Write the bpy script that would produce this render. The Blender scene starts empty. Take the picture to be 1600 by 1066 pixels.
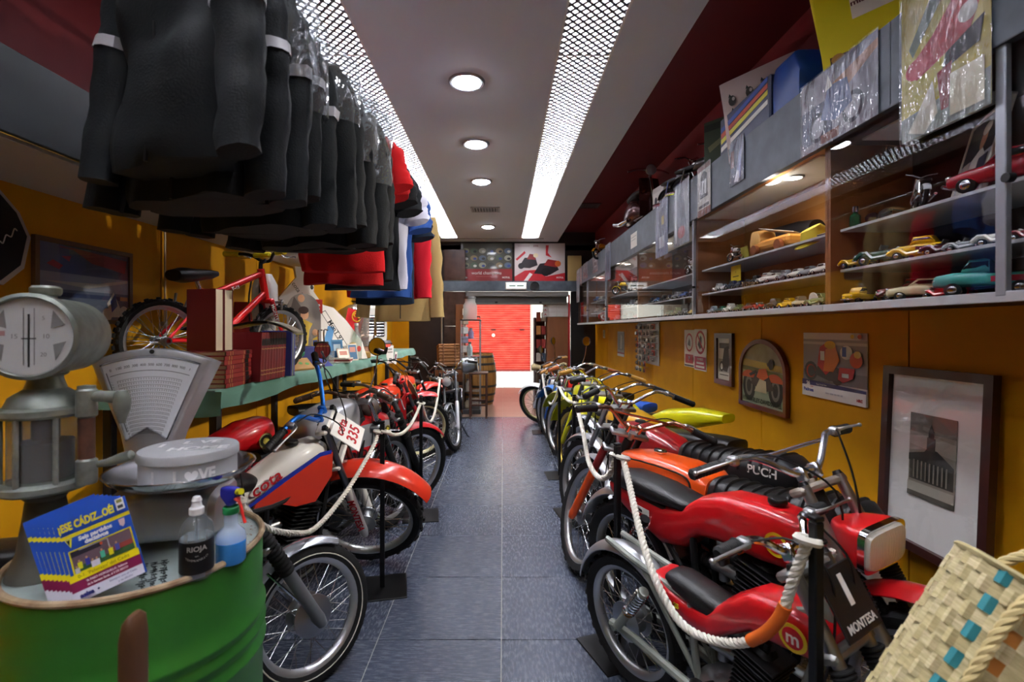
import bpy, math, random
from mathutils import Vector as V, Matrix as MX, noise as NZ
from math import pi, sin, cos, radians as RAD, atan2, sqrt
SC = bpy.context.scene
C = SC.collection
rnd = random.Random(11)

# ---------------------------------------------------------------- camera, world, exposure
EYE = 1.45
FP = 767.0                                   # focal length in pixels of the 1600 px frame
cd = bpy.data.cameras.new('camera'); cam = bpy.data.objects.new('camera', cd); C.objects.link(cam)
cam.location = (0, 0, EYE); cam.rotation_euler = (pi/2, 0, 0)
cd.sensor_width = 36; cd.lens = FP/1600*36; cd.shift_x = 14/1600; cd.shift_y = -19/1600
cd.clip_start = .05
cd.dof.use_dof = True; cd.dof.focus_distance = 3.3; cd.dof.aperture_fstop = 3.2
SC.camera = cam
wd = bpy.data.worlds.new('world'); SC.world = wd; wd.use_nodes = True
bg = wd.node_tree.nodes['Background']; bg.inputs[0].default_value = (.86, .93, 1, 1); bg.inputs[1].default_value = 2.1
vs = SC.view_settings
vs.view_transform = 'Standard'; vs.look = 'None'; vs.gamma = 1; vs.use_curve_mapping = False; vs.exposure = 0.85
STRIP_E, DOWN_E, CAB_E = 38.0, 40.0, 60.0

SPOT_W = 120.0
def at(px, py, y):                           # world point seen at a pixel of the photograph, at depth y
    return V(((px-786)*y/FP, y, EYE-(py-514)*y/FP))

# ---------------------------------------------------------------- materials
def lin(h):
    h = h.lstrip('#'); r = [int(h[i:i+2], 16)/255 for i in (0, 2, 4)]
    return tuple(c/12.92 if c <= .04045 else ((c+.055)/1.055)**2.4 for c in r)+(1,)
_mats = {}
def mat(h, rough=.5, metal=0., noise=None, bump=None, emit=0, alpha=1, trans=0, coat=0, sheen=0, spec=.5, stretch=None, rvar=0, ior=1.45):
    """noise=(scale, second colour, amount); bump=(scale, strength); stretch=(x,y,z) scaling of the noise coordinates"""
    key = (h, rough, metal, noise, bump, emit, alpha, trans, coat, sheen, spec, stretch, rvar)
    if key in _mats: return _mats[key]
    m = bpy.data.materials.new('mat_'+h.strip('#')); m.use_nodes = True; nt = m.node_tree; b = nt.nodes['Principled BSDF']
    I = b.inputs
    I['Base Color'].default_value = lin(h); I['Roughness'].default_value = rough; I['Metallic'].default_value = metal
    I['Specular IOR Level'].default_value = spec; I['IOR'].default_value = ior
    if coat: I['Coat Weight'].default_value = coat; I['Coat Roughness'].default_value = .06
    if sheen: I['Sheen Weight'].default_value = sheen; I['Sheen Roughness'].default_value = .6
    if trans: I['Transmission Weight'].default_value = trans
    if alpha < 1: I['Alpha'].default_value = alpha
    if emit: I['Emission Color'].default_value = lin(h); I['Emission Strength'].default_value = emit
    if noise or bump or rvar:
        tc = nt.nodes.new('ShaderNodeTexCoord'); mp = nt.nodes.new('ShaderNodeMapping')
        nt.links.new(tc.outputs['Object'], mp.inputs[0])
        if stretch: mp.inputs['Scale'].default_value = stretch
    if noise:
        n = nt.nodes.new('ShaderNodeTexNoise'); n.inputs['Scale'].default_value = noise[0]; n.inputs['Detail'].default_value = 5
        nt.links.new(mp.outputs[0], n.inputs['Vector'])
        r = nt.nodes.new('ShaderNodeValToRGB'); r.color_ramp.elements[0].position = .5-.5*noise[2]*.5-.1; r.color_ramp.elements[1].position = .5+.35*(1.2-noise[2])
        r.color_ramp.elements[0].color = lin(noise[1]); r.color_ramp.elements[1].color = lin(h)
        nt.links.new(n.outputs['Fac'], r.inputs[0]); nt.links.new(r.outputs[0], I['Base Color'])
        if rvar:
            q = nt.nodes.new('ShaderNodeMath'); q.operation = 'MULTIPLY_ADD'; q.inputs[1].default_value = rvar; q.inputs[2].default_value = rough-rvar/2
            nt.links.new(n.outputs['Fac'], q.inputs[0]); nt.links.new(q.outputs[0], I['Roughness'])
    if bump:
        n2 = nt.nodes.new('ShaderNodeTexNoise'); n2.inputs['Scale'].default_value = bump[0]; n2.inputs['Detail'].default_value = 4
        nt.links.new(mp.outputs[0], n2.inputs['Vector'])
        bp = nt.nodes.new('ShaderNodeBump'); bp.inputs['Strength'].default_value = bump[1]; bp.inputs['Distance'].default_value = .01
        nt.links.new(n2.outputs['Fac'], bp.inputs['Height']); nt.links.new(bp.outputs[0], I['Normal'])
    _mats[key] = m
    return m
def glass(tint='#ffffff', alpha=.12, rough=.03, bump=None):
    return mat(tint, rough=rough, alpha=alpha, bump=bump, spec=.6)
def pane_mat(tint='#ffffff', rough=.0, haze=0., bump=None, refl=.04):
    key = ('pane', tint, rough, haze, bump, refl)
    if key in _mats: return _mats[key]
    m = bpy.data.materials.new('pane'); m.use_nodes = True; nt = m.node_tree; N = nt.nodes.new; L = nt.links.new; nt.nodes.clear()
    o = N('ShaderNodeOutputMaterial'); t = N('ShaderNodeBsdfTransparent'); t.inputs[0].default_value = lin(tint); gl = N('ShaderNodeBsdfGlossy'); gl.inputs['Roughness'].default_value = rough
    fr = N('ShaderNodeLayerWeight'); fr.inputs[0].default_value = .5; pw = N('ShaderNodeMath'); pw.operation = 'POWER'; pw.inputs[1].default_value = 5; L(fr.outputs['Facing'], pw.inputs[0]); ma = N('ShaderNodeMath'); ma.operation = 'MULTIPLY_ADD'; ma.inputs[1].default_value = .90; ma.inputs[2].default_value = refl; L(pw.outputs[0], ma.inputs[0]); mx = N('ShaderNodeMixShader'); L(ma.outputs[0], mx.inputs[0]); L(t.outputs[0], mx.inputs[1]); L(gl.outputs[0], mx.inputs[2]); last = mx
    if bump:
        n = N('ShaderNodeTexNoise'); n.inputs['Scale'].default_value = bump[0]; n.inputs['Detail'].default_value = 3; tc = N('ShaderNodeTexCoord'); mp = N('ShaderNodeMapping'); mp.inputs['Scale'].default_value = bump[2] if len(bump) > 2 else (1, 1, 1)
        L(tc.outputs['Object'], mp.inputs[0]); L(mp.outputs[0], n.inputs['Vector']); b = N('ShaderNodeBump'); b.inputs['Strength'].default_value = bump[1]; b.inputs['Distance'].default_value = .02; L(n.outputs['Fac'], b.inputs['Height']); L(b.outputs[0], gl.inputs['Normal']); L(b.outputs[0], fr.inputs['Normal'])
    if haze:
        d = N('ShaderNodeBsdfDiffuse'); d.inputs[0].default_value = lin('#dfe3e6'); m2 = N('ShaderNodeMixShader'); m2.inputs[0].default_value = haze; L(mx.outputs[0], m2.inputs[1]); L(d.outputs[0], m2.inputs[2]); last = m2
    L(last.outputs[0], o.inputs[0]); _mats[key] = m; return m
def paint(h): return mat(h, rough=.28, coat=.6)
def cloth(h, sc=300): return mat(h, rough=.9, sheen=.15, bump=(sc, .15))
CHROME = mat('#d9dbe0', .12, 1.0); ALU = mat('#a9abad', .38, 1.0, bump=(120, .06)); STEEL = mat('#77797b', .35, 1.0)
BLACKP = mat('#0c0c0d', .45); RUBBER = mat('#0d0d0e', .8, bump=(200, .15)); GRIP = mat('#131314', .65)
BLACKM = mat('#1a1b1c', .5, .3); DARKM = mat('#2b2c2e', .5, .6, noise=(30, '#1c1c1d', .6)); WHITEP = mat('#e6e4de', .4)
WHITEPAINT = paint('#e9e7e0'); WOOD = mat('#7a4a26', .5, noise=(6, '#573216', .8), stretch=(1, 1, 9)); VINYL = mat('#141416', .4, bump=(160, .12))
PAPER = mat('#e8e5dc', .8); FRAMEG = mat('#8c9189', .5, .3)

# ---------------------------------------------------------------- mesh builder
def spl(pts, k=6, closed=False):             # Catmull-Rom
    P = [V(p) for p in pts]; n = len(P); out = []
    rng = range(n if closed else n-1)
    for i in rng:
        p0 = P[i-1] if (i > 0 or closed) else P[0]*2-P[1]
        p1 = P[i]; p2 = P[(i+1) % n]
        p3 = P[(i+2) % n] if (i+2 < n or closed) else P[-1]*2-P[-2]
        for j in range(k):
            t = j/k
            out.append(.5*((2*p1)+(p2-p0)*t+(2*p0-5*p1+4*p2-p3)*t*t+(3*p1-p0-3*p2+p3)*t**3))
    if not closed: out.append(P[-1].copy())
    return out
def rotm(rot): 
    return MX.Rotation(rot[2], 4, 'Z') @ MX.Rotation(rot[1], 4, 'Y') @ MX.Rotation(rot[0], 4, 'X')
def zalign(d, up=None):                      # rotation taking +z to d
    return V(d).to_track_quat('Z', 'Y').to_matrix().to_4x4()
class MB:
    def __init__(s, m=None):
        s.v = []; s.f = []; s.mi = []; s.sm = []; s.mats = []; s.T = MX.Identity(4); s.cur = 0
        if m: s.use(m)
    def use(s, m):
        if m not in s.mats: s.mats.append(m)
        s.cur = s.mats.index(m); return s
    def add(s, vs, fs, smooth=True):
        o = len(s.v); T = s.T
        s.v.extend(T @ V(p) for p in vs)
        for f in fs: s.f.append(tuple(i+o for i in f)); s.mi.append(s.cur); s.sm.append(smooth)
    def box(s, c, d, bev=0, rot=None, smooth=False):
        hx, hy, hz = (k/2 for k in d); b = min(bev, hx*.98, hy*.98, hz*.98)
        R = (rotm(rot) if rot else MX.Identity(4)); c = V(c)
        if b <= 0:
            vs = [V((x, y, z)) for x in (-hx, hx) for y in (-hy, hy) for z in (-hz, hz)]
            fs = [(0, 1, 3, 2), (4, 6, 7, 5), (0, 4, 5, 1), (2, 3, 7, 6), (0, 2, 6, 4), (1, 5, 7, 3)]
        else:
            vs = []; ix = {}
            for sx in (-1, 1):
                for sy in (-1, 1):
                    for sz in (-1, 1):
                        for a in range(3):
                            e = [hx-b, hy-b, hz-b]; e[a] += b
                            ix[sx, sy, sz, a] = len(vs); vs.append(V((sx*e[0], sy*e[1], sz*e[2])))
            fs = []; S = (-1, 1)
            for g in S:
                fs.append(tuple(ix[g, y, z, 0] for y, z in ((-1, -1), (1, -1), (1, 1), (-1, 1))))
                fs.append(tuple(ix[x, g, z, 1] for x, z in ((-1, -1), (1, -1), (1, 1), (-1, 1))))
                fs.append(tuple(ix[x, y, g, 2] for x, y in ((-1, -1), (1, -1), (1, 1), (-1, 1))))
            for p in S:
                for q in S:
                    fs.append((ix[-1, p, q, 1], ix[1, p, q, 1], ix[1, p, q, 2], ix[-1, p, q, 2]))
                    fs.append((ix[p, -1, q, 0], ix[p, 1, q, 0], ix[p, 1, q, 2], ix[p, -1, q, 2]))
                    fs.append((ix[p, q, -1, 0], ix[p, q, 1, 0], ix[p, q, 1, 1], ix[p, q, -1, 1]))
                    for r in S: fs.append((ix[p, q, r, 0], ix[p, q, r, 1], ix[p, q, r, 2]))
            # orient outwards
            o2 = []
            for f in fs:
                n = (vs[f[1]]-vs[f[0]]).cross(vs[f[2]]-vs[f[0]]); m_ = sum((vs[i] for i in f), V())
                o2.append(f if n.dot(m_) > 0 else f[::-1])
            fs = o2
        s.add([R @ p + c for p in vs], fs, smooth)
        return s
    def ringloft(s, rings, cap0=True, cap1=True, closed=True, smooth=True, loop=False):
        n = len(rings[0]); vs = [p for r in rings for p in r]; fs = []
        nr = len(rings)
        for i in range(nr if loop else nr-1):
            a, b = i*n, ((i+1) % nr)*n
            for j in range(n if closed else n-1):
                k = (j+1) % n
                fs.append((a+j, a+k, b+k, b+j))
        if not loop and closed:
            if cap0: fs.append(tuple(range(n))[::-1])
            if cap1: fs.append(tuple(range((nr-1)*n, nr*n)))
        s.add(vs, fs, smooth); return s
    def tube(s, pts, r, n=8, closed=False, k=0, caps=True, flat=1):
        P = spl(pts, k, closed) if k else [V(p) for p in pts]
        m = len(P); rings = []; N = None
        for i in range(m):
            t = (P[(i+1) % m]-P[i-1]) if (closed or 0 < i < m-1) else (P[1]-P[0] if i == 0 else P[-1]-P[-2])
            t = t.normalized() if t.length > 1e-9 else V((0, 0, 1))
            if N is None:
                N = t.cross(V((0, 0, 1)));  N = N if N.length > .05 else t.cross(V((0, 1, 0)))
            N = (N-t*N.dot(t)).normalized(); B = t.cross(N)
            q = r if not isinstance(r, (list, tuple)) else (r[0]+(r[-1]-r[0])*i/(m-1) if len(r) == 2 else r[min(i, len(r)-1)])
            rings.append([P[i]+(N*cos(2*pi*j/n)+B*sin(2*pi*j/n)*flat)*q for j in range(n)])
        s.ringloft([g[::-1] for g in rings], caps, caps, loop=closed); return s
    def cyl(s, p0, p1, r0, r1=None, n=12, caps=True):
        return s.tube([p0, p1], (r0, r0 if r1 is None else r1), n, caps=caps)
    def lathe(s, prof, n=24, M=None, smooth=True, a0=0, a1=2*pi):
        M = M or MX.Identity(4); full = abs(a1-a0-2*pi) < 1e-6; m = n if full else n+1
        rings = []
        for (r, z) in prof:
            rings.append([M @ V((max(r, 1e-5)*cos(a0+(a1-a0)*j/n), max(r, 1e-5)*sin(a0+(a1-a0)*j/n), z)) for j in range(m)])
        s.ringloft(rings, False, False, closed=full, smooth=smooth); return s
    def sphere(s, c, r, n=14, sc=(1, 1, 1), M=None):
        M = M or MX.Identity(4); k = max(5, n//2)
        return s.lathe([(r*sin(pi*i/k), -r*cos(pi*i/k)) for i in range(k+1)], n, MX.Translation(c) @ M @ MX.Diagonal((*sc, 1)))
    def torus(s, c, R, r, axis=(0, 1, 0), n=32, k=8, M=None):
        A = MX.Translation(c) @ zalign(axis)
        rings = [[A @ V(((R+r*cos(2*pi*j/k))*cos(2*pi*i/n), (R+r*cos(2*pi*j/k))*sin(2*pi*i/n), r*sin(2*pi*j/k))) for j in range(k)] for i in range(n)]
        s.ringloft(rings, loop=True); return s
    def prism(s, poly, h, M=None, smooth=False):      # polygon in xy, thickness h along +z
        M = M or MX.Identity(4); n = len(poly)
        ar = sum(poly[i][0]*poly[(i+1) % n][1]-poly[(i+1) % n][0]*poly[i][1] for i in range(n))
        if ar < 0: poly = poly[::-1]
        vs = [M @ V((x, y, 0)) for x, y in poly]+[M @ V((x, y, h)) for x, y in poly]
        fs = [tuple(range(n))[::-1], tuple(range(n, 2*n))]+[(i, (i+1) % n, n+(i+1) % n, n+i) for i in range(n)]
        s.add(vs, fs, smooth); return s
    def superloft(s, secs, n=18, e=2.6, cap=True, M=None, cy=0):   # sections (x, halfwidth, z0, z1[, e]) along x
        M = M or MX.Identity(4); rings = []
        for q in secs:
            x, hw, z0, z1 = q[:4]; ee = q[4] if len(q) > 4 else e
            r = []
            for j in range(n):
                a = 2*pi*j/n; ca, sa = cos(a), sin(a)
                r.append(M @ V((x, cy+hw*math.copysign(abs(ca)**(2/ee), ca), (z0+z1)/2+(z1-z0)/2*math.copysign(abs(sa)**(2/ee), sa))))
            rings.append(r)
        if secs[0][0] > secs[-1][0]: rings = rings[::-1]
        s.ringloft(rings, cap, cap); return s
    def grid(s, fn, nu, nv, thick=0, smooth=True):
        vs = [V(fn(i/nu, j/nv)) for i in range(nu+1) for j in range(nv+1)]; w = nv+1
        s.add(vs, [(i*w+j, (i+1)*w+j, (i+1)*w+j+1, i*w+j+1) for i in range(nu) for j in range(nv)], smooth); return s
    def text(s, txt, size, M, ext=.0006, align='CENTER', bold=0, shear=0, sx=1, fn=None):
        cu = bpy.data.curves.new('t', 'FONT'); cu.body = txt; cu.size = size; cu.align_x = align; cu.align_y = 'CENTER'
        cu.extrude = ext; cu.resolution_u = 3; cu.offset = bold; cu.shear = shear
        ob = bpy.data.objects.new('t', cu); C.objects.link(ob)
        me = ob.to_mesh(depsgraph=None) if False else None
        dg = bpy.context.evaluated_depsgraph_get(); dg.update()
        me = bpy.data.meshes.new_from_object(ob.evaluated_get(dg))
        vs = [V((v.co.x*sx, v.co.y, v.co.z)) for v in me.vertices]
        if fn: vs = [V(fn(v)) for v in vs]
        s.add([M @ v for v in vs], [tuple(p.vertices) for p in me.polygons], False)
        bpy.data.meshes.remove(me); bpy.data.objects.remove(ob); bpy.data.curves.remove(cu); return s
    def mesh(s, name, sharp=38):
        me = bpy.data.meshes.new(name); me.from_pydata(s.v, [], s.f)
        for m in s.mats: me.materials.append(m)
        me.polygons.foreach_set('material_index', s.mi); me.polygons.foreach_set('use_smooth', s.sm)
        me.update()
        if any(s.sm): me.set_sharp_from_angle(angle=RAD(sharp))
        return me
    def build(s, name, parent=None, M=None, sharp=38, **kw):
        return link(name, s.mesh(name, sharp), parent, M, **kw)
def link(name, me, parent=None, M=None, label=None, cat=None, group=None, kind=None, loc=None):
    o = bpy.data.objects.new(name, me); C.objects.link(o)
    if parent: o.parent = parent
    if M is not None: o.matrix_local = M
    if loc is not None: o.location = loc
    return tag(o, label, cat, group, kind)
def tag(o, label=None, cat=None, group=None, kind=None):
    if label: o['label'] = label
    if cat: o['category'] = cat
    if group: o['group'] = group
    if kind: o['kind'] = kind
    return o
def thing(name, label, cat, loc=(0, 0, 0), rz=0, group=None, M=None):
    o = bpy.data.objects.new(name, None); C.objects.link(o); o.empty_display_size = .05
    if M is not None: o.matrix_local = M
    else: o.location = loc; o.rotation_euler = (0, 0, rz)
    return tag(o, label, cat, group)
KIDS = {}
def dup(o, M=None, parent=None, **kw):
    c = o.copy(); C.objects.link(c); c.parent = parent
    if M is not None: c.matrix_local = M
    for ch in o.children: dup(ch, parent=c)
    tag(c, **kw); return c
def struct(o, ): o['kind'] = 'structure'; return o
def T(*a): return MX.Translation(a)
def RX(a): return MX.Rotation(RAD(a), 4, 'X')
def RY(a): return MX.Rotation(RAD(a), 4, 'Y')
def RZ(a): return MX.Rotation(RAD(a), 4, 'Z')
def ellip(cx, cy, rx, ry, n=16, a0=0, a1=360):
    full = a1-a0 >= 360; m = n if full else n+1
    return [(cx+rx*cos(RAD(a0+(a1-a0)*i/n)), cy+ry*sin(RAD(a0+(a1-a0)*i/n))) for i in range(m)]
def picture(w, h, layers, M, base='#dddddd', th=.002, rough=.5, mb=None, coat=0):
    """flat print: card w x h in local xz plane facing -y; layers (colour, polygon in 0..1) or (colour,'text',u,v,size,string)"""
    mb = mb or MB(); mb.use(mat(base, rough, coat=coat)); mb.T = M
    mb.box((0, 0, 0), (w, th, h)); z = th/2
    for L in layers:
        z += .00035; mb.use(mat(L[0], rough, coat=coat))
        if L[1] == 'text':
            mb.text(L[5], L[4]*h, T((L[2]-.5)*w, -z, (L[3]-.5)*h) @ RX(90) , ext=.0001, bold=L[6] if len(L) > 6 else 0, sx=L[7] if len(L) > 7 else 1)
        else:
            mb.prism([((u-.5)*w, (v-.5)*h) for u, v in L[1]], .0003, T(0, -z+.0003, 0) @ RX(90))
    mb.T = MX.Identity(4)
    return mb
def R4(a, b, c, d): return [(a, b), (c, b), (c, d), (a, d)]
# ---------------------------------------------------------------- the setting
XL, XR, YF, YB, ZC, ZT = -2.12, 1.77, 9.4, -1.2, 3.117, 3.30
ORANGE = mat('#d69a08', .68, spec=.25, noise=(3, '#c28508', .5), bump=(60, .04))
ORANGED = mat('#5a3a0c', .8); DKRED = mat('#6a181d', .6, bump=(50, .04)); SLATE = mat('#59626b', .45, noise=(9, '#434b53', .7))
CEILW = mat('#d2d6da', .8, bump=(90, .03)); MARB = mat('#4a342c', .22, noise=(7, '#2a1c18', .8)); DKBROWN = mat('#2c1b16', .5, noise=(5, '#1d110d', .7))
TILE = 0.577
def tile_mat(name, c1, c2, rough):
    m = bpy.data.materials.new(name); m.use_nodes = True; nt = m.node_tree; b = nt.nodes['Principled BSDF']; N = nt.nodes.new; L = nt.links.new
    tc = N('ShaderNodeTexCoord'); oi = N('ShaderNodeObjectInfo'); mp = N('ShaderNodeMapping')
    L(tc.outputs['Object'], mp.inputs[0])
    cx = N('ShaderNodeCombineXYZ'); L(oi.outputs['Random'], cx.inputs[2])
    ml = N('ShaderNodeMath'); ml.operation = 'MULTIPLY'; ml.inputs[1].default_value = 40; L(oi.outputs['Random'], ml.inputs[0])
    cx2 = N('ShaderNodeCombineXYZ'); L(ml.outputs[0], cx2.inputs[0]); L(ml.outputs[0], cx2.inputs[1]); L(cx2.outputs[0], mp.inputs['Location'])
    # grain runs along x or y depending on the tile
    gt = N('ShaderNodeMath'); gt.operation = 'GREATER_THAN'; gt.inputs[1].default_value = .5; L(oi.outputs['Random'], gt.inputs[0])
    sc = N('ShaderNodeMix'); sc.data_type = 'VECTOR'; sc.inputs['A'].default_value = (10, 70, 30); sc.inputs['B'].default_value = (60, 14, 30)
    L(gt.outputs[0], sc.inputs['Factor']); L(sc.outputs['Result'] if 'Result' in sc.outputs else sc.outputs[1], mp.inputs['Scale'])
    n = N('ShaderNodeTexNoise'); n.inputs['Scale'].default_value = 1.6; n.inputs['Detail'].default_value = 8; n.inputs['Roughness'].default_value = .7; L(mp.outputs[0], n.inputs['Vector'])
    r = N('ShaderNodeValToRGB'); r.color_ramp.elements[0].position = .33; r.color_ramp.elements[1].position = .72
    r.color_ramp.elements[0].color = lin(c2); r.color_ramp.elements[1].color = lin(c1); L(n.outputs['Fac'], r.inputs[0]); L(r.outputs[0], b.inputs['Base Color'])
    q = N('ShaderNodeMath'); q.operation = 'MULTIPLY_ADD'; q.inputs[1].default_value = .25; q.inputs[2].default_value = rough-.12; L(n.outputs['Fac'], q.inputs[0]); L(q.outputs[0], b.inputs['Roughness'])
    bp = N('ShaderNodeBump'); bp.inputs['Strength'].default_value = .12; bp.inputs['Distance'].default_value = .004; L(n.outputs['Fac'], bp.inputs['Height']); L(bp.outputs[0], b.inputs['Normal'])
    return m
TM = tile_mat('slate_tile', '#646c7e', '#2e3442', .26); TB = tile_mat('brown_tile', '#9c7f6c', '#806350', .3)
fl = MB(mat('#b9b9b2', .7)).box(((XL+XR)/2, 4.5, -.056), (XR-XL+.3, 17, .1)).build('floor', kind='structure')
tme = MB(TM).box((0, 0, -.004), (TILE-.005, TILE-.005, .008), .0008).mesh('tile')
tmb = MB(TB).box((0, 0, -.004), (TILE-.003, TILE-.003, .008), .0008).mesh('tile')
y0 = 8.06
for j in range(-7, 16):
    yy = y0+TILE*(-j+.5) if j > 0 else y0+TILE*(-j+.5)
    if yy < YB or yy > 12.0: continue
    for i in range(-4, 4):
        cx = -.008+TILE*(i+.5)
        if cx > 2.1: continue
        link('tile', tmb if yy > y0 else tme, fl, loc=(cx, yy, 0))
MB(mat('#8f8f88', .6)).box((0, y0, .0005), (XR-XL, .02, .004)).build('threshold_strip', fl)

def wall_panels(name, x, sgn, y1s, zlo, zhi):
    w = MB(ORANGED).box((x+sgn*.06, (YB+YF)/2, ZT/2), (.1, YF-YB, ZT)).build(name, kind='structure')
    for a, b in zip(y1s[:-1], y1s[1:]):
        MB(ORANGE).box((x+sgn*.005, (a+b)/2, (zlo+zhi)/2), (.012, b-a-.007, zhi-zlo), .0015).build('panel', w)
    MB(DKRED).box((x+sgn*.004, (YB+YF)/2, (zhi+ZT)/2+.003), (.014, YF-YB, ZT-zhi-.006)).build('upper_panel', w, label='dark red upper wall strip')
    return w
wr = wall_panels('wall_right', XR, 1, [YB, -.24, .96, 2.14, 3.36, 4.57, 5.80, 7.03, 8.30, YF], .08, 2.30)
wl = wall_panels('wall_left', XL, -1, [YB, -.62, .60, 1.82, 3.04, 4.22, 5.43, 6.66, 7.88, YF], .08, 2.30)
MB(mat('#33271a', .6)).box((XR-.008, (YB+YF)/2, .04), (.014, YF-YB, .08)).build('baseboard_right', kind='structure')
MB(mat('#33271a', .6)).box((XL+.008, (YB+YF)/2, .04), (.014, YF-YB, .08)).build('baseboard_left', kind='structure')
MB(mat('#6a4a1c', .7)).box(((XL+XR)/2, YB-.05, ZT/2), (XR-XL+.3, .1, ZT)).build('wall_rear', kind='structure')
# far wall with the shop opening
fw = MB(DKBROWN)
fw.box((-1.62, YF+.1, 1.18), (1.0, .2, 2.36))
fw.box((1.55, YF+.1, 1.18), (.44, .2, 2.36)); fw.box(((XL+XR)/2, YF+.1, 2.83), (XR-XL, .2, .94))
fw = fw.build('wall_far', kind='structure')
for k, (za, zb) in enumerate(((.0, .62), (.625, 1.5), (1.505, 2.155), (2.365, 2.95))):
    MB(MARB).box((-.913, YF+.05, (za+zb)/2), (.40, .36, zb-za-.004), .003).build('marble_slab', fw)
MB(ORANGE).box((-1.96, YF-.006, 1.18), (.32, .012, 2.34)).build('orange_panel', fw)
MB(mat('#b2181f', .4)).box((1.262, YF-.01, 1.05), (.03, .05, 2.1)).build('red_strip', fw, label='narrow red edging strip')
MB(mat('#111112', .5)).box((1.42, YF-.02, 1.08), (.26, .03, 2.16)).build('black_panel', fw)
MB(mat('#c7c9c9', .4, .5)).cyl((-1.165, YF-.03, .02), (-1.165, YF-.03, 2.16), .016, n=8).build('conduit_pipe', fw)
bm = MB(SLATE).box((0, YF-.06, 2.262), (2.9, .12, .19), .003).build('trim_1', kind='structure')
# ceiling: dropped white soffit with two slots, red recess above
c = MB(CEILW); h = .14; zc = ZC+h/2
for a, b in ((-1.44, -1.143), (-.817, .326), (.662, 1.045)): c.box(((a+b)/2, (YB+9.0)/2, zc), (b-a, 9.0-YB, h))
c.box(((-1.44+1.045)/2, 9.2, zc), (2.485, .4, h))
c.build('ceiling', kind='structure')
MB(DKRED).box(((XL+XR)/2, (YB+YF)/2, ZT+.05), (XR-XL+.3, YF-YB, .1)).build('ceiling_recess', kind='structure')
MB(mat('#8d8a86', .6)).box((-.2, 9.05, ZC-.004), (1.9, .03, .012)).build('trim_2', kind='structure')

# ---------------------------------------------------------------- ceiling lights
LOUV = mat('#b4b5bb', .6); DIFF = mat('#fafaff', .5, emit=STRIP_E)
def strip_light(x0, x1, label):
    t = thing('louvre_light', label, 'ceiling light', ((x0+x1)/2, 4.2, ZC), group='perforated ceiling light strips')
    w = x1-x0; ya, yb = -5.0, 4.8  # strip runs on unseen behind the camera, lengthened to brighten the foreground
    MB(DIFF).box((0, (ya+yb)/2, .095), (w-.01, yb-ya, .01)).build('diffuser', t)
    g = MB(LOUV); p = .056; th = .015
    n = int((yb-ya+w)/p)
    for k in range(n):                                  # diagonal blades both ways, clipped to the slot
        for sg in (1, -1):
            c0 = ya-w/2+k*p
            u0, u1 = -w/2, w/2
            q0, q1 = c0-0 + (u0*sg+w/2), c0+(u1*sg+w/2)
            if min(q0, q1) < ya-.0 or max(q0, q1) > yb: continue
            a, b = V((u0, q0, .016)), V((u1, q1, .016)); d = b-a
            g.box((a+b)/2, (d.length, th, .022), rot=(0, 0, atan2(d.y, d.x)))
    g.build('louvre_grid', t, kind='stuff')
    f = MB(WHITEP)
    for x in (-w/2+.006, w/2-.006): f.box((x, (ya+yb)/2, .05), (.012, yb-ya, .1))
    f.box((0, yb-.006, .05), (w, .012, .1)); f.box((0, ya+.006, .05), (w, .012, .1))
    for yy in (-1.2, 1.2, 3.3): f.box((0, yy, .012), (w, .012, .016))
    f.build('housing', t)
strip_light(-1.143, -.817, 'long perforated white louvre light above the hanging jackets')
strip_light(.326, .662, 'long perforated white louvre light on the right, clear of the clothes')
LENS = mat('#f4f6ff', .4, emit=DOWN_E); RING = mat('#a9acb4', .3, .7)
proto = None
for k, (yy, s) in enumerate(((3.31, 'nearest'), (4.42, 'second'), (5.54, 'third'), (7.99, 'farthest'), (1.2, 'overhead'))):
    lab = {'nearest': 'largest round recessed ceiling lamp, nearest of the row', 'second': 'round recessed ceiling lamp, second from the front', 'third': 'round recessed ceiling lamp just before the air vent', 'farthest': 'smallest round recessed ceiling lamp beyond the air vent', 'overhead': 'round recessed ceiling lamp overhead, out of the frame'}[s]
    if not proto:
        proto = thing('downlight', lab, 'ceiling light', (-.245, yy, ZC), group='round recessed ceiling lamps')
        MB(RING).lathe([(.096, 0), (.098, -.012), (.112, -.014), (.123, -.004), (.124, 0)], 36).build('trim_ring', proto)
        MB(LENS).lathe([(0, -.034), (.04, -.032), (.07, -.025), (.09, -.014), (.097, 0)], 32).build('lens', proto)
    else:
        dup(proto, T(-.245, yy, ZC), label=lab)
def vent(name, lab, loc, w, d, ns, col, slatcol):
    t = thing(name, lab, 'air vent', loc)
    f = MB(mat(col, .5))
    for sx in (-1, 1): f.box((sx*(w/2-.012), 0, -.005), (.024, d, .012), .002)
    for sy in (-1, 1): f.box((0, sy*(d/2-.012), -.005), (w, .024, .012), .002)
    f.build('frame', t); MB(BLACKP).box((0, 0, -.001), (w-.03, d-.03, .002)).build('backing', t)
    me = MB(mat(slatcol, .5)).box((0, 0, 0), (.01, d-.05, .008), rot=(0, .6, 0)).mesh('slat')
    for k in range(ns): link('slat', me, t, T(-w/2+.04+(w-.08)*k/(ns-1), 0, -.006))
vent('ceiling_vent', 'grey air vent in the white ceiling between lamps', (-.245, 6.84, ZC-.002), .40, .27, 9, '#9d9a97', '#b9b6b2')
vent('ceiling_vent', 'dark red air vent in the red ceiling recess', (1.28, 7.35, ZT-.002), .34, .30, 9, '#45262a', '#3a2226')

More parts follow.
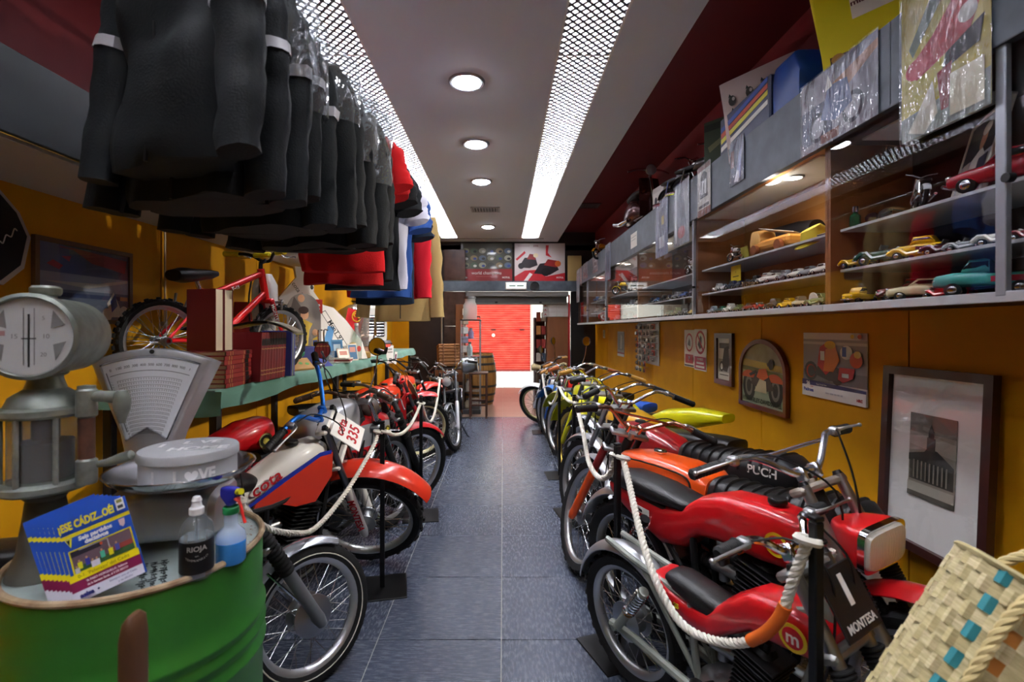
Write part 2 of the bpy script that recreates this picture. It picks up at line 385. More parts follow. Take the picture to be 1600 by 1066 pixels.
# ---------------------------------------------------------------- vestibule and street
st = MB(mat('#dcd8ce', .8)).box((0, 14.6, -.058), (9, 5.4, .1)).build('street', kind='structure')
pv = [MB(mat(cc, .8)).box((0, 0, -.006), (.252, .392, .012), .003).mesh('paving_stone') for cc in ('#e8e4da', '#dcd7cc', '#efece4')]
for j in range(11):
    for i in range(-5, 9):
        link('paving_stone', pv[(i*7+j*3) % 3], st, loc=(-.1+i*.26+(j % 2)*.13, 12.25+j*.40, 0))
s = MB(mat('#d9d2c2', .8)); 
s.box((-3.3, 17.0, 2.5), (4.2, .3, 5)); s.box((2.97, 17.0, 2.5), (4.04, .3, 5)); s.box((-.15, 17.0, 3.8), (2.3, .3, 2.4))
ow = s.build('wall_street', kind='structure')
MB(mat('#4b4d55', .7)).box((2.2, 16.83, .36), (2.2, .04, .72)).build('dado', ow)
for sx, nm in ((-1, 'wall_vestibule_left'), (1, 'wall_vestibule_right')):
    MB(mat('#b9aa94', .8)).box((-1.3 if sx < 0 else 1.78, 10.9, 1.6), (.12, 2.8, 3.2)).build(nm, kind='structure')
MB(mat('#8f8b86', .8)).box((.2, 10.9, 3.0), (3.4, 3.0, .1)).build('ceiling_vestibule', kind='structure')
t = thing('roller_shutter', 'red corrugated roller shutter across the street', 'shutter', (-.15, 16.80, 0))
rings = []
prof = []
for k in range(34):
    z = .04+k*.0765
    for a in range(6): prof.append((-.028*sin(pi*a/6), z+.0765*a/6))
ca = MB(mat('#bb2012', .45, noise=(2.2, '#c9523c', .6), stretch=(1, 1, 4)))
ca.ringloft([[V((x, yy, z)) for yy, z in prof] for x in (-1.1, 1.09)], closed=False, smooth=True); ca.build('curtain', t)
g = MB(mat('#b9a89c', .5, .4))
for x in (-1.12, 1.11): g.box((x, -.02, 1.35), (.06, .09, 2.7))
g.build('guide_rails', t, kind='stuff'); MB(mat('#8a2a22', .5)).box((0, -.01, .03), (2.2, .05, .06)).build('bottom_bar', t)
MB(mat('#e6d7bd', .5)).lathe([(0, .03), (.05, .03), (.06, 0)], 16, T(-.18, -.03, 1.23) @ RX(90)).build('lock_plate', t, label='round cream lock plate')
for x in (-.18, .80): MB(BLACKM).box((x, -.04, 1.42), (.16, .03, .025), .004).build('handle', t)
# half-raised own shutter in the opening
t = thing('rolled_shutter', 'half raised grey metal shutter box over the shop entrance', 'shutter', (.27, YF-.02, 2.16))
MB(mat('#9b9c97', .4, .5)).box((0, .06, -.045), (1.96, .2, .09), .01).build('casing', t)
MB(mat('#6b6f6c', .45, .5)).box((0, .10, -.15), (1.92, .03, .12), .003).build('slat_curtain', t)
MB(mat('#8b8c84', .4, .5)).box((0, .09, -.225), (1.92, .05, .035), .006).build('bottom_bar', t)
for x in (-.4, .45): MB(BLACKM).box((x, .06, -.2), (.05, .02, .03), .004).build('bolt', t)
# ---------------------------------------------------------------- motorcycles
_wheels = {}
def wheel_meshes(R, tr, knob, rimc, hubr, tyrec='#121213', stripe=False):
    """meshes around the origin, axle along y"""
    key = (round(R, 3), tr, knob, rimc, hubr, tyrec, stripe)
    if key in _wheels: return _wheels[key]
    A = RX(90); out = {}
    mb = MB(mat(tyrec, .78, bump=(150, .2)))
    rr = R-tr*1.75                                        # rim radius
    k = R-.012 if knob else R
    prof = [(rr-.004, -tr*.62), (rr+tr*.35, -tr*.92), (rr+tr*.95, -tr*.98), (k-tr*.22, -tr*.72), (k-.001, -tr*.3), (k, 0), (k-.001, tr*.3), (k-tr*.22, tr*.72), (rr+tr*.95, tr*.98), (rr+tr*.35, tr*.92), (rr-.004, tr*.62)]
    mb.lathe(prof, 48, A)
    if stripe:
        mb.use(mat('#d8d4c4', .6))
        for s in (-1, 1): mb.torus((0, s*tr*.985, 0), rr+tr*.55, .0025, n=48, k=4)
        mb.use(mat(tyrec, .78, bump=(150, .2)))
    n = 46 if knob else 60
    for i in range(n):
        a = 2*pi*i/n; M = MX.Rotation(a, 4, 'Y'); mb.T = M
        if knob:
            for (dy, tilt, rad) in ((0, 0, k+.003), (tr*.62, -.75, k-tr*.2), (-tr*.62, .75, k-tr*.2)):
                if (i % 2) == (dy == 0): continue
                mb.box((rad, dy, 0), (.018, tr*.5, .024), .003, rot=(0, 0, tilt*-1))
        else:
            for s in (-1, 1): mb.box((k-tr*.08, s*tr*.42, 0), (.004, tr*.42, .008), rot=(0, 0, s*.45))
    mb.T = MX.Identity(4)
    out['tyre'] = mb.mesh('tyre')
    rm = MB(mat(rimc, .3, .85 if rimc not in ('#d9cf9a',) else .2)); w = tr*.62
    rm.lathe([(rr+.003, -w-.003), (rr+.004, -w+.004), (rr-.012, -w*.6), (rr-.016, 0), (rr-.012, w*.6), (rr+.004, w-.004), (rr+.003, w+.003), (rr-.006, w+.002), (rr-.020, w*.55), (rr-.024, 0), (rr-.020, -w*.55), (rr-.006, -w-.002), (rr+.003, -w-.003)], 48, A)
    out['rim'] = rm.mesh('rim')
    sp = MB(mat('#c9cacb', .25, .9))
    for i in range(36):
        a = 2*pi*i/36; s = 1 if i % 2 else -1; b = a+(.38 if (i//2) % 2 else -.38)
        p0 = V((hubr*cos(a), s*.032, hubr*sin(a))); p1 = V(((rr-.015)*cos(b), s*.004, (rr-.015)*sin(b)))
        sp.cyl(p0, p1, .0019, n=4, caps=False)
    out['spokes'] = sp.mesh('spokes')
    hb = MB(ALU)
    hb.lathe([(.012, -.07), (.02, -.07), (.022, -.045), (hubr*.7, -.04), (hubr+.006, -.036), (hubr+.006, -.028), (hubr*.8, -.024), (hubr*.78, .024), (hubr+.006, .028), (hubr+.006, .036), (hubr*.7, .042), (.022, .05), (.02, .07), (.012, .07)], 28, A)
    out['hub'] = hb.mesh('hub')
    _wheels[key] = out; return out
def put_wheel(name, parent, M, *a, **k):
    w = wheel_meshes(*a, **k)
    t = link(name, w['tyre'], parent, M)
    link('rim', w['rim'], t); link('spokes', w['spokes'], t, kind='stuff'); link('hub', w['hub'], t)
    return t
def arc_fender(mb, cen, R, a0, a1, w, drop=.02, n=18, flare=0):
    """curved band about the y axis through cen; angles in degrees measured from +x towards +z"""
    rings = []; m = 7
    for th in (0, .0035):
        for i in range(n+1): pass
    vs_o = []; vs_i = []
    for i in range(n+1):
        t = i/n; a = RAD(a0+(a1-a0)*t); ww = w*(1-.25*flare*abs(2*t-1)); RR = R+flare*.03*(2*t-1)**2
        ring = []
        for j in range(m+1):
            u = -1+2*j/m; r = RR-drop*(u*u)**1.3
            ring.append(V((cen[0]+r*cos(a), cen[1]+u*ww/2, cen[2]+r*sin(a))))
        for j in range(m, -1, -1):
            u = -1+2*j/m; r = RR-.004-drop*(u*u)**1.3
            ring.append(V((cen[0]+r*cos(a), cen[1]+u*ww/2*.97, cen[2]+r*sin(a))))
        rings.append(ring)
    mb.ringloft(rings if a1 < a0 else rings[::-1]); return mb
def spring(mb, p0, p1, r, turns, wr):
    p0, p1 = V(p0), V(p1); d = p1-p0; M = T(*p0) @ zalign(d); L = d.length; n = turns*10
    mb.tube([M @ V((r*cos(2*pi*i/10), r*sin(2*pi*i/10), L*i/n)) for i in range(n+1)], wr, 5); return mb
def ribbed(mb, p0, p1, r, n, dr=.005):
    p0, p1 = V(p0), V(p1); d = p1-p0; M = T(*p0) @ zalign(d); L = d.length; pr = []
    for i in range(n):
        pr += [(r-dr, L*i/n), (r, L*(i+.35)/n), (r, L*(i+.65)/n)]
    pr.append((r-dr, L)); mb.lathe([(.001, 0)]+pr+[(.001, L)], 14, M); return mb
def emblem(mb, M, r, cols, txt=None, tcol='#e8e4da', ring=None):
    """flat round badge in the local xy plane, facing +z"""
    z = 0
    for k, (c_, f) in enumerate(cols):
        mb.use(mat(c_, .35)); mb.prism(ellip(0, 0, r*f, r*f, 24), .0012, M @ T(0, 0, z)); z += .0010
    if txt: mb.use(mat(tcol, .4)); mb.text(txt, r*1.3, M @ T(0, -r*.02, z+.0006), .0004, bold=.0008)
    return mb
def side_M(x, y, z, sgn, tilt=0):            # local xy plane on a tank flank, x towards the reader's right
    # facing +y (left side of the bike) text reads towards -x ; facing -y reads towards +x
    return T(x, y, z) @ (RZ(180) if sgn > 0 else MX.Identity(4)) @ RX(90) @ RZ(tilt)

def moto(**p):
    g = p.get
    F, R = V(g('front')), V(g('rear')); d = F-R; wb = d.length; hd = atan2(d.y, d.x); s = g('s', wb/1.30)
    M0 = T(R.x, R.y, 0) @ MX.Rotation(hd, 4, 'Z') @ MX.Rotation(RAD(g('lean', 8)), 4, 'X')
    t = thing(g('name', 'motorcycle'), g('label'), 'motorcycle', M=M0, group=g('group'))
    rf, rr, tw = g('rf', .335), g('rr', .31), g('tw', .038); twr = g('twr', tw*1.2)
    frm = g('framec', BLACKM); rimc = g('rim', '#c4c6c8')
    rk = RAD(g('rake', 28)); av = V((-sin(rk), 0, cos(rk))); fv = V((cos(rk), 0, sin(rk))); off = .045*s
    ax = V((wb, 0, rf)); A0 = ax-fv*off
    S = T(*A0) @ MX.Rotation(RAD(g('steer', 0)), 4, av) @ T(*-A0)
    L = g('forkL', .70)*s
    P = lambda tt, lat=0, fw=0: A0+av*tt+V((0, lat, 0))+fv*fw
    head = A0+av*(L*.86)
    # --- wheels
    knob = g('knob', True); ty = g('tyre', '#121213')
    put_wheel('front_wheel', t, S @ T(*ax), rf, tw, knob, rimc, g('hubf', .055), ty, g('stripe', False))
    if g('rearwheel', True): put_wheel('rear_wheel', t, T(0, 0, rr), rr, twr, knob, g('rimr', rimc), .07, ty, g('stripe', False))
    # --- fork
    lat = max(.075, .09*s); slc = g('slider', ALU); stc = g('stanchion', CHROME)
    for k in (-1, 1):
        m = MB(stc); m.cyl(P(.30*s, k*lat, off), P(L, k*lat, off), .0175, n=12)
        m.use(BLACKP).cyl(P(L, k*lat, off), P(L+.012, k*lat, off), .016, .012, n=12)
        m.use(slc); m.tube([P(-.035, k*lat, off), P(.0, k*lat, off), P(.02, k*lat, off), P(.33*s, k*lat, off), P(.36*s, k*lat, off)], [.019, .026, .024, .025, .022], 12)
        lg = m.build('fork_leg', t, S)
        if g('gaiter'):
            ribbed(MB(RUBBER), P(.34*s, k*lat, off), P(g('gait1', .56)*s, k*lat, off), .031, 11).build('gaiter', lg)
        if g('sleeve'):
            MB(mat(g('sleeve'), .35)).cyl(P(.34*s, k*lat, off), P(.50*s, k*lat, off), .0225, n=12).build('fork_sleeve', lg)
        if g('forktext') and k == g('textside', -1):
            q = MB(mat(g('forktextc', '#c01822'), .5)); 
            q.text(g('forktext'), .055*s, T(*P(.16*s, k*lat, off)) @ T(fv.x*.0, k*.0265, 0) @ RX(90 if k < 0 else -90) @ RZ(90+g('rake', 28) if k > 0 else -(90-g('rake', 28))) , .0006, bold=.0012)
            q.build('lettering', lg, label='red lettering')
    m = MB(g('clampc', ALU)); Rk = MX.Rotation(-rk, 4, 'Y')
    for tt in (.53*s, L-.015):
        c0 = P(tt, 0, off*.55)
        m.T = T(*c0) @ Rk; m.box((0, 0, 0), (.06, lat*2+.055, .026), .008)
    m.T = MX.Identity(4); m.cyl(P(.5*s), P(L+.01), .017, n=10); m.build('triple_clamp', t, S)
    # --- handlebar
    hb, ris, hw, pb = g('bar', CHROME), g('rise', .11)*s, g('barw', .40)*max(s, .8), g('pull', .12)*s
    hp = lambda x, y, z: P(L+.02+z, y, .01+x)
    half = [hp(0, 0, .02), hp(0, min(.06, .2*hw), .02), hp(-.01, min(.16, .4*hw), .02+ris*.75), hp(-.03, min(.24, .56*hw), .02+ris), hp(-pb, hw, .02+ris*.95)]
    pts = [V((q.x, -q.y, q.z)) for q in half[:0:-1]]+half
    m = MB(hb); m.tube(pts, .0115, 9, k=4)
    if g('crossbar'): m.cyl(half[2].lerp(half[3], .3), V((half[2].lerp(half[3], .3).x, -half[2].lerp(half[3], .3).y, half[2].lerp(half[3], .3).z)), .007, n=8)
    for k in (-1, 1): m.box(hp(0, k*.035, .012), (.04, .022, .05), .006, rot=(0, -rk, 0))
    bar = m.build('handlebar', t, S)
    gc = g('grip', GRIP)
    for k in (-1, 1):
        a, b = half[3].lerp(half[4], .36), half[4]; a = V((a.x, k*a.y, a.z)); b = V((b.x, k*b.y, b.z)); dd = (b-a).normalized()
        m = MB(gc); m.tube([a, a+dd*.006, a.lerp(b, .3), a.lerp(b, .7), b, b+dd*.008], [.022, .0175, .0185, .017, .0195, .012], 12)
        ribbed(m, a.lerp(b, .08), a.lerp(b, .95), .0188, 9, .0015); m.build('grip', bar)
        if g('levers', True):
            lm = MB(g('leverc', ALU)); p0 = half[3].lerp(half[4], .2); p0 = V((p0.x, k*p0.y, p0.z))
            lm.box(p0+fv*.012, (.035, .03, .03), .006)
            lm.tube([p0+fv*.03, p0+fv*.055+dd*.03, p0+fv*.05+dd*.09, p0+fv*.045+dd*.16], [.007, .006, .005, .005], 7, k=3); lm.sphere(p0+fv*.045+dd*.165, .008, 8); lm.build('lever', bar)
    if g('cables', True):
        m = MB(BLACKP)
        for k, q in ((-1, .25), (1, .3), (1, .1)):
            p0 = half[3].lerp(half[4], .1); p0 = V((p0.x, k*p0.y, p0.z))
            m.tube([p0+fv*.03, p0+fv*.1+V((0, -k*.08, -.03)), P(L*.95, k*.05, .11), P(L*.7, k*.05, .03), P(L*.5, k*q*.2, -.08)], .0035, 5, k=5)
        m.build('cable', bar, kind='stuff')
    for k in g('mirrors', ()):
        p0 = half[2]; p0 = V((p0.x, k*p0.y, p0.z)); p1 = p0+V((g('mirx', .03), k*.07, .24)); m = MB(CHROME); m.tube([p0, p0.lerp(p1, .5)+V((0, k*.015, 0)), p1], .005, 7, k=3)
        mo = m.build('mirror', bar)
        nM = T(*(p1+V((0, 0, .05)))) @ RY(-90+g('mirtilt', 0)) @ RX(g('mirroll', 0))
        q = MB(BLACKP); q.lathe([(0, -.03), (.04, -.022), (.058, -.004), (.06, .004), (.056, .006)], 24, nM); q.build('mirror_shell', mo)
        q = MB(mat('#e4e8ea', .02, 1.0)); q.lathe([(0, .0035), (.057, .0035)], 24, nM); q.build('mirror_glass', mo)
    # --- front equipment
    hl = g('light')
    if hl == 'round':
        m = MB(g('lightc', BLACKM)); M = T(*P(L*.80, 0, .14*s)) @ RY(90); r_ = .072*s
        m.lathe([(0, -.10), (r_*.45, -.09), (r_*.85, -.05), (r_, 0), (r_, .015)], 24, M); ho = m.build('headlight', t, S)
        q = MB(CHROME); q.lathe([(r_, .008), (r_*1.06, .012), (r_*1.05, .024), (r_*.93, .026)], 24, M); q.build('bezel', ho)
        q = MB(mat('#d9dde0', .12, .35)); q.lathe([(r_*.95, .02), (r_*.6, .034), (0, .04)], 24, M); q.build('lens', ho)
    if hl == 'rect':
        m = MB(paint(g('lightc', '#c4161c'))); c0 = P(L*g('lightz', .82), 0, g('lightx', .15)*s); m.T = T(*c0) @ RY(g('ltilt', 4)); m.superloft([(-.10, .04, -.035, .035, 4), (-.06, .08, -.055, .05, 5), (0, .098, -.068, .062, 6), (.02, .098, -.068, .062, 6)], 24)
        ho = m.build('headlight', t, S)
        q = MB(CHROME); q.T = T(*c0) @ RY(g('ltilt', 4)); q.superloft([(.016, .101, -.072, .066, 6), (.036, .101, -.072, .066, 6)], 24, cap=False); q.superloft([(.036, .101, -.072, .066, 6), (.034, .09, -.06, .055, 6)], 24, cap=False); q.build('bezel', ho)
        q = MB(mat('#dedcd0', .12, .15, bump=(60, .3), stretch=(1, 3, .2))); q.T = T(*c0) @ RY(g('ltilt', 4)); q.superloft([(.025, .094, -.066, .06, 6), (.044, .088, -.058, .053, 5), (.050, .05, -.03, .03, 4)], 24); q.build('lens', ho)
    if hl == 'plate':
        pc, pt, ptc = g('plate', ('#16161a', '1', '#e6e4de'))[:3]
        m = MB(mat(pc, .4)); M = T(*P(L*g('platez', .70), 0, .075*s+off)) @ MX.Rotation(-rk-RAD(g('platetilt', 0)), 4, 'Y'); m.T = M
        w = g('platew', .20)*s; h = g('plateh', .22)*s
        m.box((0, 0, 0), (.006, w, h), .0025)
        if g('plateshape') == 'oval': m = MB(mat(pc, .4)); m.T = M; m.prism(ellip(0, 0, w/2, h/2, 28), .006, RY(90) @ RZ(90))
        po = m.build('number_plate', t, S)
        if pt:
            q = MB(mat(ptc, .4)); q.T = M
            for (tx, sz, zz) in pt: q.text(tx, sz*s, T(.0045, 0, zz*s) @ RY(90) @ RZ(90), .0006, bold=.005 if tx == '1' else (.0015 if sz > .05 else .0005))
            q.build('lettering', po, label='pale lettering' if ptc > '#8' else 'dark red lettering')
    # --- fenders
    ff = g('ffender')                                    # (material, a0, a1, width, gap)
    if ff:
        m = MB(ff[0]); arc_fender(m, (0, 0, 0), rf+ff[4], ff[1], ff[2], ff[3], g('fdrop', .025), flare=g('fflare', 0)); 
        for k in (-1, 1):
            if ff[4] < .05: m.use(CHROME).tube([V((0, k*lat*.8, 0)), V(((rf+ff[4])*cos(RAD((ff[1]+ff[2])/2)), k*ff[3]*.48, (rf+ff[4]-.02)*sin(RAD((ff[1]+ff[2])/2))))], .005, 6)
        m.build('front_fender', t, S @ T(*ax))
    rfn = g('rfender')
    if rfn:
        m = MB(rfn[0]); arc_fender(m, (0, 0, rr), rr+rfn[4], rfn[1], rfn[2], rfn[3], .03, flare=g('rflare', 0)); m.build('rear_fender', t)
    # --- frame
    hx, hz = head.x, head.z; m = MB(frm); r_ = .016*max(s, .75)
    m.cyl(P(.54*s), P(L-.03), .028*s, n=14)
    for k in (-1, 1):
        y = k*g('framew', .10)*s
        m.tube([V((hx+.02, k*.02, hz-.03)), V((hx-.12*s, k*.05*s, hz-.10*s)), V((wb*.42, y, .70*s)), V((.16*s, y, .72*s)), V((-.10*s, y*.9, .76*s))], r_, 8, k=4)
        m.tube([V((hx+.03, k*.02, hz-.10)), V((wb*.64, y*.8, .34*s)), V((wb*.60, y, .24*s)), V((wb*.42, y, .23*s)), V((wb*.36, y, .34*s)), V((wb*.34, y, .70*s))], r_, 8, k=4)
        m.tube([V((wb*.36, y, .36*s)), V((.16*s, y, .72*s))], r_*.8, 8)
    fo = m.build('frame', t)
    m = MB(g('swingc', frm))
    for k in (-1, 1): m.tube([V((wb*.36, k*.10*s, .33*s)), V((.10, k*.105*s, rr+.005)), V((-.03, k*.105*s, rr))], [.022*s, .02*s, .022*s], 8); m.cyl((0, k*.09*s, rr), (0, k*.135*s, rr), .012, n=8)
    m.build('swingarm', t)
    sx, sz = g('shocktop', (.20, .70)); sx *= s; sz *= s
    for k in (-1, 1):
        b, tp = V((.045*s, k*.135*s, rr+.03)), V((sx, k*.135*s, sz)); m = MB(g('shockc', DARKM))
        m.cyl(b, b.lerp(tp, .5), .022*s, n=12); m.cyl(b.lerp(tp, .4), tp, .009, n=8); m.cyl(tp.lerp(b, .06), tp, .024*s, n=12)
        so = m.build('rear_shock', t); spring(MB(g('springc', CHROME)), b.lerp(tp, .38), b.lerp(tp, .95), .027*s, 9, .0042).build('spring', so)
    # --- engine
    ec = g('engc', ALU); m = MB(ec); ex, ez = wb*.50, .33*s
    m.superloft([(ex-.20*s, .05*s, ez-.05*s, ez+.05*s), (ex-.15*s, .095*s, ez-.085*s, ez+.085*s, 3), (ex, .10*s, ez-.10*s, ez+.10*s, 3), (ex+.09*s, .095*s, ez-.10*s, ez+.08*s, 3), (ex+.13*s, .06*s, ez-.07*s, ez+.05*s)], 18)
    eo = m.build('engine', t)
    q = MB(g('coverc', BLACKM))
    for k in (-1, 1):
        q.T = T(ex-.03*s, k*.10*s, ez) @ RX(-90*k); q.lathe([(.001, .035*s), (.05*s, .034*s), (.075*s, .022*s), (.085*s, 0)], 24); q.T = q.T @ T(-.11*s, -k*0.0, 0); q.lathe([(.001, .025*s), (.05*s, .022*s), (.065*s, 0)], 20); q.T = MX.Identity(4)
    q.build('engine_cover', eo)
    q = MB(g('cylc', DARKM)); M = T(ex+.04*s, 0, ez+.08*s) @ RY(14)
    for i in range(10):
        w = (.075 if i < 7 else .085)*s
        q.T = M; q.box((0, 0, (.02+i*.021)*s), (w*2, w*1.9, .007*s), .002)
    q.box((0, 0, .12*s), (.10*s, .10*s, .22*s), .02); q.cyl((0, 0, .22*s), (0, 0, .26*s), .014, n=8); q.T = MX.Identity(4); q.build('cylinder', eo)
    q = MB(ALU); cx = V((ex-.10*s, 0, ez+.19*s)); q.cyl(cx-V((.05*s, 0, 0)), cx+V((.07*s, 0, 0)), .026*s, n=12); q.cyl(cx-V((0, 0, .05*s)), cx+V((0, 0, .05*s)), .022*s, n=12); q.use(RUBBER); ribbed(q, cx-V((.14*s, 0, -.01)), cx-V((.05*s, 0, 0)), .03*s, 5); q.build('carburettor', eo)
    m = MB(g('exc', DARKM)); k = g('exside', -1)
    m.tube([V((ex+.11*s, 0, ez+.13*s)), V((ex+.20*s, k*.05*s, ez+.12*s)), V((ex+.20*s, k*.10*s, ez+.0*s)), V((ex+.05*s, k*.135*s, ez-.03*s)), V((ex-.15*s, k*.14*s, ez+.16*s)), V((.28*s, k*.15*s, .55*s)), V((.02*s, k*.15*s, .60*s))] if g('highpipe', True) else
           [V((ex+.11*s, 0, ez+.13*s)), V((ex+.20*s, k*.05*s, ez+.10*s)), V((ex+.16*s, k*.12*s, ez-.10*s)), V((ex-.1*s, k*.14*s, ez-.14*s)), V((.2*s, k*.15*s, .25*s)), V((-.18*s, k*.15*s, .25*s))], [.018*s]*14+[.024*s]*4+[.04*s]*13, 10, k=5)
    m.build('exhaust_pipe', t)
    m = MB(BLACKM)
    for k in (-1, 1):
        m.cyl((wb*.40, k*.09*s, .29*s), (wb*.40, k*.20*s, .29*s), .009, n=8); m.box((wb*.40, k*.21*s, .29*s), (.035, .08, .018), .005)
    m.tube([(ex-.13*s, -.10*s, ez+.02*s), (ex-.15*s, -.17*s, ez+.0), (ex-.02*s, -.17*s, ez+.16*s), (ex-.02*s, -.21*s, ez+.17*s)], .008, 7); m.build('footpeg', t, kind='stuff')
    m = MB(DARKM); m.tube([(wb*.44, .1*s, .25*s), (wb*.40, .2*s, .02), (wb*.38, .24*s, -.02)], .009, 7); m.lathe([(.07*s, -.003), (.09*s, -.003), (.09*s, .003), (.07*s, .003), (.07*s, -.003)], 28, T(0, .085*s, rr) @ RX(90))
    for zz in (-.085*s, .085*s): m.box((wb*.19, .085*s, (rr+.33*s)/2+zz*.8), (wb*.37, .012, .014), rot=(0, -atan2(.33*s-rr, wb*.36), 0))
    m.build('chain_drive', t, kind='stuff')
    # --- bodywork
    for q in g('body', ()):                              # (name, material, sections in units of s from the head, recolour fn, n, label)
        m = MB(q[1]); f0 = 0
        m.superloft([(hx+a*s, b*s, hz+c_*s, hz+d_*s, *(rest)) for a, b, c_, d_, *rest in q[2]], q[4] if len(q) > 4 and q[4] else 22)
        if len(q) > 3 and q[3]:
            for i, f in enumerate(m.f):
                cc = sum((m.v[j] for j in f), V())/len(f); mm = q[3]((cc.x-hx)/s, cc.y/s, (cc.z-hz)/s)
                if mm: m.use(mm); m.mi[i] = m.cur
        o = m.build(q[0], t, label=q[5] if len(q) > 5 else None, sharp=50)
        if q[0] == 'seat' and g('ribs'):
            secs = q[2]; rb = MB(VINYL)
            for i in range(g('ribs')):
                u = (i+.5)/g('ribs'); x = secs[1][0]+(secs[-2][0]-secs[1][0])*u
                for e0, e1 in zip(secs[:-1], secs[1:]):
                    if e1[0] <= x <= e0[0]:
                        w = (x-e0[0])/(e1[0]-e0[0]); hwid = e0[1]+(e1[1]-e0[1])*w; zb = e0[2]+(e1[2]-e0[2])*w; zt = e0[3]+(e1[3]-e0[3])*w; ee = e0[4] if len(e0) > 4 else 2.6
                        rb.tube([V((hx+x*s, hwid*s*1.005*math.copysign(abs(cos(a))**(2/ee), cos(a)), hz+((zb+zt)/2+(zt-zb)/2*1.01*abs(sin(a))**(2/ee))*s)) for a in [RAD(10+160*j/12) for j in range(13)]], .009*s, 5)
                        break
            rb.build('seat_rib', o, kind='stuff')
    for q in g('panels', ()):                            # (name, material, polygon (x,z) from the head, y offset, thickness, sides)
        for k in q[5] if len(q) > 5 else (-1, 1):
            m = MB(q[1]); m.prism([(hx+a*s, hz+b*s) for a, b in q[2]], q[4], T(0, k*q[3]*s+(q[4] if k > 0 else 0), 0) @ RX(90)); m.build(q[0], t)
    for q in g('badges', ()):                            # (x, z, y, r, cols, txt, tcol)
        for k in (-1, 1):
            m = MB(); emblem(m, side_M(hx+q[0]*s, k*q[2]*s, hz+q[1]*s, k, 0), q[3]*s, q[4], q[5], q[6]); m.build('badge', t)
    for q in g('texts', ()):                             # (text, size, x, z, y, colour)
        for k in (-1, 1):
            m = MB(mat(q[5], .4)); m.text(q[0], q[1]*s, side_M(hx+q[2]*s, k*q[4]*s, hz+q[3]*s, k, q[6]*(-k) if len(q) > 6 else 0), .0008, bold=.001); m.build('lettering', t)
    for q in g('lines', ()):
        for k in (-1, 1): MB(BLACKP).tube([V((hx+a*s, k*.149*s, hz+b*s)) for a, b in q], .0045*s, 6, closed=True, k=3).build('pinstripe', t)
    if g('cap'):
        m = MB(g('cap')[2]); m.lathe([(.03*s, 0), (.034*s, .006*s), (.034*s, .018*s), (.03*s, .024*s), (.001, .026*s)], 20, T(hx+g('cap')[0]*s, 0, hz+g('cap')[1]*s)); m.build('fuel_cap', t)
    if g('tail'):
        m = MB(mat('#8e1016', .2, coat=.5)); q = g('tail'); m.box((q[0]*s, 0, q[1]*s), (.05*s, .10*s, .06*s), .015); m.build('tail_lamp', t)
    return t, M0 @ S, s, P, L

def seat_secs(x0, x1, z, hw=.11, th=.07, e=3): return [(x0+.01, hw*.45, z-th*.7, z-.005, e), (x0, hw*.7, z-th, z, e), (x0+(x1-x0)*.3, hw, z-th, z+.01, e), (x0+(x1-x0)*.8, hw*1.05, z-th, z+.03, e), (x1, hw*.9, z-th*.8, z+.03, e), (x1-.01, hw*.6, z-th*.5, z+.01, e)]
def tank_secs(x0=-.05, x1=-.56, zt=-.02, zb=-.24, hw=.13, e=3.2): 
    l = x1-x0; return [(x0, hw*.35, zb*.5, zt-.03, e), (x0+l*.05, hw*.6, zb*.8, zt, e), (x0+l*.22, hw*.95, zb, zt+.015, e), (x0+l*.5, hw, zb-.01, zt+.01, e), (x0+l*.8, hw*.85, zb+.03, zt-.03, e), (x0+l*.96, hw*.6, zb+.06, zt-.07, e), (x1, hw*.4, zb+.09, zt-.10, e)]
RED = paint('#c2131b'); ORED = paint('#dc3a16'); ORNG = paint('#dd4f12'); YEL = paint('#d9d414'); DRED = paint('#8f1218'); SILV = mat('#b9bcc2', .3, .6, coat=.4)
MONT = [('#e0c21c', 1), ('#c2131b', .74)]
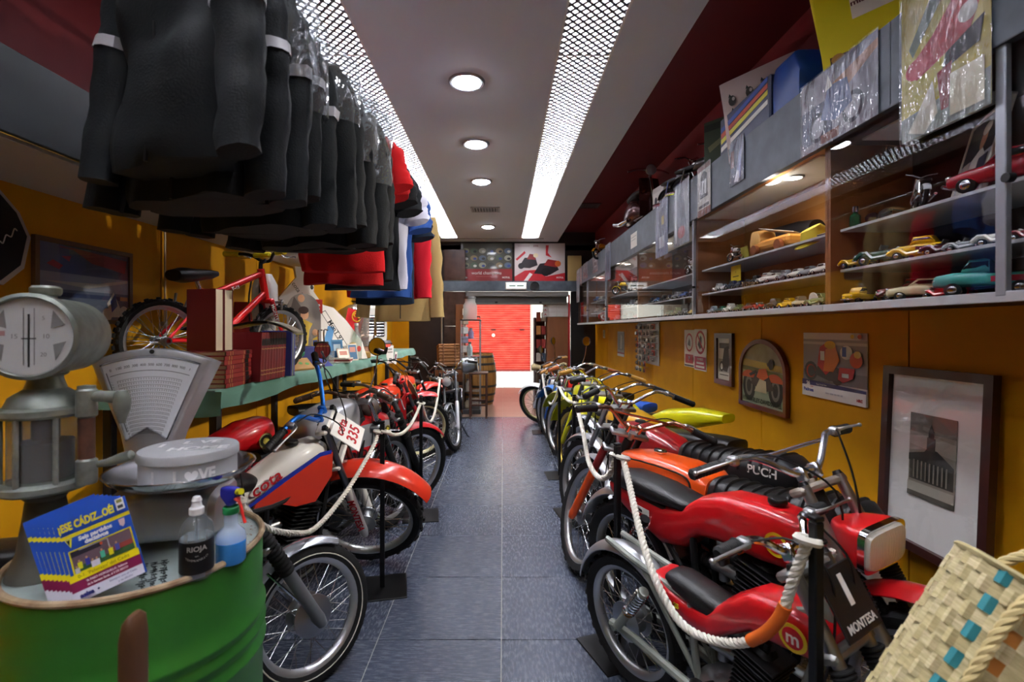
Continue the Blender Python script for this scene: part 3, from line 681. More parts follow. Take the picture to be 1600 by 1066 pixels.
# ---- left row -------------------------------------------------------------------------------
moto(name='moped', label='small moped with grey fork and chrome fender behind the green drum', front=(-.80, 2.03), rear=(-1.50, 1.66), s=.72, exside=1, lean=4, steer=26, rf=.275, rr=.275, tw=.033, knob=False, stripe=True, rim='#c9ccd0',
     slider=mat('#6f7276', .45, .4), stanchion=mat('#8e9094', .35, .7), gaiter=True, gait1=.62, forkL=1.06, ffender=(mat('#b9bec6', .25, .7), 62, 190, .085, .028), hubf=.075, rise=.10, barw=.54, pull=.08, bar=ALU,
     body=[('tank', DRED, tank_secs(-.05, -.46, -.08, -.24, .10)), ('seat', VINYL, seat_secs(-.46, -.95, -.12, .10))], rfender=(SILV, 30, 170, .10, .03))
cota = moto(label='red and white trial motorcycle with blue handlebar and knobbly tyres', front=(-.875, 2.96), rear=(-1.44, 2.02), s=.95, exside=1, forkL=.80, lean=9, steer=-54, rf=.345, rr=.32, tw=.040, rim='#d4d5d2', slider=WHITEPAINT, stanchion=STEEL, clampc=WHITEP, forktext='MONTESA', textside=-1,
     bar=mat('#1668c8', .3, .5, coat=.4), rise=.14, pull=.10, barw=.42, grip=GRIP, light='plate', plate=('#e6e4de', [('cota', .075, .045), ('335', .09, -.035)], '#b3141e'), platew=.19, plateh=.19, platetilt=38, platez=.86, ffender=(paint('#d2321c'), 46, 172, .15, .085), fflare=.2, engc=DARKM, cylc=BLACKM,
     body=[('tank', WHITEPAINT, [(-.03, .05, -.12, -.03, 3), (-.08, .085, -.19, .0, 3.2), (-.20, .10, -.24, -.01, 3.2), (-.34, .085, -.26, -.07, 3.2), (-.47, .075, -.26, -.15, 3), (-.70, .07, -.22, -.13, 3), (-.90, .085, -.16, -.10, 3), (-1.0, .07, -.12, -.08, 3)]),
           ('seat', VINYL, [(-.42, .05, -.16, -.12), (-.46, .08, -.18, -.10), (-.62, .09, -.17, -.075), (-.82, .085, -.14, -.06), (-.86, .06, -.12, -.08)])],
     panels=[('tank_panel', paint('#cf3416'), [(-.04, -.06), (-.12, -.06), (-.31, -.135), (-.46, -.215), (-.47, -.24), (-.36, -.245), (-.24, -.30), (-.12, -.31), (-.03, -.19)], .098, .012), ('blue_stripe', mat('#1b2f9a', .4), [(-.05, -.045), (-.12, -.045), (-.34, -.135), (-.50, -.215), (-.51, -.235), (-.33, -.155), (-.12, -.065), (-.05, -.065)], .105, .006)],
     cap=(-.22, -.012, BLACKP), texts=[('cota', .09, -.40, -.14, .089, '#b3141e', 24)], rfender=(WHITEPAINT, 60, 125, .15, .09), exc=BLACKM, swingc=WHITEP)
moto(label='motorcycle with red tail hump, silver tank and two round mirrors', front=(-.83, 3.62), rear=(-1.38, 2.50), forkL=.76, lean=0, steer=8, rf=.34, rr=.32, tw=.036, rim='#b9bbbd', slider=DARKM, gaiter=True, ffender=(CHROME, 35, 165, .10, .03), light='round', lightc=mat('#4a3f3a', .4),
     grip=mat('#4a3222', .6), bar=mat('#7a6a5e', .35, .8), barw=.38, rise=.05, mirrors=(-1, 1), mirx=.02, mirroll=10, body=[('tank', SILV, tank_secs(-.06, -.52, .12, -.18, .15, 2.3)), ('seat', VINYL, seat_secs(-.58, -.85, -.10)), ('tail_hump', RED, [(-.76, .09, -.06, .07, 3), (-.78, .11, -.07, .11, 3), (-.90, .115, -.06, .10, 3), (-1.04, .09, -.05, .05, 2.8), (-1.12, .05, -.04, .0, 2.4)], None, 22, 'red tail hump with gold round badge')],
     badges=[(-.84, -.005, .117, .042, [('#8f8a52', 1), ('#2a2a1c', .8), ('#b9a94a', .45)], None, '')], rfender=(SILV, 70, 170, .12, .05), panels=[('side_panel', mat('#c9cdc4', .4), [(-.50, -.25), (-.85, -.22), (-.78, -.42), (-.55, -.44)], .115, .01)])
rold = moto(label='red motorcycle with silver band and dark lettering on its tank', front=(-.76, 3.98), rear=(-1.42, 2.86), lean=3, steer=-14, rf=.34, rr=.32, tw=.036, knob=False, rim='#c9ccd0', slider=BLACKM, stanchion=STEEL, gaiter=True, hubf=.085, ffender=(RED, 42, 172, .11, .03), bar=ALU, rise=.03, barw=.38, pull=.10, grip=GRIP,
     body=[('tank', RED, [(-.03, .05, -.16, -.05, 3), (-.06, .11, -.24, -.01, 3.4), (-.16, .15, -.285, .015, 3.6), (-.40, .155, -.29, .01, 3.6), (-.56, .13, -.27, -.02, 3.4), (-.62, .09, -.24, -.05, 3)], lambda x, y, z: SILV if (abs(y) > .04 and -.19 < z < -.05) else None, 40), ('seat', VINYL, seat_secs(-.62, -1.2, -.09))],
     texts=[('ROLDAN', .075, -.36, -.235, .154, '#241416')], badges=[(-.12, -.105, .146, .026, [('#8f8a32', 1), ('#1c1c18', .8), ('#c9b93a', .5)], None, '')], light=None, rfender=(RED, 60, 165, .12, .04))
moto(label='orange tank motocross bike with cream oval number plate', front=(-.92, 5.42), rear=(-1.70, 4.42), lean=2, steer=-22, rf=.345, rr=.32, tw=.036, rim='#d9cf9a', slider=paint('#a3171c'), stanchion=STEEL, ffender=(paint('#b3161b'), 74, 165, .14, .09), light='plate', plate=('#b5a88e', None, ''), platew=.24, plateh=.25, plateshape='oval', clampc=RED, bar=BLACKM, crossbar=True, rise=.12, grip=GRIP,
     body=[('tank', ORED, [(-.03, .06, -.14, -.03, 3), (-.08, .12, -.20, .02, 3.2), (-.22, .15, -.25, .035, 3.2), (-.42, .14, -.25, .02, 3.2), (-.56, .11, -.22, -.03, 3), (-.62, .07, -.20, -.07, 3)]), ('seat', VINYL, seat_secs(-.60, -1.2, -.09)), ('side_panel', DRED, [(-.5, .12, -.40, -.24), (-.62, .13, -.42, -.22), (-.8, .12, -.36, -.22)])], panels=[('tank_shroud', DRED, [(-.04, -.05), (-.2, -.2), (-.22, -.42), (-.02, -.32)], .14, .01)], cap=(-.2, .03, BLACKP), rfender=(paint('#c81d1a'), 60, 170, .15, .09))
moto(label='farther orange motocross bike with broad red front fender and black fork', front=(-.97, 6.36), rear=(-1.58, 5.26), lean=0, steer=-4, rf=.35, rr=.32, tw=.042, slider=BLACKM, stanchion=BLACKM, ffender=(paint('#d92a1a'), 28, 125, .20, .07), fdrop=.05, bar=BLACKM, crossbar=True, rise=.12, grip=GRIP,
     body=[('tank', ORED, tank_secs(-.03, -.58, .03, -.24, .16, 3)), ('seat', VINYL, seat_secs(-.58, -1.2, -.08))], badges=[(-.16, -.08, .155, .03, [('#c9b93a', 1), ('#2a2a1c', .6)], None, '')], rfender=(paint('#c81d1a'), 60, 170, .15, .09))
moto(name='moped', label='dark moped with tall black handlebar in front of the wicker hamper', front=(-.92, 7.2), rear=(-1.40, 6.3), lean=4, steer=-10, rf=.30, rr=.30, tw=.03, knob=False, stanchion=mat('#e4e4de', .3, .2), slider=CHROME, bar=BLACKM, rise=.30, pull=.05, barw=.36, ffender=(BLACKM, 40, 165, .09, .03), body=[('tank', BLACKP, tank_secs(-.05, -.5, -.05, -.2, .1)), ('seat', VINYL, seat_secs(-.5, -1.0, -.1))])
moto(name='moped', label='dark grey moped with round chrome headlight facing the camera', front=(-.58, 5.84), rear=(-.70, 6.98), lean=3, steer=-20, rf=.275, rr=.275, tw=.033, knob=False, stripe=False, rim='#c4c8cc', slider=SILV, stanchion=mat('#43464d', .35, .4), ffender=(mat('#33363c', .3, .3, coat=.5), 15, 165, .10, .03), light='round', lightc=mat('#43464d', .35, .4), forkL=.80, hubf=.06, bar=CHROME, rise=.13, pull=.16, barw=.36, grip=GRIP,
     body=[('tank', mat('#43464d', .3, .4, coat=.5), tank_secs(-.05, -.5, -.1, -.26, .1)), ('seat', VINYL, seat_secs(-.5, -1.0, -.12))], rfender=(mat('#33363c', .3, .3), 20, 175, .11, .03))
# ---- right row ------------------------------------------------------------------------------
small = moto(label='small red childrens trial bike with black number plate one', front=(1.03, 1.12), rear=(.54, 2.0), framew=.06, exside=1, lean=4, steer=0, rf=.27, rr=.275, tw=.033, twr=.036, rim='#b9bbbd', framec=FRAMEG, swingc=FRAMEG, slider=BLACKM, stanchion=ALU, gaiter=True, gait1=.50, forkL=.80, bar=CHROME, rise=.07, pull=.04, barw=.31, grip=GRIP, clampc=mat('#8c8f8d', .4, .6),
     light='plate', plate=('#141417', [('1', .12, .025), ('MONTESA', .036, -.072)], '#d9d7d2'), platew=.21, plateh=.21, platez=.84, ffender=(SILV, 30, 165, .09, .03), rfender=(mat('#aeb1b5', .28, .8), 35, 165, .10, .035), shocktop=(.24, .66), shockc=FRAMEG, springc=CHROME, coverc=BLACKP,
     body=[('tank', RED, [(.09, .05, -.18, -.08, 4), (.05, .085, -.20, -.055, 4), (-.08, .10, -.21, -.045, 4), (-.20, .095, -.22, -.065, 4), (-.31, .085, -.30, -.145, 4), (-.40, .085, -.375, -.24, 4), (-.50, .085, -.355, -.26, 4), (-.60, .09, -.31, -.235, 4), (-.68, .085, -.26, -.20, 4), (-.70, .07, -.24, -.20, 4)]), ('seat', VINYL, [(-.32, .05, -.26, -.21), (-.35, .075, -.29, -.19), (-.47, .083, -.28, -.175), (-.58, .08, -.25, -.165), (-.63, .065, -.22, -.175)])],
     badges=[(-.02, -.128, .102, .05, MONT, 'm', '#e8e4da')], texts=[('cota 25', .03, -.58, -.285, .0905, '#d8d020', 0)])
moto(label='red trial motorcycle with rectangular headlight beside the building print', front=(1.26, 1.36), rear=(.65, 2.43), exside=1, framew=.062, lean=3, lightz=.72, lightx=.11, steer=-7, rf=.335, rr=.31, tw=.038, rim='#a9abad', slider=ALU, stanchion=ALU, clampc=mat('#a39a90', .4, .5), gaiter=True, gait1=.44, forkL=.74, bar=mat('#b9bbc0', .25, .9), rise=.10, pull=.08, barw=.42, crossbar=True, grip=GRIP, light='rect', leverc=mat('#c9cbcb', .3, .8), rfender=(mat('#aeb1b5', .28, .8), 25, 160, .12, .05),
     ffender=(paint('#b3141b'), 30, 165, .11, .06), shocktop=(.24, .66), body=[('tank', RED, [(-.02, .05, -.20, -.06, 4), (-.06, .085, -.23, -.035, 4), (-.20, .10, -.24, -.025, 4), (-.36, .095, -.235, -.035, 4), (-.48, .085, -.25, -.08, 4), (-.56, .085, -.33, -.14, 4), (-.68, .09, -.36, -.17, 4), (-.84, .09, -.30, -.17, 4), (-.98, .08, -.23, -.155, 4), (-1.04, .06, -.21, -.155, 4)]), ('seat', VINYL, [(-.52, .05, -.165, -.13), (-.56, .085, -.175, -.115), (-.72, .10, -.18, -.09), (-.92, .095, -.175, -.08), (-1.00, .075, -.165, -.095)])],
     cap=(-.17, -.025, BLACKP), badges=[(-.12, -.135, .100, .044, MONT, 'm', '#e8e4da'), (-.76, -.28, .091, .016, [('#77797b', 1)], None, '')], panels=[('side_badge', PAPER, [(-.74, -.215), (-.86, -.205), (-.86, -.235), (-.74, -.245)], .0895, .003)], texts=[('cota', .022, -.80, -.225, .0945, '#16161a', -5)])
puch = moto(label='orange tank motorcycle with ribbed black seat and red fork sleeves', front=(.47, 2.93), rear=(1.20, 1.92), lean=3, steer=-26, rf=.335, rr=.31, tw=.036, rim='#b9bbbd', slider=ORNG, stanchion=BLACKM, sleeve='#7d1016', forkL=.66, bar=mat('#b98f7c', .25, .9), rise=.10, pull=.12, barw=.42, crossbar=True, grip=GRIP, ffender=(mat('#a9abad', .3, .8), 45, 160, .11, .03), cylc=ALU, ribs=11, lines=[[(-.10, -.04), (-.16, -.015), (-.40, -.02), (-.50, -.04), (-.52, -.10), (-.50, -.185), (-.40, -.20), (-.20, -.17), (-.12, -.10)]],
     body=[('tank', ORNG, [(-.02, .05, -.17, -.04, 3.4), (-.05, .11, -.22, .0, 4), (-.14, .14, -.25, .015, 4.5), (-.40, .15, -.25, .01, 4.5), (-.54, .145, -.24, -.01, 4.5), (-.58, .12, -.22, -.03, 4)], None, 36), ('seat', VINYL, [(-.55, .07, -.20, -.06, 3), (-.59, .12, -.24, -.02, 3), (-.80, .135, -.24, -.03, 3), (-1.05, .135, -.24, .02, 3), (-1.18, .12, -.20, .02, 3), (-1.22, .08, -.15, -.02, 3)]), ('side_panel', ORNG, [(-.50, .08, -.34, -.24, 4), (-.60, .125, -.42, -.24, 4), (-.85, .125, -.38, -.22, 4), (-.98, .09, -.30, -.22, 4)])],
     cap=(-.24, .014, CHROME), badges=[(-.22, -.10, .145, .042, [('#e6e0d4', 1)], None, ''), ], texts=[('PUCH', .05, -1.02, -.06, .138, '#d9d7d2')], rfender=(mat('#a9abad', .3, .8), 40, 160, .12, .04))
_t, _M, _s, _P, _L = puch
hd_ = None
moto(label='dark red motorcycle with ribbed black seat behind the orange one', front=(.57, 3.52), rear=(1.24, 2.42), lean=2, steer=-10, rf=.335, rr=.31, tw=.036, rim='#b9bbbd', slider=ALU, stanchion=mat('#9a9ca0', .3, .8), bar=mat('#c4c6ca', .2, .9), rise=.12, pull=.14, barw=.42, grip=GRIP, ffender=(mat('#a9abad', .3, .8), 45, 160, .11, .03), ribs=10, cylc=ALU,
     body=[('tank', DRED, tank_secs(-.05, -.58, .01, -.22, .14, 3)), ('seat', VINYL, [(-.55, .07, -.20, -.06, 3), (-.59, .12, -.22, -.02, 3), (-.80, .135, -.22, -.02, 3), (-1.15, .135, -.22, .02, 3), (-1.22, .08, -.15, -.02, 3)])], texts=[('PUCH', .055, -1.08, -.06, .138, '#d9d7d2')], rfender=(SILV, 40, 165, .12, .04), cap=(-.2, .012, BLACKP), tail=(-.25, .72))
moto(label='motorcycle with chrome front fender and small mustard yellow tank', front=(.65, 4.14), rear=(1.28, 3.02), lean=1, steer=-16, rf=.345, rr=.32, tw=.037, rim='#c4c6c8', slider=mat('#5a5c60', .45, .4), stanchion=mat('#6a6c70', .4, .5), hubf=.085, ffender=(mat('#b4b7bc', .22, .9), 40, 172, .12, .035), bar=CHROME, rise=.10, barw=.42, grip=GRIP, body=[('tank', paint('#d09a1c'), tank_secs(-.05, -.56, .0, -.24, .13, 2.8)), ('seat', VINYL, seat_secs(-.56, -1.15, -.08))], panels=[('badge_plate', mat('#1a1a20', .4), [(-.16, -.08), (-.34, -.08), (-.34, -.14), (-.16, -.14)], .132, .004)], texts=[('OSSA', .045, -.25, -.11, .138, '#e8e4da')], rfender=(SILV, 40, 165, .12, .05), tail=(-.28, .74))
moto(label='bright yellow trial motorcycle with gold rimmed knobbly front wheel', front=(.665, 4.86), rear=(1.30, 3.74), lean=0, steer=-14, rf=.345, rr=.32, tw=.038, rim='#d9b95a', slider=paint('#cfd010'), stanchion=mat('#5a5c60', .4, .5), ffender=(YEL, 18, 165, .15, .085), bar=CHROME, rise=.11, barw=.43, grip=mat('#b98a3a', .6), engc=DARKM,
     body=[('tank', YEL, tank_secs(-.04, -.58, .01, -.22, .12, 3)), ('seat', VINYL, seat_secs(-.56, -.9, -.10, .10)), ('tail_unit', YEL, [(-.80, .09, -.18, -.08, 3), (-.95, .12, -.17, -.01, 3), (-1.2, .11, -.12, .03, 3), (-1.45, .07, -.04, .02, 3)])], badges=[(-.25, -.12, .122, .05, [('#16161a', 1)], None, '')], rfender=(YEL, 60, 170, .14, .09))
moto(label='yellow and blue motorcycle behind the gold rimmed one', front=(.645, 5.58), rear=(1.27, 4.48), lean=-2, steer=-12, rf=.34, rr=.32, tw=.036, rim='#c9ccd0', slider=DARKM, ffender=(paint('#c9cc20'), 25, 165, .14, .07), bar=CHROME, rise=.12, barw=.42, grip=mat('#a4552a', .6), body=[('tank', paint('#c6c818'), tank_secs(-.04, -.58, .02, -.22, .13, 3)), ('seat', mat('#1d56b8', .5), seat_secs(-.56, -1.1, -.08))], panels=[('side_panel', paint('#2a78d0'), [(-.1, -.14), (-.5, -.18), (-.7, -.34), (-.3, -.42)], .12, .012)], rfender=(paint('#c6c818'), 60, 170, .14, .08))
moto(label='blue and red motorcycle in the middle of the right row', front=(.635, 6.30), rear=(1.26, 5.22), lean=-2, steer=-10, rf=.335, rr=.32, tw=.036, rim='#b9bbbd', slider=paint('#2a6ac8'), ffender=(paint('#2a78d0'), 30, 165, .14, .06), bar=CHROME, rise=.12, barw=.42, grip=mat('#b07a3a', .6), mirrors=(-1,), body=[('tank', paint('#c8201c'), tank_secs(-.04, -.58, .04, -.2, .13, 3)), ('seat', VINYL, seat_secs(-.56, -1.1, -.08))], panels=[('side_panel', paint('#2a78d0'), [(-.06, -.05), (-.3, -.1), (-.6, -.3), (-.2, -.4)], .135, .012)], rfender=(SILV, 60, 170, .14, .08))
moto(name='moped', label='red moped with tan grips, second from the far end', front=(.63, 6.92), rear=(1.22, 5.98), lean=-6, steer=-10, rf=.29, rr=.29, tw=.034, knob=False, slider=SILV, ffender=(SILV, 30, 165, .10, .03), bar=CHROME, rise=.14, barw=.38, grip=mat('#b98a4a', .6), light=None, body=[('tank', RED, tank_secs(-.04, -.5, .02, -.2, .12, 3)), ('seat', VINYL, seat_secs(-.5, -1.0, -.1))], rfender=(SILV, 40, 170, .12, .04))
moto(name='moped', label='white moped with big white fender at the far right end', front=(.56, 7.52), rear=(1.20, 6.62), lean=-6, steer=24, rf=.31, rr=.30, tw=.034, knob=False, rim='#8f8a62', slider=mat('#d9dbdc', .35), stanchion=STEEL, ffender=(mat('#d9dcde', .3, coat=.4), 35, 168, .12, .03), bar=BLACKM, rise=.16, barw=.40, grip=mat('#b98a4a', .6), mirrors=(1, -1), mirx=.0, body=[('tank', mat('#d9dcde', .3, coat=.4), tank_secs(-.04, -.5, -.02, -.24, .12, 3)), ('leg_shield', mat('#d9dcde', .35), [(.06, .12, -.62, -.30, 4), (.0, .2, -.62, -.15, 4), (-.03, .2, -.6, -.15, 4)]), ('seat', VINYL, seat_secs(-.5, -1.0, -.1))])
# ---------------------------------------------------------------- wall cabinets on the right
CX, CBK, CZ0, CZ1, CZT = 1.38, 1.70, 1.53, 2.23, 2.53
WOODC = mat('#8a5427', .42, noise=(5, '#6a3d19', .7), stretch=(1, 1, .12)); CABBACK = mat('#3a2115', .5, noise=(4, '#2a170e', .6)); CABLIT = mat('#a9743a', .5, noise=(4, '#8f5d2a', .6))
ALUF = mat('#a2a7af', .35, .7); SHELFM = mat('#b7babf', .3)
PANE = pane_mat()
bays = [(.62, 2.10, 'first'), (2.10, 3.55, 'second'), (3.55, 5.06, 'third'), (5.06, 6.57, 'fourth'), (6.57, 8.02, 'fifth'), (8.02, 9.05, 'sixth')]
ords = ['nearest', 'second', 'third', 'fourth', 'fifth', 'farthest']
for bi, (a, b, nm) in enumerate(bays):
    m_ = (a+b)/2; w = b-a
    t = thing('wall_cabinet', f'glass fronted wooden display cabinet, {ords[bi]} from the camera along the right wall' if 0 < bi < 5 else ('display cabinet nearest the camera with big toy cars' if bi == 0 else 'farthest display cabinet beside the shop entrance'), 'cabinet', (CX, m_, CZ0), group='display cabinets on the right wall')
    d = CBK-CX+.06
    q = MB(WOODC); q.box((d/2, 0, .011), (d, w-.002, .022)); q.box((d/2, 0, CZ1-CZ0+.011), (d, w-.002, .02)); q.box((d-.012, 0, .36), (.02, w-.002, .70))
    q.mats[0] = CABLIT if bi == 1 else CABBACK; q.build('carcass', t)  # paler wood in the second bay, its lamplight put into the colour
    for sd in (-1, 1): MB(WOODC).box((d/2, sd*(w/2-.009), .36), (d-.02, .016, .678)).build('side_panel', t)
    MB(mat('#b9bcc0', .35, .4)).box((-.004, 0, .008), (.016, w-.002, .03), .002).build('front_rail', t)
    MB(DKBROWN).box((d/2+.006, 0, .90), (d-.012, w-.002, .016)).build('top_board', t); MB(DKBROWN).box((d-.03, 0, .81), (.02, w-.002, .16)).build('top_board', t)
    for z in (.165, .335):
        MB(SHELFM).box((d/2+.015, 0, z), (d-.07, w-.036, .011), .001).build('shelf', t)
    for k in (0, 1):
        g = MB(PANE); g.box((.004+.007*k, (-1 if k else 1)*w/4, .365), (.003, w/2+.02, .66)); g.build('glass_pane', t)
    if bi in (0, 2, 4) or True:
        MB(ALUF).box((-.004, w/2-.012, .355), (.018, .024, .69), .002).build('post', t) if bi in (1, 3, 4) else None
        if bi == 0: MB(ALUF).box((-.004, 1.35-m_, .355), (.018, .03, .69), .002).build('post', t); MB(BLACKP).cyl((-.02, 1.33-m_, .33), (.0, 1.33-m_, .33), .013, n=10).build('lock', t)
    if bi > 0:
        MB(BLACKP).cyl((-.02, w/2-.02, .22), (.0, w/2-.02, .22), .009, n=10).build('lock', t)
    if bi == 0: MB(mat('#d9d7d2', .6)).box((.2, .45, CZ1-CZ0-.004), (.22, .40, .008)).build('light_panel', t)
    else:
        MB(mat('#cfcac2', .6)).box((.16, 0, CZ1-CZ0-.004), (.24, w-.2, .008)).build('light_panel', t)
    if bi in (1, 2, 3, 4):
        ly = [-.33, .1, .0, .1][bi-1]
        lp = MB(RING).lathe([(.034, 0), (.036, -.008), (.046, -.009), (.048, 0)], 20, T(.10, ly, CZ1-CZ0-.008)).build('cabinet_lamp', t)
        sl = bpy.data.lights.new('cabinet_spot', 'SPOT'); sl.energy = SPOT_W; sl.color = (1, .93, .82); sl.spot_size = RAD(76); sl.spot_blend = .8; sl.shadow_soft_size = .03; so = bpy.data.objects.new('cabinet_spot', sl); C.objects.link(so); so.parent = lp; so.matrix_local = T(.10, ly, CZ1-CZ0-.03) @ V((-3.4, .6, -.62)).to_track_quat('-Z', 'Y').to_matrix().to_4x4()
        MB(mat('#fff3da', .4, emit=CAB_E)).lathe([(0, -.006), (.034, -.003)], 18, T(.10, ly, CZ1-CZ0-.008)).build('lamp_lens', lp)
t = thing('fascia', 'slate grey fascia board running along the tops of the cabinets', 'fascia', (CX, 4.6, CZ1))
for a, b in ((.62, 1.72), (1.723, 5.06), (5.063, 9.05)): MB(SLATE).box((-.012, (a+b)/2-4.6, .15), (.02, b-a, .30), .001).build('board', t)
MB(mat('#4b4d52', .5)).box((-.006, 4.835-4.6, .004), (.03, 8.42, .012)).build('lower_lip', t)
SHZ = (CZ0+.022, CZ0+.171, CZ0+.341)     # standing heights: cabinet floor, two shelves
TOPZ = CZ1+.208
# --- bagged posters hung on the fascia
BAG = pane_mat('#f4f6f8', .08, .05, (16, 1.0, (1.4, 2, .35)), .14)
def bagged(lab, ya, yb, zb, zt, base, layers, name='bagged_poster'):
    w, h = yb-ya, zt-zb
    t = thing(name, lab, 'poster', M=T(CX-.027, (ya+yb)/2, (za+zb)/2 if False else (zt+zb)/2) @ RZ(-90), group='plastic bagged posters on the fascia')
    picture(w, h, layers, MX.Identity(4), base, .002, .45).build('print', t)
    q = MB(BAG); rr = random.Random(int(ya*1000))
    def f(u, v):
        edge = min(u, 1-u, v, 1-v); return ((u-.5)*(w+.012), -.004-.013*min(1, edge*6)*(.5+.5*NZ.noise(V((u*9+ya*9, v*1.8, 1)))), (v-.5)*(h+.012))
    q.grid(f, 36, 14); q.build('plastic_sleeve', t)
    return t
bagged('large bagged landscape poster of a bluish motorcycle on the grey fascia', 1.77, 2.22, 2.225, 2.535, '#7c7a86', [
    ('#4a4f6a', R4(0, .1, .45, .6)), ('#a9785a', [(.5, .5), (1, .8), (1, .9), (.45, .75)]), ('#3a3f50', ellip(.25, .28, .13, .2)), ('#8f8f9a', ellip(.25, .28, .09, .14)), ('#3a3f50', ellip(.72, .28, .13, .2)), ('#8f8f9a', ellip(.72, .28, .09, .14)), ('#5a6a94', [(.3, .35), (.4, .75), (.65, .7), (.72, .35), (.5, .25)]), ('#c9c6c2', [(.36, .7), (.4, .9), (.46, .72)]), ('#7a4a44', R4(.3, .02, .55, .14))])
bagged('large bagged portrait poster of a rider in red on yellow, nearest the camera', 1.36, 1.665, 2.075, 2.56, '#b3a23c', [
    ('#7f8a84', [(0, 0), (1, 0), (1, .22), (.0, .16)]), ('#5a6a5a', [(.5, 1), (.75, 1), (.15, .55), (.1, .62)]), ('#b0222c', [(.72, 1), (1, 1), (.95, .72), (.8, .5), (.2, .38), (.12, .5), (.4, .62), (.6, .75)]), ('#d9d7d2', ellip(.78, .62, .10, .06)), ('#c23a44', ellip(.2, .46, .14, .07)), ('#23252c', [(.55, .45), (.95, .55), (.9, .4), (.5, .34)]), ('#8a1a24', [(.45, .35), (.62, .38), (.58, .1), (.5, .1)]), ('#c9c4b2', [(.1, .05), (.4, .32), (.46, .1), (.3, .0)]), ('#d9d2b8', R4(.6, .04, .95, .3))])
bagged('small bagged poster with a bluish white streak on the grey fascia', 2.755, 2.92, 2.295, 2.545, '#4a5068', [('#8a93c2', [(.4, .05), (.75, .1), (.85, .8), (.6, .6)]), ('#d9dbe6', [(.3, .05), (.5, .3), (.7, .2), (.6, .02)]), ('#7a3a3a', R4(.05, .4, .3, .8))])
bagged('bagged poster showing an old car front with an orange strip', 3.20, 3.41, 2.215, 2.555, '#b9b2a6', [('#7a3a22', R4(0, 0, 1, .14)), ('#2a2a2c', [(.2, .35), (.8, .35), (.75, .8), (.5, .88), (.25, .8)]), ('#d9d9d6', R4(.3, .42, .45, .7)), ('#d9d9d6', R4(.55, .42, .7, .7)), ('#2a2a2c', R4(.1, .16, .9, .22)), ('#7a3a22', R4(.0, .9, 1, 1))])
bagged('long clear bagged print hanging just left of the aluminium post', 3.565, 3.88, 2.09, 2.56, '#8f939c', [('#5a5f70', [(.2, .2), (.8, .3), (.6, .9), (.3, .8)]), ('#b9646a', ellip(.5, .2, .25, .1)), ('#d9dbe0', R4(.05, .05, .2, .95))])
bagged('long clear bagged print with yellow specks, second left of the post', 4.03, 4.35, 2.07, 2.55, '#7f86a0', [('#4a5272', [(.2, .1), (.7, .2), (.8, .9), (.3, .8)]), ('#b59a3a', R4(.5, .55, .7, .7)), ('#c9cdd8', R4(.3, .15, .75, .35))])
bagged('slim bagged print low on the fascia before the yellow toy bike', 6.18, 6.50, 2.08, 2.54, '#8088a0', [('#55607c', R4(.2, .2, .8, .8))])
bagged('small bagged picture with dark band, right of the slim farther prints', 7.0, 7.4, 2.28, 2.53, '#6a6670', [('#b9b0b2', R4(.2, .3, .8, .7)), ('#4a3a3e', R4(.3, .4, .7, .6))])
bagged('small pale bagged picture, second from the far end of fascia', 7.85, 8.3, 2.27, 2.53, '#8a868c', [('#5a5a66', R4(.2, .2, .8, .6))])
bagged('narrow bagged print with reddish border near the far end', 8.45, 8.62, 2.2, 2.53, '#8a5a54', [('#c9b9b2', R4(.2, .1, .8, .9))])
bagged('longest bagged strip at the far end of the fascia', 8.72, 9.03, 1.93, 2.52, '#a6a6ac', [('#7a7c88', R4(.2, .1, .8, .9))])
n_ = picture(.24, .15, [('#b9b9b6', R4(.1, .7, .9, .76)), ('#b9b9b6', R4(.1, .5, .8, .56))], T(CX-.024, 5.09, 2.37) @ RZ(-90), '#e3e1da', .001, .8).build('paper_note'); tag(n_, 'small blank white note taped to the grey fascia', 'note')

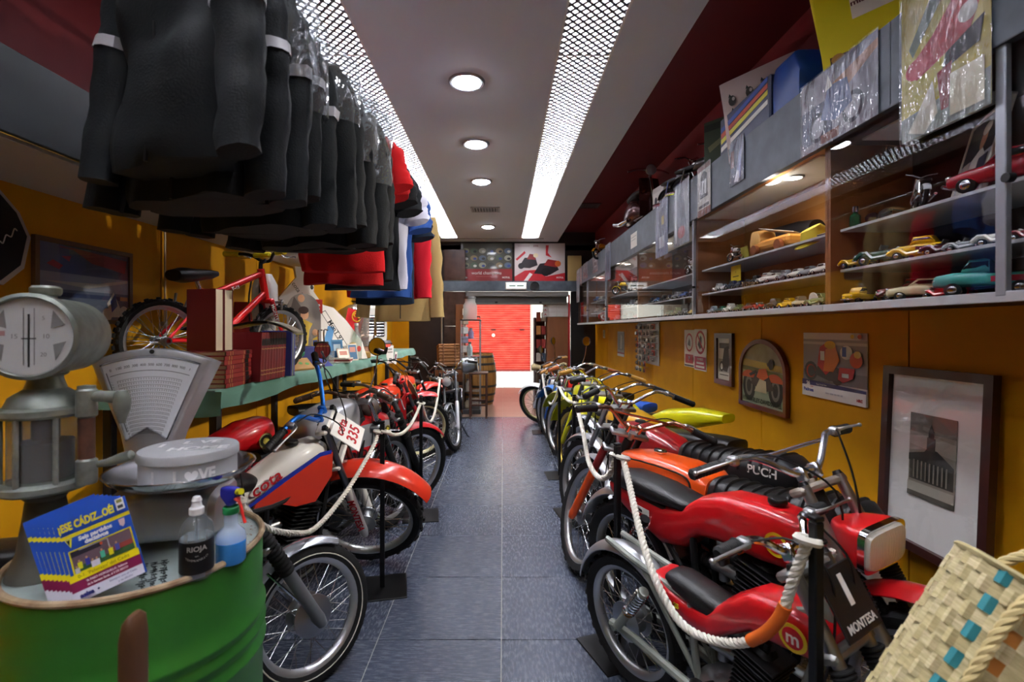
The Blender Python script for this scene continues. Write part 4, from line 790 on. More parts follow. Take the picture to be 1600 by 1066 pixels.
# ---------------------------------------------------------------- toy cars
def car_mesh(kind):
    """body + chrome in one mesh with slot 0 = body colour; length 1 along x"""
    out = {}
    b = MB(mat('#c01018', .25, coat=.5))
    if kind == 'sedan':
        b.superloft([(-.5, .12, .10, .20), (-.48, .18, .08, .24, 3.5), (-.3, .20, .08, .27, 4), (.1, .20, .08, .27, 4), (.3, .20, .08, .25, 4), (.47, .18, .08, .22, 3.5), (.5, .13, .10, .19)], 16)
        b.superloft([(-.32, .12, .24, .27, 4), (-.22, .15, .24, .385, 4), (.05, .15, .24, .39, 4), (.18, .13, .24, .27, 4)], 14)
        g = MB(mat('#15181c', .1, coat=.5)); g.superloft([(-.30, .125, .265, .28, 4), (-.215, .153, .265, .37, 4), (.045, .153, .265, .37, 4), (.165, .13, .265, .28, 4)], 14)
    elif kind == 'classic':
        b.superloft([(-.5, .10, .10, .22), (-.46, .16, .09, .30, 3), (-.2, .19, .09, .32, 3), (.1, .17, .1, .31, 3), (.3, .12, .1, .30, 3), (.46, .11, .1, .27, 3), (.48, .09, .12, .25)], 16)
        for s in (-1, 1): b.tube([(-.5, s*.17, .14), (-.35, s*.19, .22), (-.2, s*.19, .14), (.1, s*.2, .10), (.22, s*.19, .20), (.34, s*.18, .22), (.47, s*.17, .14)], .045, 6)
        b.superloft([(-.36, .12, .28, .33, 3), (-.28, .145, .28, .46, 3.5), (.02, .145, .28, .47, 3.5), (.07, .14, .28, .33, 3.5)], 14)
        g = MB(mat('#15181c', .1, coat=.5)); g.superloft([(-.34, .125, .33, .35, 3), (-.275, .148, .33, .44, 3.5), (.01, .148, .33, .44, 3.5), (.06, .143, .33, .35, 3.5)], 14)
    elif kind == 'pickup':
        b.superloft([(-.5, .19, .12, .27, 6), (-.02, .19, .12, .28, 6), (.0, .19, .12, .30, 5), (.3, .18, .12, .31, 4), (.47, .17, .12, .28, 4), (.5, .14, .13, .25)], 16)
        b.superloft([(-.04, .165, .27, .45, 5), (.0, .17, .27, .47, 5), (.15, .165, .27, .46, 5), (.22, .155, .27, .33, 5)], 14)
        g = MB(mat('#15181c', .1, coat=.5)); g.box((-.27, 0, .279), (.42, .31, .012)); g.superloft([(-.03, .172, .33, .44, 5), (.14, .172, .33, .44, 5), (.2, .16, .33, .36, 5)], 14)
    else:   # roadster
        b.superloft([(-.5, .08, .12, .20), (-.44, .15, .10, .25, 3), (-.2, .17, .10, .26, 3), (.05, .16, .1, .27, 3), (.3, .10, .1, .27, 3), (.44, .085, .1, .26, 3), (.46, .07, .12, .24)], 16)
        for s in (-1, 1): b.tube([(-.5, s*.16, .14), (-.34, s*.18, .24), (-.18, s*.18, .13), (.12, s*.18, .11), (.24, s*.17, .23), (.36, s*.16, .24), (.48, s*.15, .14)], .042, 6)
        g = MB(mat('#2a1a14', .5)); g.box((-.1, 0, .262), (.2, .2, .02)); g.use(mat('#cfd4d6', .1, .6)); g.box((.03, 0, .32), (.012, .22, .10), rot=(0, -.4, 0))
    out['body'] = b.mesh('body', 45); out['cabin_glass'] = g.mesh('cabin_glass', 45)
    c = MB(CHROME); 
    for s in (-1, 1): c.sphere((.475, s*.125, .2), .032, 8)
    c.box((.51, 0, .12), (.03, .36, .035), .01); c.box((-.505, 0, .12), (.03, .36, .035), .01); c.box((.49, 0, .175), (.02, .16, .06), .005); out['chrome_trim'] = c.mesh('chrome_trim')
    w = MB(RUBBER); w.lathe([(.001, .035), (.06, .035), (.085, .025), (.085, -.025), (.06, -.035), (.001, -.035)], 16, RX(90)); w.use(CHROME); w.lathe([(.001, .037), (.045, .037), (.05, .034)], 12, RX(-90)); w.lathe([(.001, .037), (.045, .037), (.05, .034)], 12, RX(90)); out['wheel'] = w.mesh('wheel')
    return out
CARS = {k: car_mesh(k) for k in ('sedan', 'classic', 'pickup', 'roadster')}
def toy_car(kind, colr, lab, x, y, z, L, yaw, parts=True, group=None, two=None):
    m = CARS[kind]; bm_ = mat(colr, .25, coat=.5)
    t = thing('toy_car', lab, 'toy car', M=T(x, y, z) @ RZ(yaw) @ MX.Diagonal((L, L, L, 1)), group=group)
    for k in ('body', 'cabin_glass', 'chrome_trim'):
        o = link(k, m[k], t)
        if k == 'body': o.material_slots[0].link = 'OBJECT'; o.material_slots[0].material = bm_
    for sx in (-.30, .30):
        for s in (-1, 1): link('wheel', m['wheel'], t, T(sx, s*.165, .085))
    if two: MB(mat(two, .25, coat=.5)).box((-.27, 0, .2), (.47, .385, .1), .02).build('load_bed', t)
    return t
CN = {'#c01018': 'red', '#d8a90e': 'yellow', '#1f4a34': 'dark green', '#d9d6cc': 'white', '#16171a': 'black', '#2d4f8c': 'blue', '#7a1420': 'maroon', '#cfc19a': 'cream', '#8d9399': 'silver grey', '#3f9c96': 'teal', '#7fb0d0': 'light blue', '#6c7a4a': 'olive', '#1b2340': 'navy', '#c9601c': 'orange'}
BACK = {v: k for k, v in CN.items()}
_cnt = {}
def row(bay, shelf, xoff, ya, yb, items, L, yaw=90, dz=0, rowname=''):
    """items from the right (near) end to the left (far) end"""
    n = len(items); sname = ('bottom', 'middle', 'top')[shelf]
    for i, (kd, cn) in enumerate(items):
        y = ya+(yb-ya)*(i+.5)/n
        od = ['rightmost', 'second', 'third', 'fourth', 'fifth', 'sixth', 'seventh', 'eighth', 'ninth', 'tenth', 'eleventh', 'twelfth'][i]
        lab = f'{cn} toy {kd}, {od}{" from the right" if i else ""}, {rowname}{sname} shelf, {bay} cabinet'
        toy_car(kd, BACK[cn], lab, CX+xoff, y+rnd.uniform(-.008, .008), SHZ[shelf]+dz, L*rnd.uniform(.94, 1.06), yaw+rnd.uniform(-6, 6), group=f'toy cars in the {bay} cabinet')
# nearest cabinet, large models
toy_car('pickup', '#3f9c96', 'big teal toy pickup with red and white bed on the cabinet floor', CX+.13, 1.53, SHZ[0], .25, 128, two='#a92430')
toy_car('classic', '#c01018', 'bright red toy coupe between the teal pickup and the cream car', CX+.15, 1.70, SHZ[0], .15, 115)
toy_car('sedan', '#cfc19a', 'cream toy sedan left of the bright red coupe, cabinet floor', CX+.12, 1.76, SHZ[0], .20, 140)
toy_car('classic', '#7a1420', 'maroon toy sedan with chrome nose on the floor of the nearest cabinet', CX+.16, 1.875, SHZ[0], .19, 145)
toy_car('pickup', '#d8a90e', 'yellow toy pickup facing out near the wooden divider', CX+.08, 2.005, SHZ[0], .145, 195)
toy_car('roadster', '#d8a90e', 'small yellow open toy roadster at the left end, nearest cabinet', CX+.08, 2.02, SHZ[1], .14, 105, group='toy cars in the nearest cabinet')
toy_car('roadster', '#1f4a34', 'long dark green open toy roadster, nearest cabinet', CX+.10, 1.90, SHZ[1], .20, 110, group='toy cars in the nearest cabinet')
toy_car('classic', '#d8a90e', 'yellow and black vintage toy car right of the dark green roadster', CX+.11, 1.765, SHZ[1], .17, 115, two='#16171a')
for i, (yy, s_) in enumerate(((1.66, .14), (1.585, .12), (1.47, .14), (1.385, .12))):
    toy_car('roadster', ['#16171a', '#8d9399', '#d9d6cc', '#7a1420'][i], ['black open toy car just right of the yellow vintage car', 'silver toy racer in the middle of the right half of the shelf', 'white toy racer, second from the aluminium post', 'maroon toy racer nearest the aluminium post'][i], CX+.12, yy, SHZ[1], s_, 110)
toy_car('sedan', '#9c1424', 'large crimson toy sports car on the top shelf of the nearest cabinet', CX+.14, 1.46, SHZ[2], .30, 110)
W_ = ['sedan', 'classic']
row('second', 1, .07, 2.18, 3.35, [('sedan', 'white'), ('sedan', 'silver grey'), ('sedan', 'white'), ('classic', 'silver grey'), ('sedan', 'white'), ('classic', 'white'), ('classic', 'black'), ('roadster', 'black'), ('sedan', 'navy'), ('classic', 'navy'), ('roadster', 'white'), ('classic', 'white')], .115)
toy_car('pickup', '#d9d6cc', 'large white toy van behind the black classic cars', CX+.20, 2.83, SHZ[1], .19, 92)
row('second', 0, .05, 2.16, 3.40, [('classic', 'olive'), ('pickup', 'cream'), ('classic', 'yellow'), ('classic', 'black'), ('roadster', 'red'), ('sedan', 'maroon'), ('sedan', 'olive'), ('classic', 'white'), ('sedan', 'dark green'), ('classic', 'silver grey')], .12, rowname='front row, ')
row('second', 0, .14, 2.16, 3.30, [('sedan', 'red'), ('sedan', 'maroon'), ('sedan', 'red'), ('sedan', 'orange'), ('sedan', 'red'), ('classic', 'light blue'), ('sedan', 'maroon'), ('classic', 'blue')], .12, rowname='middle row, ')
row('second', 0, .23, 2.16, 3.0, [('sedan', 'red'), ('sedan', 'yellow'), ('classic', 'olive'), ('sedan', 'dark green'), ('classic', 'cream'), ('sedan', 'light blue')], .12, rowname='back row, ')
row('third', 1, .08, 3.7, 4.9, [('classic', 'navy'), ('sedan', 'blue'), ('classic', 'silver grey'), ('sedan', 'navy'), ('classic', 'black'), ('sedan', 'blue'), ('classic', 'navy')], .12)
row('third', 0, .08, 3.65, 4.6, [('sedan', 'yellow'), ('roadster', 'black'), ('classic', 'olive'), ('sedan', 'dark green'), ('classic', 'black')], .16)
row('fourth', 1, .08, 5.2, 6.4, [('sedan', 'white'), ('classic', 'silver grey'), ('sedan', 'black'), ('classic', 'black'), ('sedan', 'silver grey')], .16)
row('fourth', 0, .08, 5.2, 6.4, [('sedan', 'maroon'), ('classic', 'black'), ('sedan', 'dark green'), ('classic', 'silver grey')], .16)
row('fifth', 1, .08, 6.8, 7.8, [('sedan', 'yellow'), ('classic', 'olive'), ('sedan', 'white')], .17)
row('fifth', 2, .08, 6.8, 7.8, [('classic', 'navy'), ('sedan', 'white'), ('classic', 'blue')], .17)

def toy_moto(lab, x, y, z, L, yaw, c1, c2='#16171a', group=None):
    t = thing('toy_motorcycle', lab, 'toy motorcycle', M=T(x, y, z) @ RZ(yaw) @ RX(6) @ MX.Diagonal((L, L, L, 1)), group=group)
    for sx in (-.32, .34):
        w = MB(RUBBER); w.torus((sx, 0, .17), .14, .032, n=24, k=6); w.use(CHROME); w.torus((sx, 0, .17), .105, .012, n=20, k=5); w.cyl((sx, -.04, .17), (sx, .04, .17), .03, n=10)
        for i in range(6): w.cyl((sx, 0, .17), (sx+.11*cos(i*pi/3), 0, .17+.11*sin(i*pi/3)), .006, n=4)
        w.build('wheel', t)
    b = MB(mat(c1, .28, coat=.5)); b.superloft([(.20, .03, .38, .44), (.12, .07, .36, .50), (-.02, .075, .36, .50), (-.10, .04, .37, .44)], 14); arc_fender(b, (.34, 0, .17), .19, 20, 160, .09, .02, 10); arc_fender(b, (-.32, 0, .17), .19, 30, 160, .10, .02, 10); b.build('bodywork', t)
    f = MB(CHROME)
    for s in (-1, 1): f.cyl((.34, s*.05, .17), (.20, s*.045, .56), .014, n=7); f.cyl((-.32, s*.06, .17), (-.2, s*.06, .42), .014, n=7); f.tube([(.2, 0, .58), (.19, s*.10, .62), (.12, s*.20, .62)], .012, 6); f.tube([(.05, s*.07, .22), (-.1, s*.1, .14), (-.5, s*.1, .16)], .022, 7)
    f.sphere((.27, 0, .51), .055, 10); f.build('chrome_parts', t)
    e = MB(mat(c2, .4)); e.box((.02, 0, .24), (.22, .12, .18), .03); e.superloft([(-.06, .05, .40, .45), (-.14, .07, .38, .46), (-.30, .075, .38, .45), (-.38, .05, .40, .44)], 12); e.build('engine_and_seat', t)
    return t
toy_moto('chrome model motorcycle with white base on the top shelf of the nearest cabinet', CX+.10, 1.75, SHZ[2], .22, 60, '#c9ccd2')
toy_moto('white model motorcycle beside the yellow card, second cabinet', CX+.07, 3.06, SHZ[2], .17, 100, '#e4e2dc')
toy_moto('silver model motorcycle on the top shelf of the third cabinet', CX+.08, 3.78, SHZ[2], .22, 100, '#b9bcc0')
toy_moto('yellow model motorcycle on the top shelf of the fourth cabinet', CX+.10, 6.0, SHZ[2], .30, 150, '#d8b50e')
toy_moto('black model motorcycle right of the yellow model', CX+.10, 5.55, SHZ[2], .30, 100, '#1a1a1c')
# other display pieces
t = thing('framed_photo', 'white framed photo of a person in a cap leaning inside the cabinet', 'picture', M=T(CX+.19, 1.62, SHZ[2]+.145) @ RZ(-118) @ RX(-14))
f = MB(mat('#d9d6ce', .4)); 
for x, z, a, b in ((0, .14, .30, .015), (0, -.14, .30, .015), (-.145, 0, .015, .29), (.145, 0, .015, .29)): f.box((x, 0, z), (a, .018, b), .003)
f.build('frame', t)
picture(.28, .27, [('#2a2c34', R4(0, .5, 1, 1)), ('#e6e2da', [(.2, 0), (.35, .5), (.6, .6), (.85, .4), (.9, 0)]), ('#c98a6a', ellip(.58, .7, .10, .13)), ('#e8e6e0', ellip(.6, .82, .13, .08)), ('#d9d5cc', R4(.1, .1, .3, .5)), ('#1f2a4a', R4(.62, .2, .9, .45))], T(0, -.004, 0), '#b9bcc8').build('photo', t)
t = thing('perfume_bottle', 'small green glass bottle with silver cap on the top shelf', 'bottle', (CX+.08, 2.035, SHZ[2])); MB(mat('#1c7a4a', .1, trans=.5)).lathe([(0, 0), (.018, 0), (.02, .005), (.02, .045), (.012, .055), (.008, .06)], 16).build('body', t); MB(CHROME).lathe([(.009, .06), (.012, .062), (.012, .085), (0, .087)], 14).build('cap', t)
t = thing('sunglasses', 'dark folded sunglasses lying on the top shelf near the green bottle', 'sunglasses', (CX+.08, 1.91, SHZ[2]+.012)); 
for s in (-1, 1): MB(mat('#15171a', .1, coat=.6)).superloft([(-.004, .03, -.018, .018, 2.6), (.004, .03, -.018, .018, 2.6)], 16, M=T(0, s*.035, .008)).build('lens', t)
MB(BLACKP).tube([(0, -.07, .015), (.06, -.065, .008), (.12, -.05, 0)], .003, 6).build('temple', t); MB(BLACKP).tube([(0, .07, .015), (.06, .065, .008), (.12, .05, 0)], .003, 6).build('temple', t)
t = thing('toy_truck', 'orange and tan wooden toy truck with white papers on its back', 'toy truck', M=T(CX+.14, 2.73, SHZ[2]) @ RZ(95))
MB(mat('#c98a3c', .5)).box((-.02, 0, .055), (.30, .11, .05), .015).build('bed', t); MB(mat('#d9a860', .5)).superloft([(.07, .05, .05, .10, 4), (.09, .055, .05, .145, 4), (.15, .055, .05, .15, 4), (.17, .05, .05, .10, 4)], 14).build('cab', t)
for sx in (-.11, .10):
    for s in (-1, 1): MB(mat('#7a3f1c', .5)).lathe([(0, .012), (.028, .012), (.03, 0), (.028, -.012), (0, -.012)], 16, T(sx, s*.062, .03) @ RX(90)).build('wheel', t)
MB(PAPER).box((-.03, -.01, .115), (.22, .10, .003), rot=(.1, -.25, .3)).build('paper', t)
t = tag(MB(mat('#8f8a2a', .5)).box((0, 0, .04), (.003, .085, .07), rot=(0, -.15, 0)).build('price_card', M=T(CX+.08, 2.965, SHZ[2])), 'small olive card standing left of the wooden toy truck', 'card')
t = thing('yellow_card', 'bright yellow rectangular card hanging in front of perforated board', 'card', M=T(CX+.10, 3.12, SHZ[1]+.10) @ RZ(-90)); q = picture(.13, .105, [('#4a4310', R4(.2, .3, .8, .36)), ('#4a4310', [(.48, .55), (.52, .55), (.5, .7)])], MX.Identity(4), '#d8b80e'); q.build('print', t)
t = thing('straw_hat', 'yellow straw cap lying tilted on the top shelf, second cabinet', 'hat', M=T(CX+.13, 2.37, SHZ[2]+.02) @ RY(-30)); MB(mat('#c9b52a', .7, bump=(200, .3))).lathe([(.0, .055), (.045, .052), (.062, .02), (.065, 0), (.10, -.01), (.102, -.006), (.066, .004)], 24).build('crown', t)
t = thing('red_cap_figure', 'small red cap with dark peak right of the straw cap', 'cap', M=T(CX+.14, 2.215, SHZ[2])); MB(mat('#b3161b', .6)).lathe([(0, .06), (.035, .052), (.05, .03), (.052, 0), (0, 0)], 20).build('crown', t); MB(mat('#1a1a1c', .5)).box((-.06, .0, .006), (.05, .07, .006), .003).build('peak', t)
t = thing('wooden_figure', 'tall brown carved figure with two ears standing behind the straw cap', 'figurine', M=T(CX+.24, 2.34, SHZ[2])); MB(mat('#5d4a2a', .6)).lathe([(0, 0), (.06, 0), (.065, .05), (.05, .11), (.035, .13), (.03, .15), (0, .16)], 16).build('body', t)
for s in (-1, 1): MB(mat('#6a5632', .6)).superloft([(0, .022, -.012, .012), (.10, .028, -.014, .014), (.15, .01, -.006, .006)], 10, M=T(0, s*.03, .14) @ RX(-s*12) @ RY(-90)).build('ear', t)
t = thing('guitar_case', 'black rounded case leaning at the back of the second cabinet', 'case', M=T(CX+.285, 2.86, SHZ[2]+.10)); MB(BLACKP).superloft([(-.26, .06, -.06, .06, 2.2), (-.1, .02, -.085, .085, 2.6), (.2, .02, -.10, .10, 3), (.26, .015, -.06, .06, 2.4)], 20, M=RZ(90) @ RX(0) @ MX.Diagonal((1, .8, 1, 1))).build('shell', t)
t = thing('price_tag', 'round white price disc leaning on the floor of the second cabinet', 'tag', M=T(CX+.035, 2.235, SHZ[0]+.032)); MB(PAPER).lathe([(0, .002), (.032, .002), (.032, -.002), (0, -.002)], 20, RY(80)).build('disc', t)
t = thing('salt_shaker', 'yellow bird shaped figure on the top shelf near the aluminium post', 'figurine', (CX+.09, 3.64, SHZ[2])); q = MB(mat('#d8b50e', .3)); q.superloft([(-.03, .01, .02, .05), (-.015, .025, .0, .075), (.015, .025, 0, .08), (.03, .012, .03, .06)], 14); q.sphere((.01, 0, .095), .02, 10); q.build('body', t)
for i, (yy, cc, h) in enumerate(((7.1, '#b32a1c', .14), (6.9, '#c9c6bc', .12), (8.3, '#b8964a', .16), (8.6, '#a33a2a', .14))):
    t = thing('souvenir_mug', ['red ceramic mug in the fifth cabinet', 'pale ceramic mug in the fifth cabinet right of the red one', 'tan tall mug in the farthest cabinet', 'red mug in the farthest cabinet left of the tan one'][i], 'mug', (CX+.1, yy, SHZ[0] if i < 2 else SHZ[1])); MB(mat(cc, .3)).lathe([(0, 0), (.05, 0), (.055, .01), (.055, h), (.05, h), (.048, .01), (0, .01)], 20).build('cup', t); MB(mat(cc, .3)).tube([(-.055, 0, .03), (-.09, 0, .05), (-.09, 0, h-.04), (-.055, 0, h-.02)], .009, 7, k=3).build('handle', t)

# ---------------------------------------------------------------- on top of the cabinets
def bag_paper(name, lab, y, x, w, h, colr, layers, tilt=0, lean=-8, yaw=-42, cat='bag', d=.10, z=None):
    t = thing(name, lab, cat, M=T(x, y, (TOPZ if z is None else z)) @ RZ(yaw) @ RX(lean) @ RY(tilt))
    q = MB(mat(colr, .6, bump=(6, .4))); q.superloft([(0, w/2, -d/2, d/2, 6), (h*.4, w/2*.96, -d*.42, d*.42, 6), (h, w/2*1.02, -.012, .012, 6)], 24, M=RZ(90) @ RY(-90)); 
    q.build('sack', t)
    picture(w*.94, h*.9, layers, T(0, -d*.52, h*.48) @ RX(-atan2(d*.48, h)*57), colr, .001, .6).build('print', t)
    return t
rr = random.Random(3); owl = []
for j in range(4):
    for i in range(4):
        u, v = .16+i*.22+rr.uniform(-.03, .03), .12+j*.22+rr.uniform(-.02, .02)
        owl += [('#4a4a44', ellip(u, v, .055, .07, 10)), ('#cfc6bd', ellip(u+.02, v+.02, .022, .026, 8)), ('#2f3a34', [(u-.05, v+.05), (u-.03, v+.10), (u-.005, v+.06)])]
bag_paper('paper_bag', 'pale paper bag printed with dark little birds on top of cabinets', 2.86, 1.55, .42, .60, '#d9c8c0', owl, tilt=-9, lean=-8)
bag_paper('gift_bag', 'yellow bag with brown nuts printed below, high above the cabinets', 2.02, 1.56, .38, .56, '#d6c400', [('#e9ddc9', [(.35, .62), (.95, .62), (.97, .95), (.6, .99), (.35, .9)]), ('#4a3416', R4(.08, .02, .98, .34))]+[('#8a6022' if k % 2 else '#a4762e', ellip(.16+.16*(k % 6), .08+.11*(k//6), .07, .05, 12)) for k in range(18)]+[('#5a1c14', 'text', .66, .86, .07, 'Que', .001), ('#5a1c14', 'text', .66, .76, .075, 'mis madalenas', .001)], tilt=-8, lean=-6)
bag_paper('red_bag', 'dull red bag at the top right edge, right of yellow bag', 1.70, 1.58, .30, .42, '#7d1c1f', [('#3a1214', R4(.1, .6, .4, .95)), ('#9c3a2f', R4(.3, .1, .9, .4))], tilt=4)
bag_paper('green_bag', 'dark green patterned gift bag behind the grey fascia', 3.36, 1.53, .26, .50, '#35402c', [('#6a6a4a', [(.1, .6), (.9, .85), (.95, .8), (.15, .5)]), ('#8a8468', R4(.55, .45, .85, .7)), ('#4d5a3c', [(.3, .05), (.5, .5), (.6, .05)]), ('#20281c', R4(0, .88, 1, 1)), ('#a8a68a', [(.45, .1), (.5, .8), (.55, .1)])], tilt=-5)
t = thing('toy_lorry', 'blue cabbed toy lorry with striped trailer on top of cabinets', 'toy lorry', M=T(1.47, 2.60, TOPZ) @ RZ(-90))
MB(mat('#173f86', .35)).superloft([(.09, .09, .08, .30, 6), (.12, .10, .07, .34, 6), (.27, .10, .07, .34, 6), (.32, .095, .07, .24, 6)], 20).build('cab', t)
q = MB(mat('#2a3350', .35)); q.box((-.22, 0, .20), (.58, .19, .26), .008)
for k, (cc, z0) in enumerate((('#c9c12a', .20), ('#b9441c', .235), ('#d9d6cc', .15), ('#274a9c', .27))): q.use(mat(cc, .4)); q.prism([(-.49, z0-.03), (.05, z0+.03), (.05, z0+.055), (-.49, z0+.0)], .0015, T(0, -.0955, 0) @ RX(90))
q.build('trailer', t)
for sx in (-.42, -.32, .02, .22):
    for s in (-1, 1):
        w = MB(RUBBER).lathe([(.001, .02), (.045, .02), (.05, .01), (.05, -.02)], 18, T(sx, s*.085, .05) @ RX(90 if s < 0 else -90)); w.use(CHROME).lathe([(.001, .022), (.025, .022)], 14, T(sx, s*.085, .05) @ RX(90 if s < 0 else -90)); w.build('wheel', t)
MB(BLACKP).box((-.1, 0, .055), (.8, .12, .03)).build('chassis', t)
# big brown scooter model
t = thing('model_scooter', 'large brown metal scooter model standing above the cabinets', 'model scooter', M=T(1.50, 5.16, TOPZ) @ RZ(-82) @ MX.Diagonal((.62, .62, .62, 1)))
BR = mat('#5d3330', .25, .55, noise=(4, '#3c2320', .5), coat=.4)
for sx in (-.42, .46):
    w = MB(RUBBER); w.torus((sx, 0, .20), .155, .045, n=32, k=8); w.use(ALU); w.lathe([(.001, .05), (.08, .045), (.12, .03)], 18, T(sx, 0, .20) @ RX(90)); w.lathe([(.001, .05), (.08, .045), (.12, .03)], 18, T(sx, 0, .20) @ RX(-90)); w.build('wheel', t)
MB(BR).superloft([(.02, .06, .30, .46), (-.08, .16, .24, .62, 2.6), (-.30, .20, .20, .70, 2.4), (-.52, .18, .20, .62, 2.2), (-.72, .10, .26, .46, 2.2), (-.78, .04, .30, .38)], 22).build('rear_cowl', t)
q = MB(BR); q.grid(lambda u, v: (.26+.10*(1-(2*v-1)**2)*.5-.16*u+.02*(2*v-1)**2, (v-.5)*.44*(1-.25*u), .26+.66*u), 12, 12); q.grid(lambda u, v: (.245+.10*(1-(2*v-1)**2)*.5-.16*u, (v-.5)*.43*(1-.25*u), .26+.66*u), 12, 12); q.build('leg_shield', t)
MB(BR).box((.10, 0, .25), (.36, .36, .03), .01).build('floorboard', t)
q = MB(BR); arc_fender(q, (.46, 0, .20), .235, -5, 150, .16, .05, 16); q.build('front_fender', t)
MB(VINYL).superloft([(.0, .06, .70, .76), (-.06, .11, .70, .80), (-.30, .13, .70, .80), (-.55, .12, .66, .76), (-.6, .08, .66, .72)], 16).build('seat', t)
q = MB(CHROME); q.tube([(.10, -.36, 1.02), (.13, -.2, 1.06), (.14, 0, 1.05), (.13, .2, 1.06), (.10, .36, 1.02)], .018, 8, k=3); q.cyl((.40, 0, .25), (.14, 0, 1.04), .026, n=10); q.build('handlebar', t)
q = MB(STEEL); q.lathe([(.001, -.10), (.06, -.07), (.085, 0), (.09, .02)], 18, T(.20, 0, 1.04) @ RY(90)); q.use(mat('#c9ccd0', .1, .5)).lathe([(.085, .018), (.05, .035), (0, .042)], 18, T(.20, 0, 1.04) @ RY(90)); q.build('headlight', t)
MB(CHROME).tube([(-.3, -.2, .3), (-.55, -.23, .28), (-.86, -.22, .34)], [.03, .03, .045], 10, k=4).build('exhaust', t)
toy_moto('dark model motorcycle with round lamp behind the fascia, right of scooter', 1.50, 4.05, TOPZ, .62, -70, '#2a2826'); toy_moto('second dark model motorcycle above the cabinets, nearer the green bag', 1.52, 3.72, TOPZ, .60, -60, '#35322f')
toy_moto('small yellow toy motorcycle on top of the far cabinets', 1.46, 7.1, TOPZ, .48, -140, '#d08a12')
t = thing('printed_box', 'small white printed box on top of the cabinets beside the scooter', 'box', M=T(1.47, 4.45, TOPZ) @ RZ(8)); MB(mat('#c9c6c0', .6)).box((0, 0, .15), (.14, .22, .30), .004).build('carton', t); picture(.18, .2, [('#2a2c34', ellip(.3, .6, .15, .2)), ('#2a2c34', ellip(.7, .4, .15, .2))], T(-.0715, 0, .15) @ RZ(-90), '#d9d6d0', .001).build('print', t)

# ---------------------------------------------------------------- pictures on the right wall
WX = XR-.003
def frame_box(t, w, h, fw, d, m):
    """four mitred bars"""
    for a, b, c_, d_ in ((-w/2, h/2-fw, w/2, h/2), (-w/2, -h/2, w/2, -h/2+fw)):
        sg = 1 if b > 0 else -1
        MB(m).prism([(-w/2, sg*h/2), (w/2, sg*h/2), (w/2-fw, sg*(h/2-fw)), (-w/2+fw, sg*(h/2-fw))], d, T(0, 0, 0) @ RX(90)).build('frame_bar', t)
    for sg in (-1, 1): MB(m).prism([(sg*w/2, h/2), (sg*w/2, -h/2), (sg*(w/2-fw), -h/2+fw), (sg*(w/2-fw), h/2-fw)], d, T(0, 0, 0) @ RX(90)).build('frame_bar', t)
DKF = mat('#3a1a18', .35, coat=.3)
t = thing('framed_print', 'large dark framed print of a domed columned building on white mount', 'picture', M=T(WX-.03, 1.975, .905) @ RZ(-90) @ RX(-2.5))
frame_box(t, .50, .76, .035, .03, DKF)
twr = [('#8d877a', R4(0, 0, 1, 1)), ('#6f6a60', R4(0, .78, 1, 1)), ('#a39d90', [(0, .62), (1, .55), (1, .72), (0, .78)]), ('#4a463f', R4(.03, .2, .97, .44)), ('#3a3731', [(.0, .5), (.35, .56), (.4, .60), (.62, .60), (.97, .46), (.97, .42), (.0, .42)]), ('#45413a', R4(.40, .58, .58, .74)), ('#3a3731', R4(.43, .74, .55, .82)), ('#3a3731', [(.44, .82), (.49, .90), (.54, .82)]), ('#a8a295', R4(0, .02, 1, .17)), ('#5a564d', R4(0, 0, 1, .06))]
twr += [('#7d776a', R4(.12+.09*k, .22, .15+.09*k, .44)) for k in range(9)]
picture(.45, .71, [], T(0, -.006, 0), '#eceae6', .004, .7).build('mount', t)
picture(.215, .345, twr, T(-.005, -.0095, .02), '#8d877a', .001, .7).build('engraving', t)
MB(PANE).box((0, -.016, 0), (.44, .002, .70)).build('glass_pane', t)
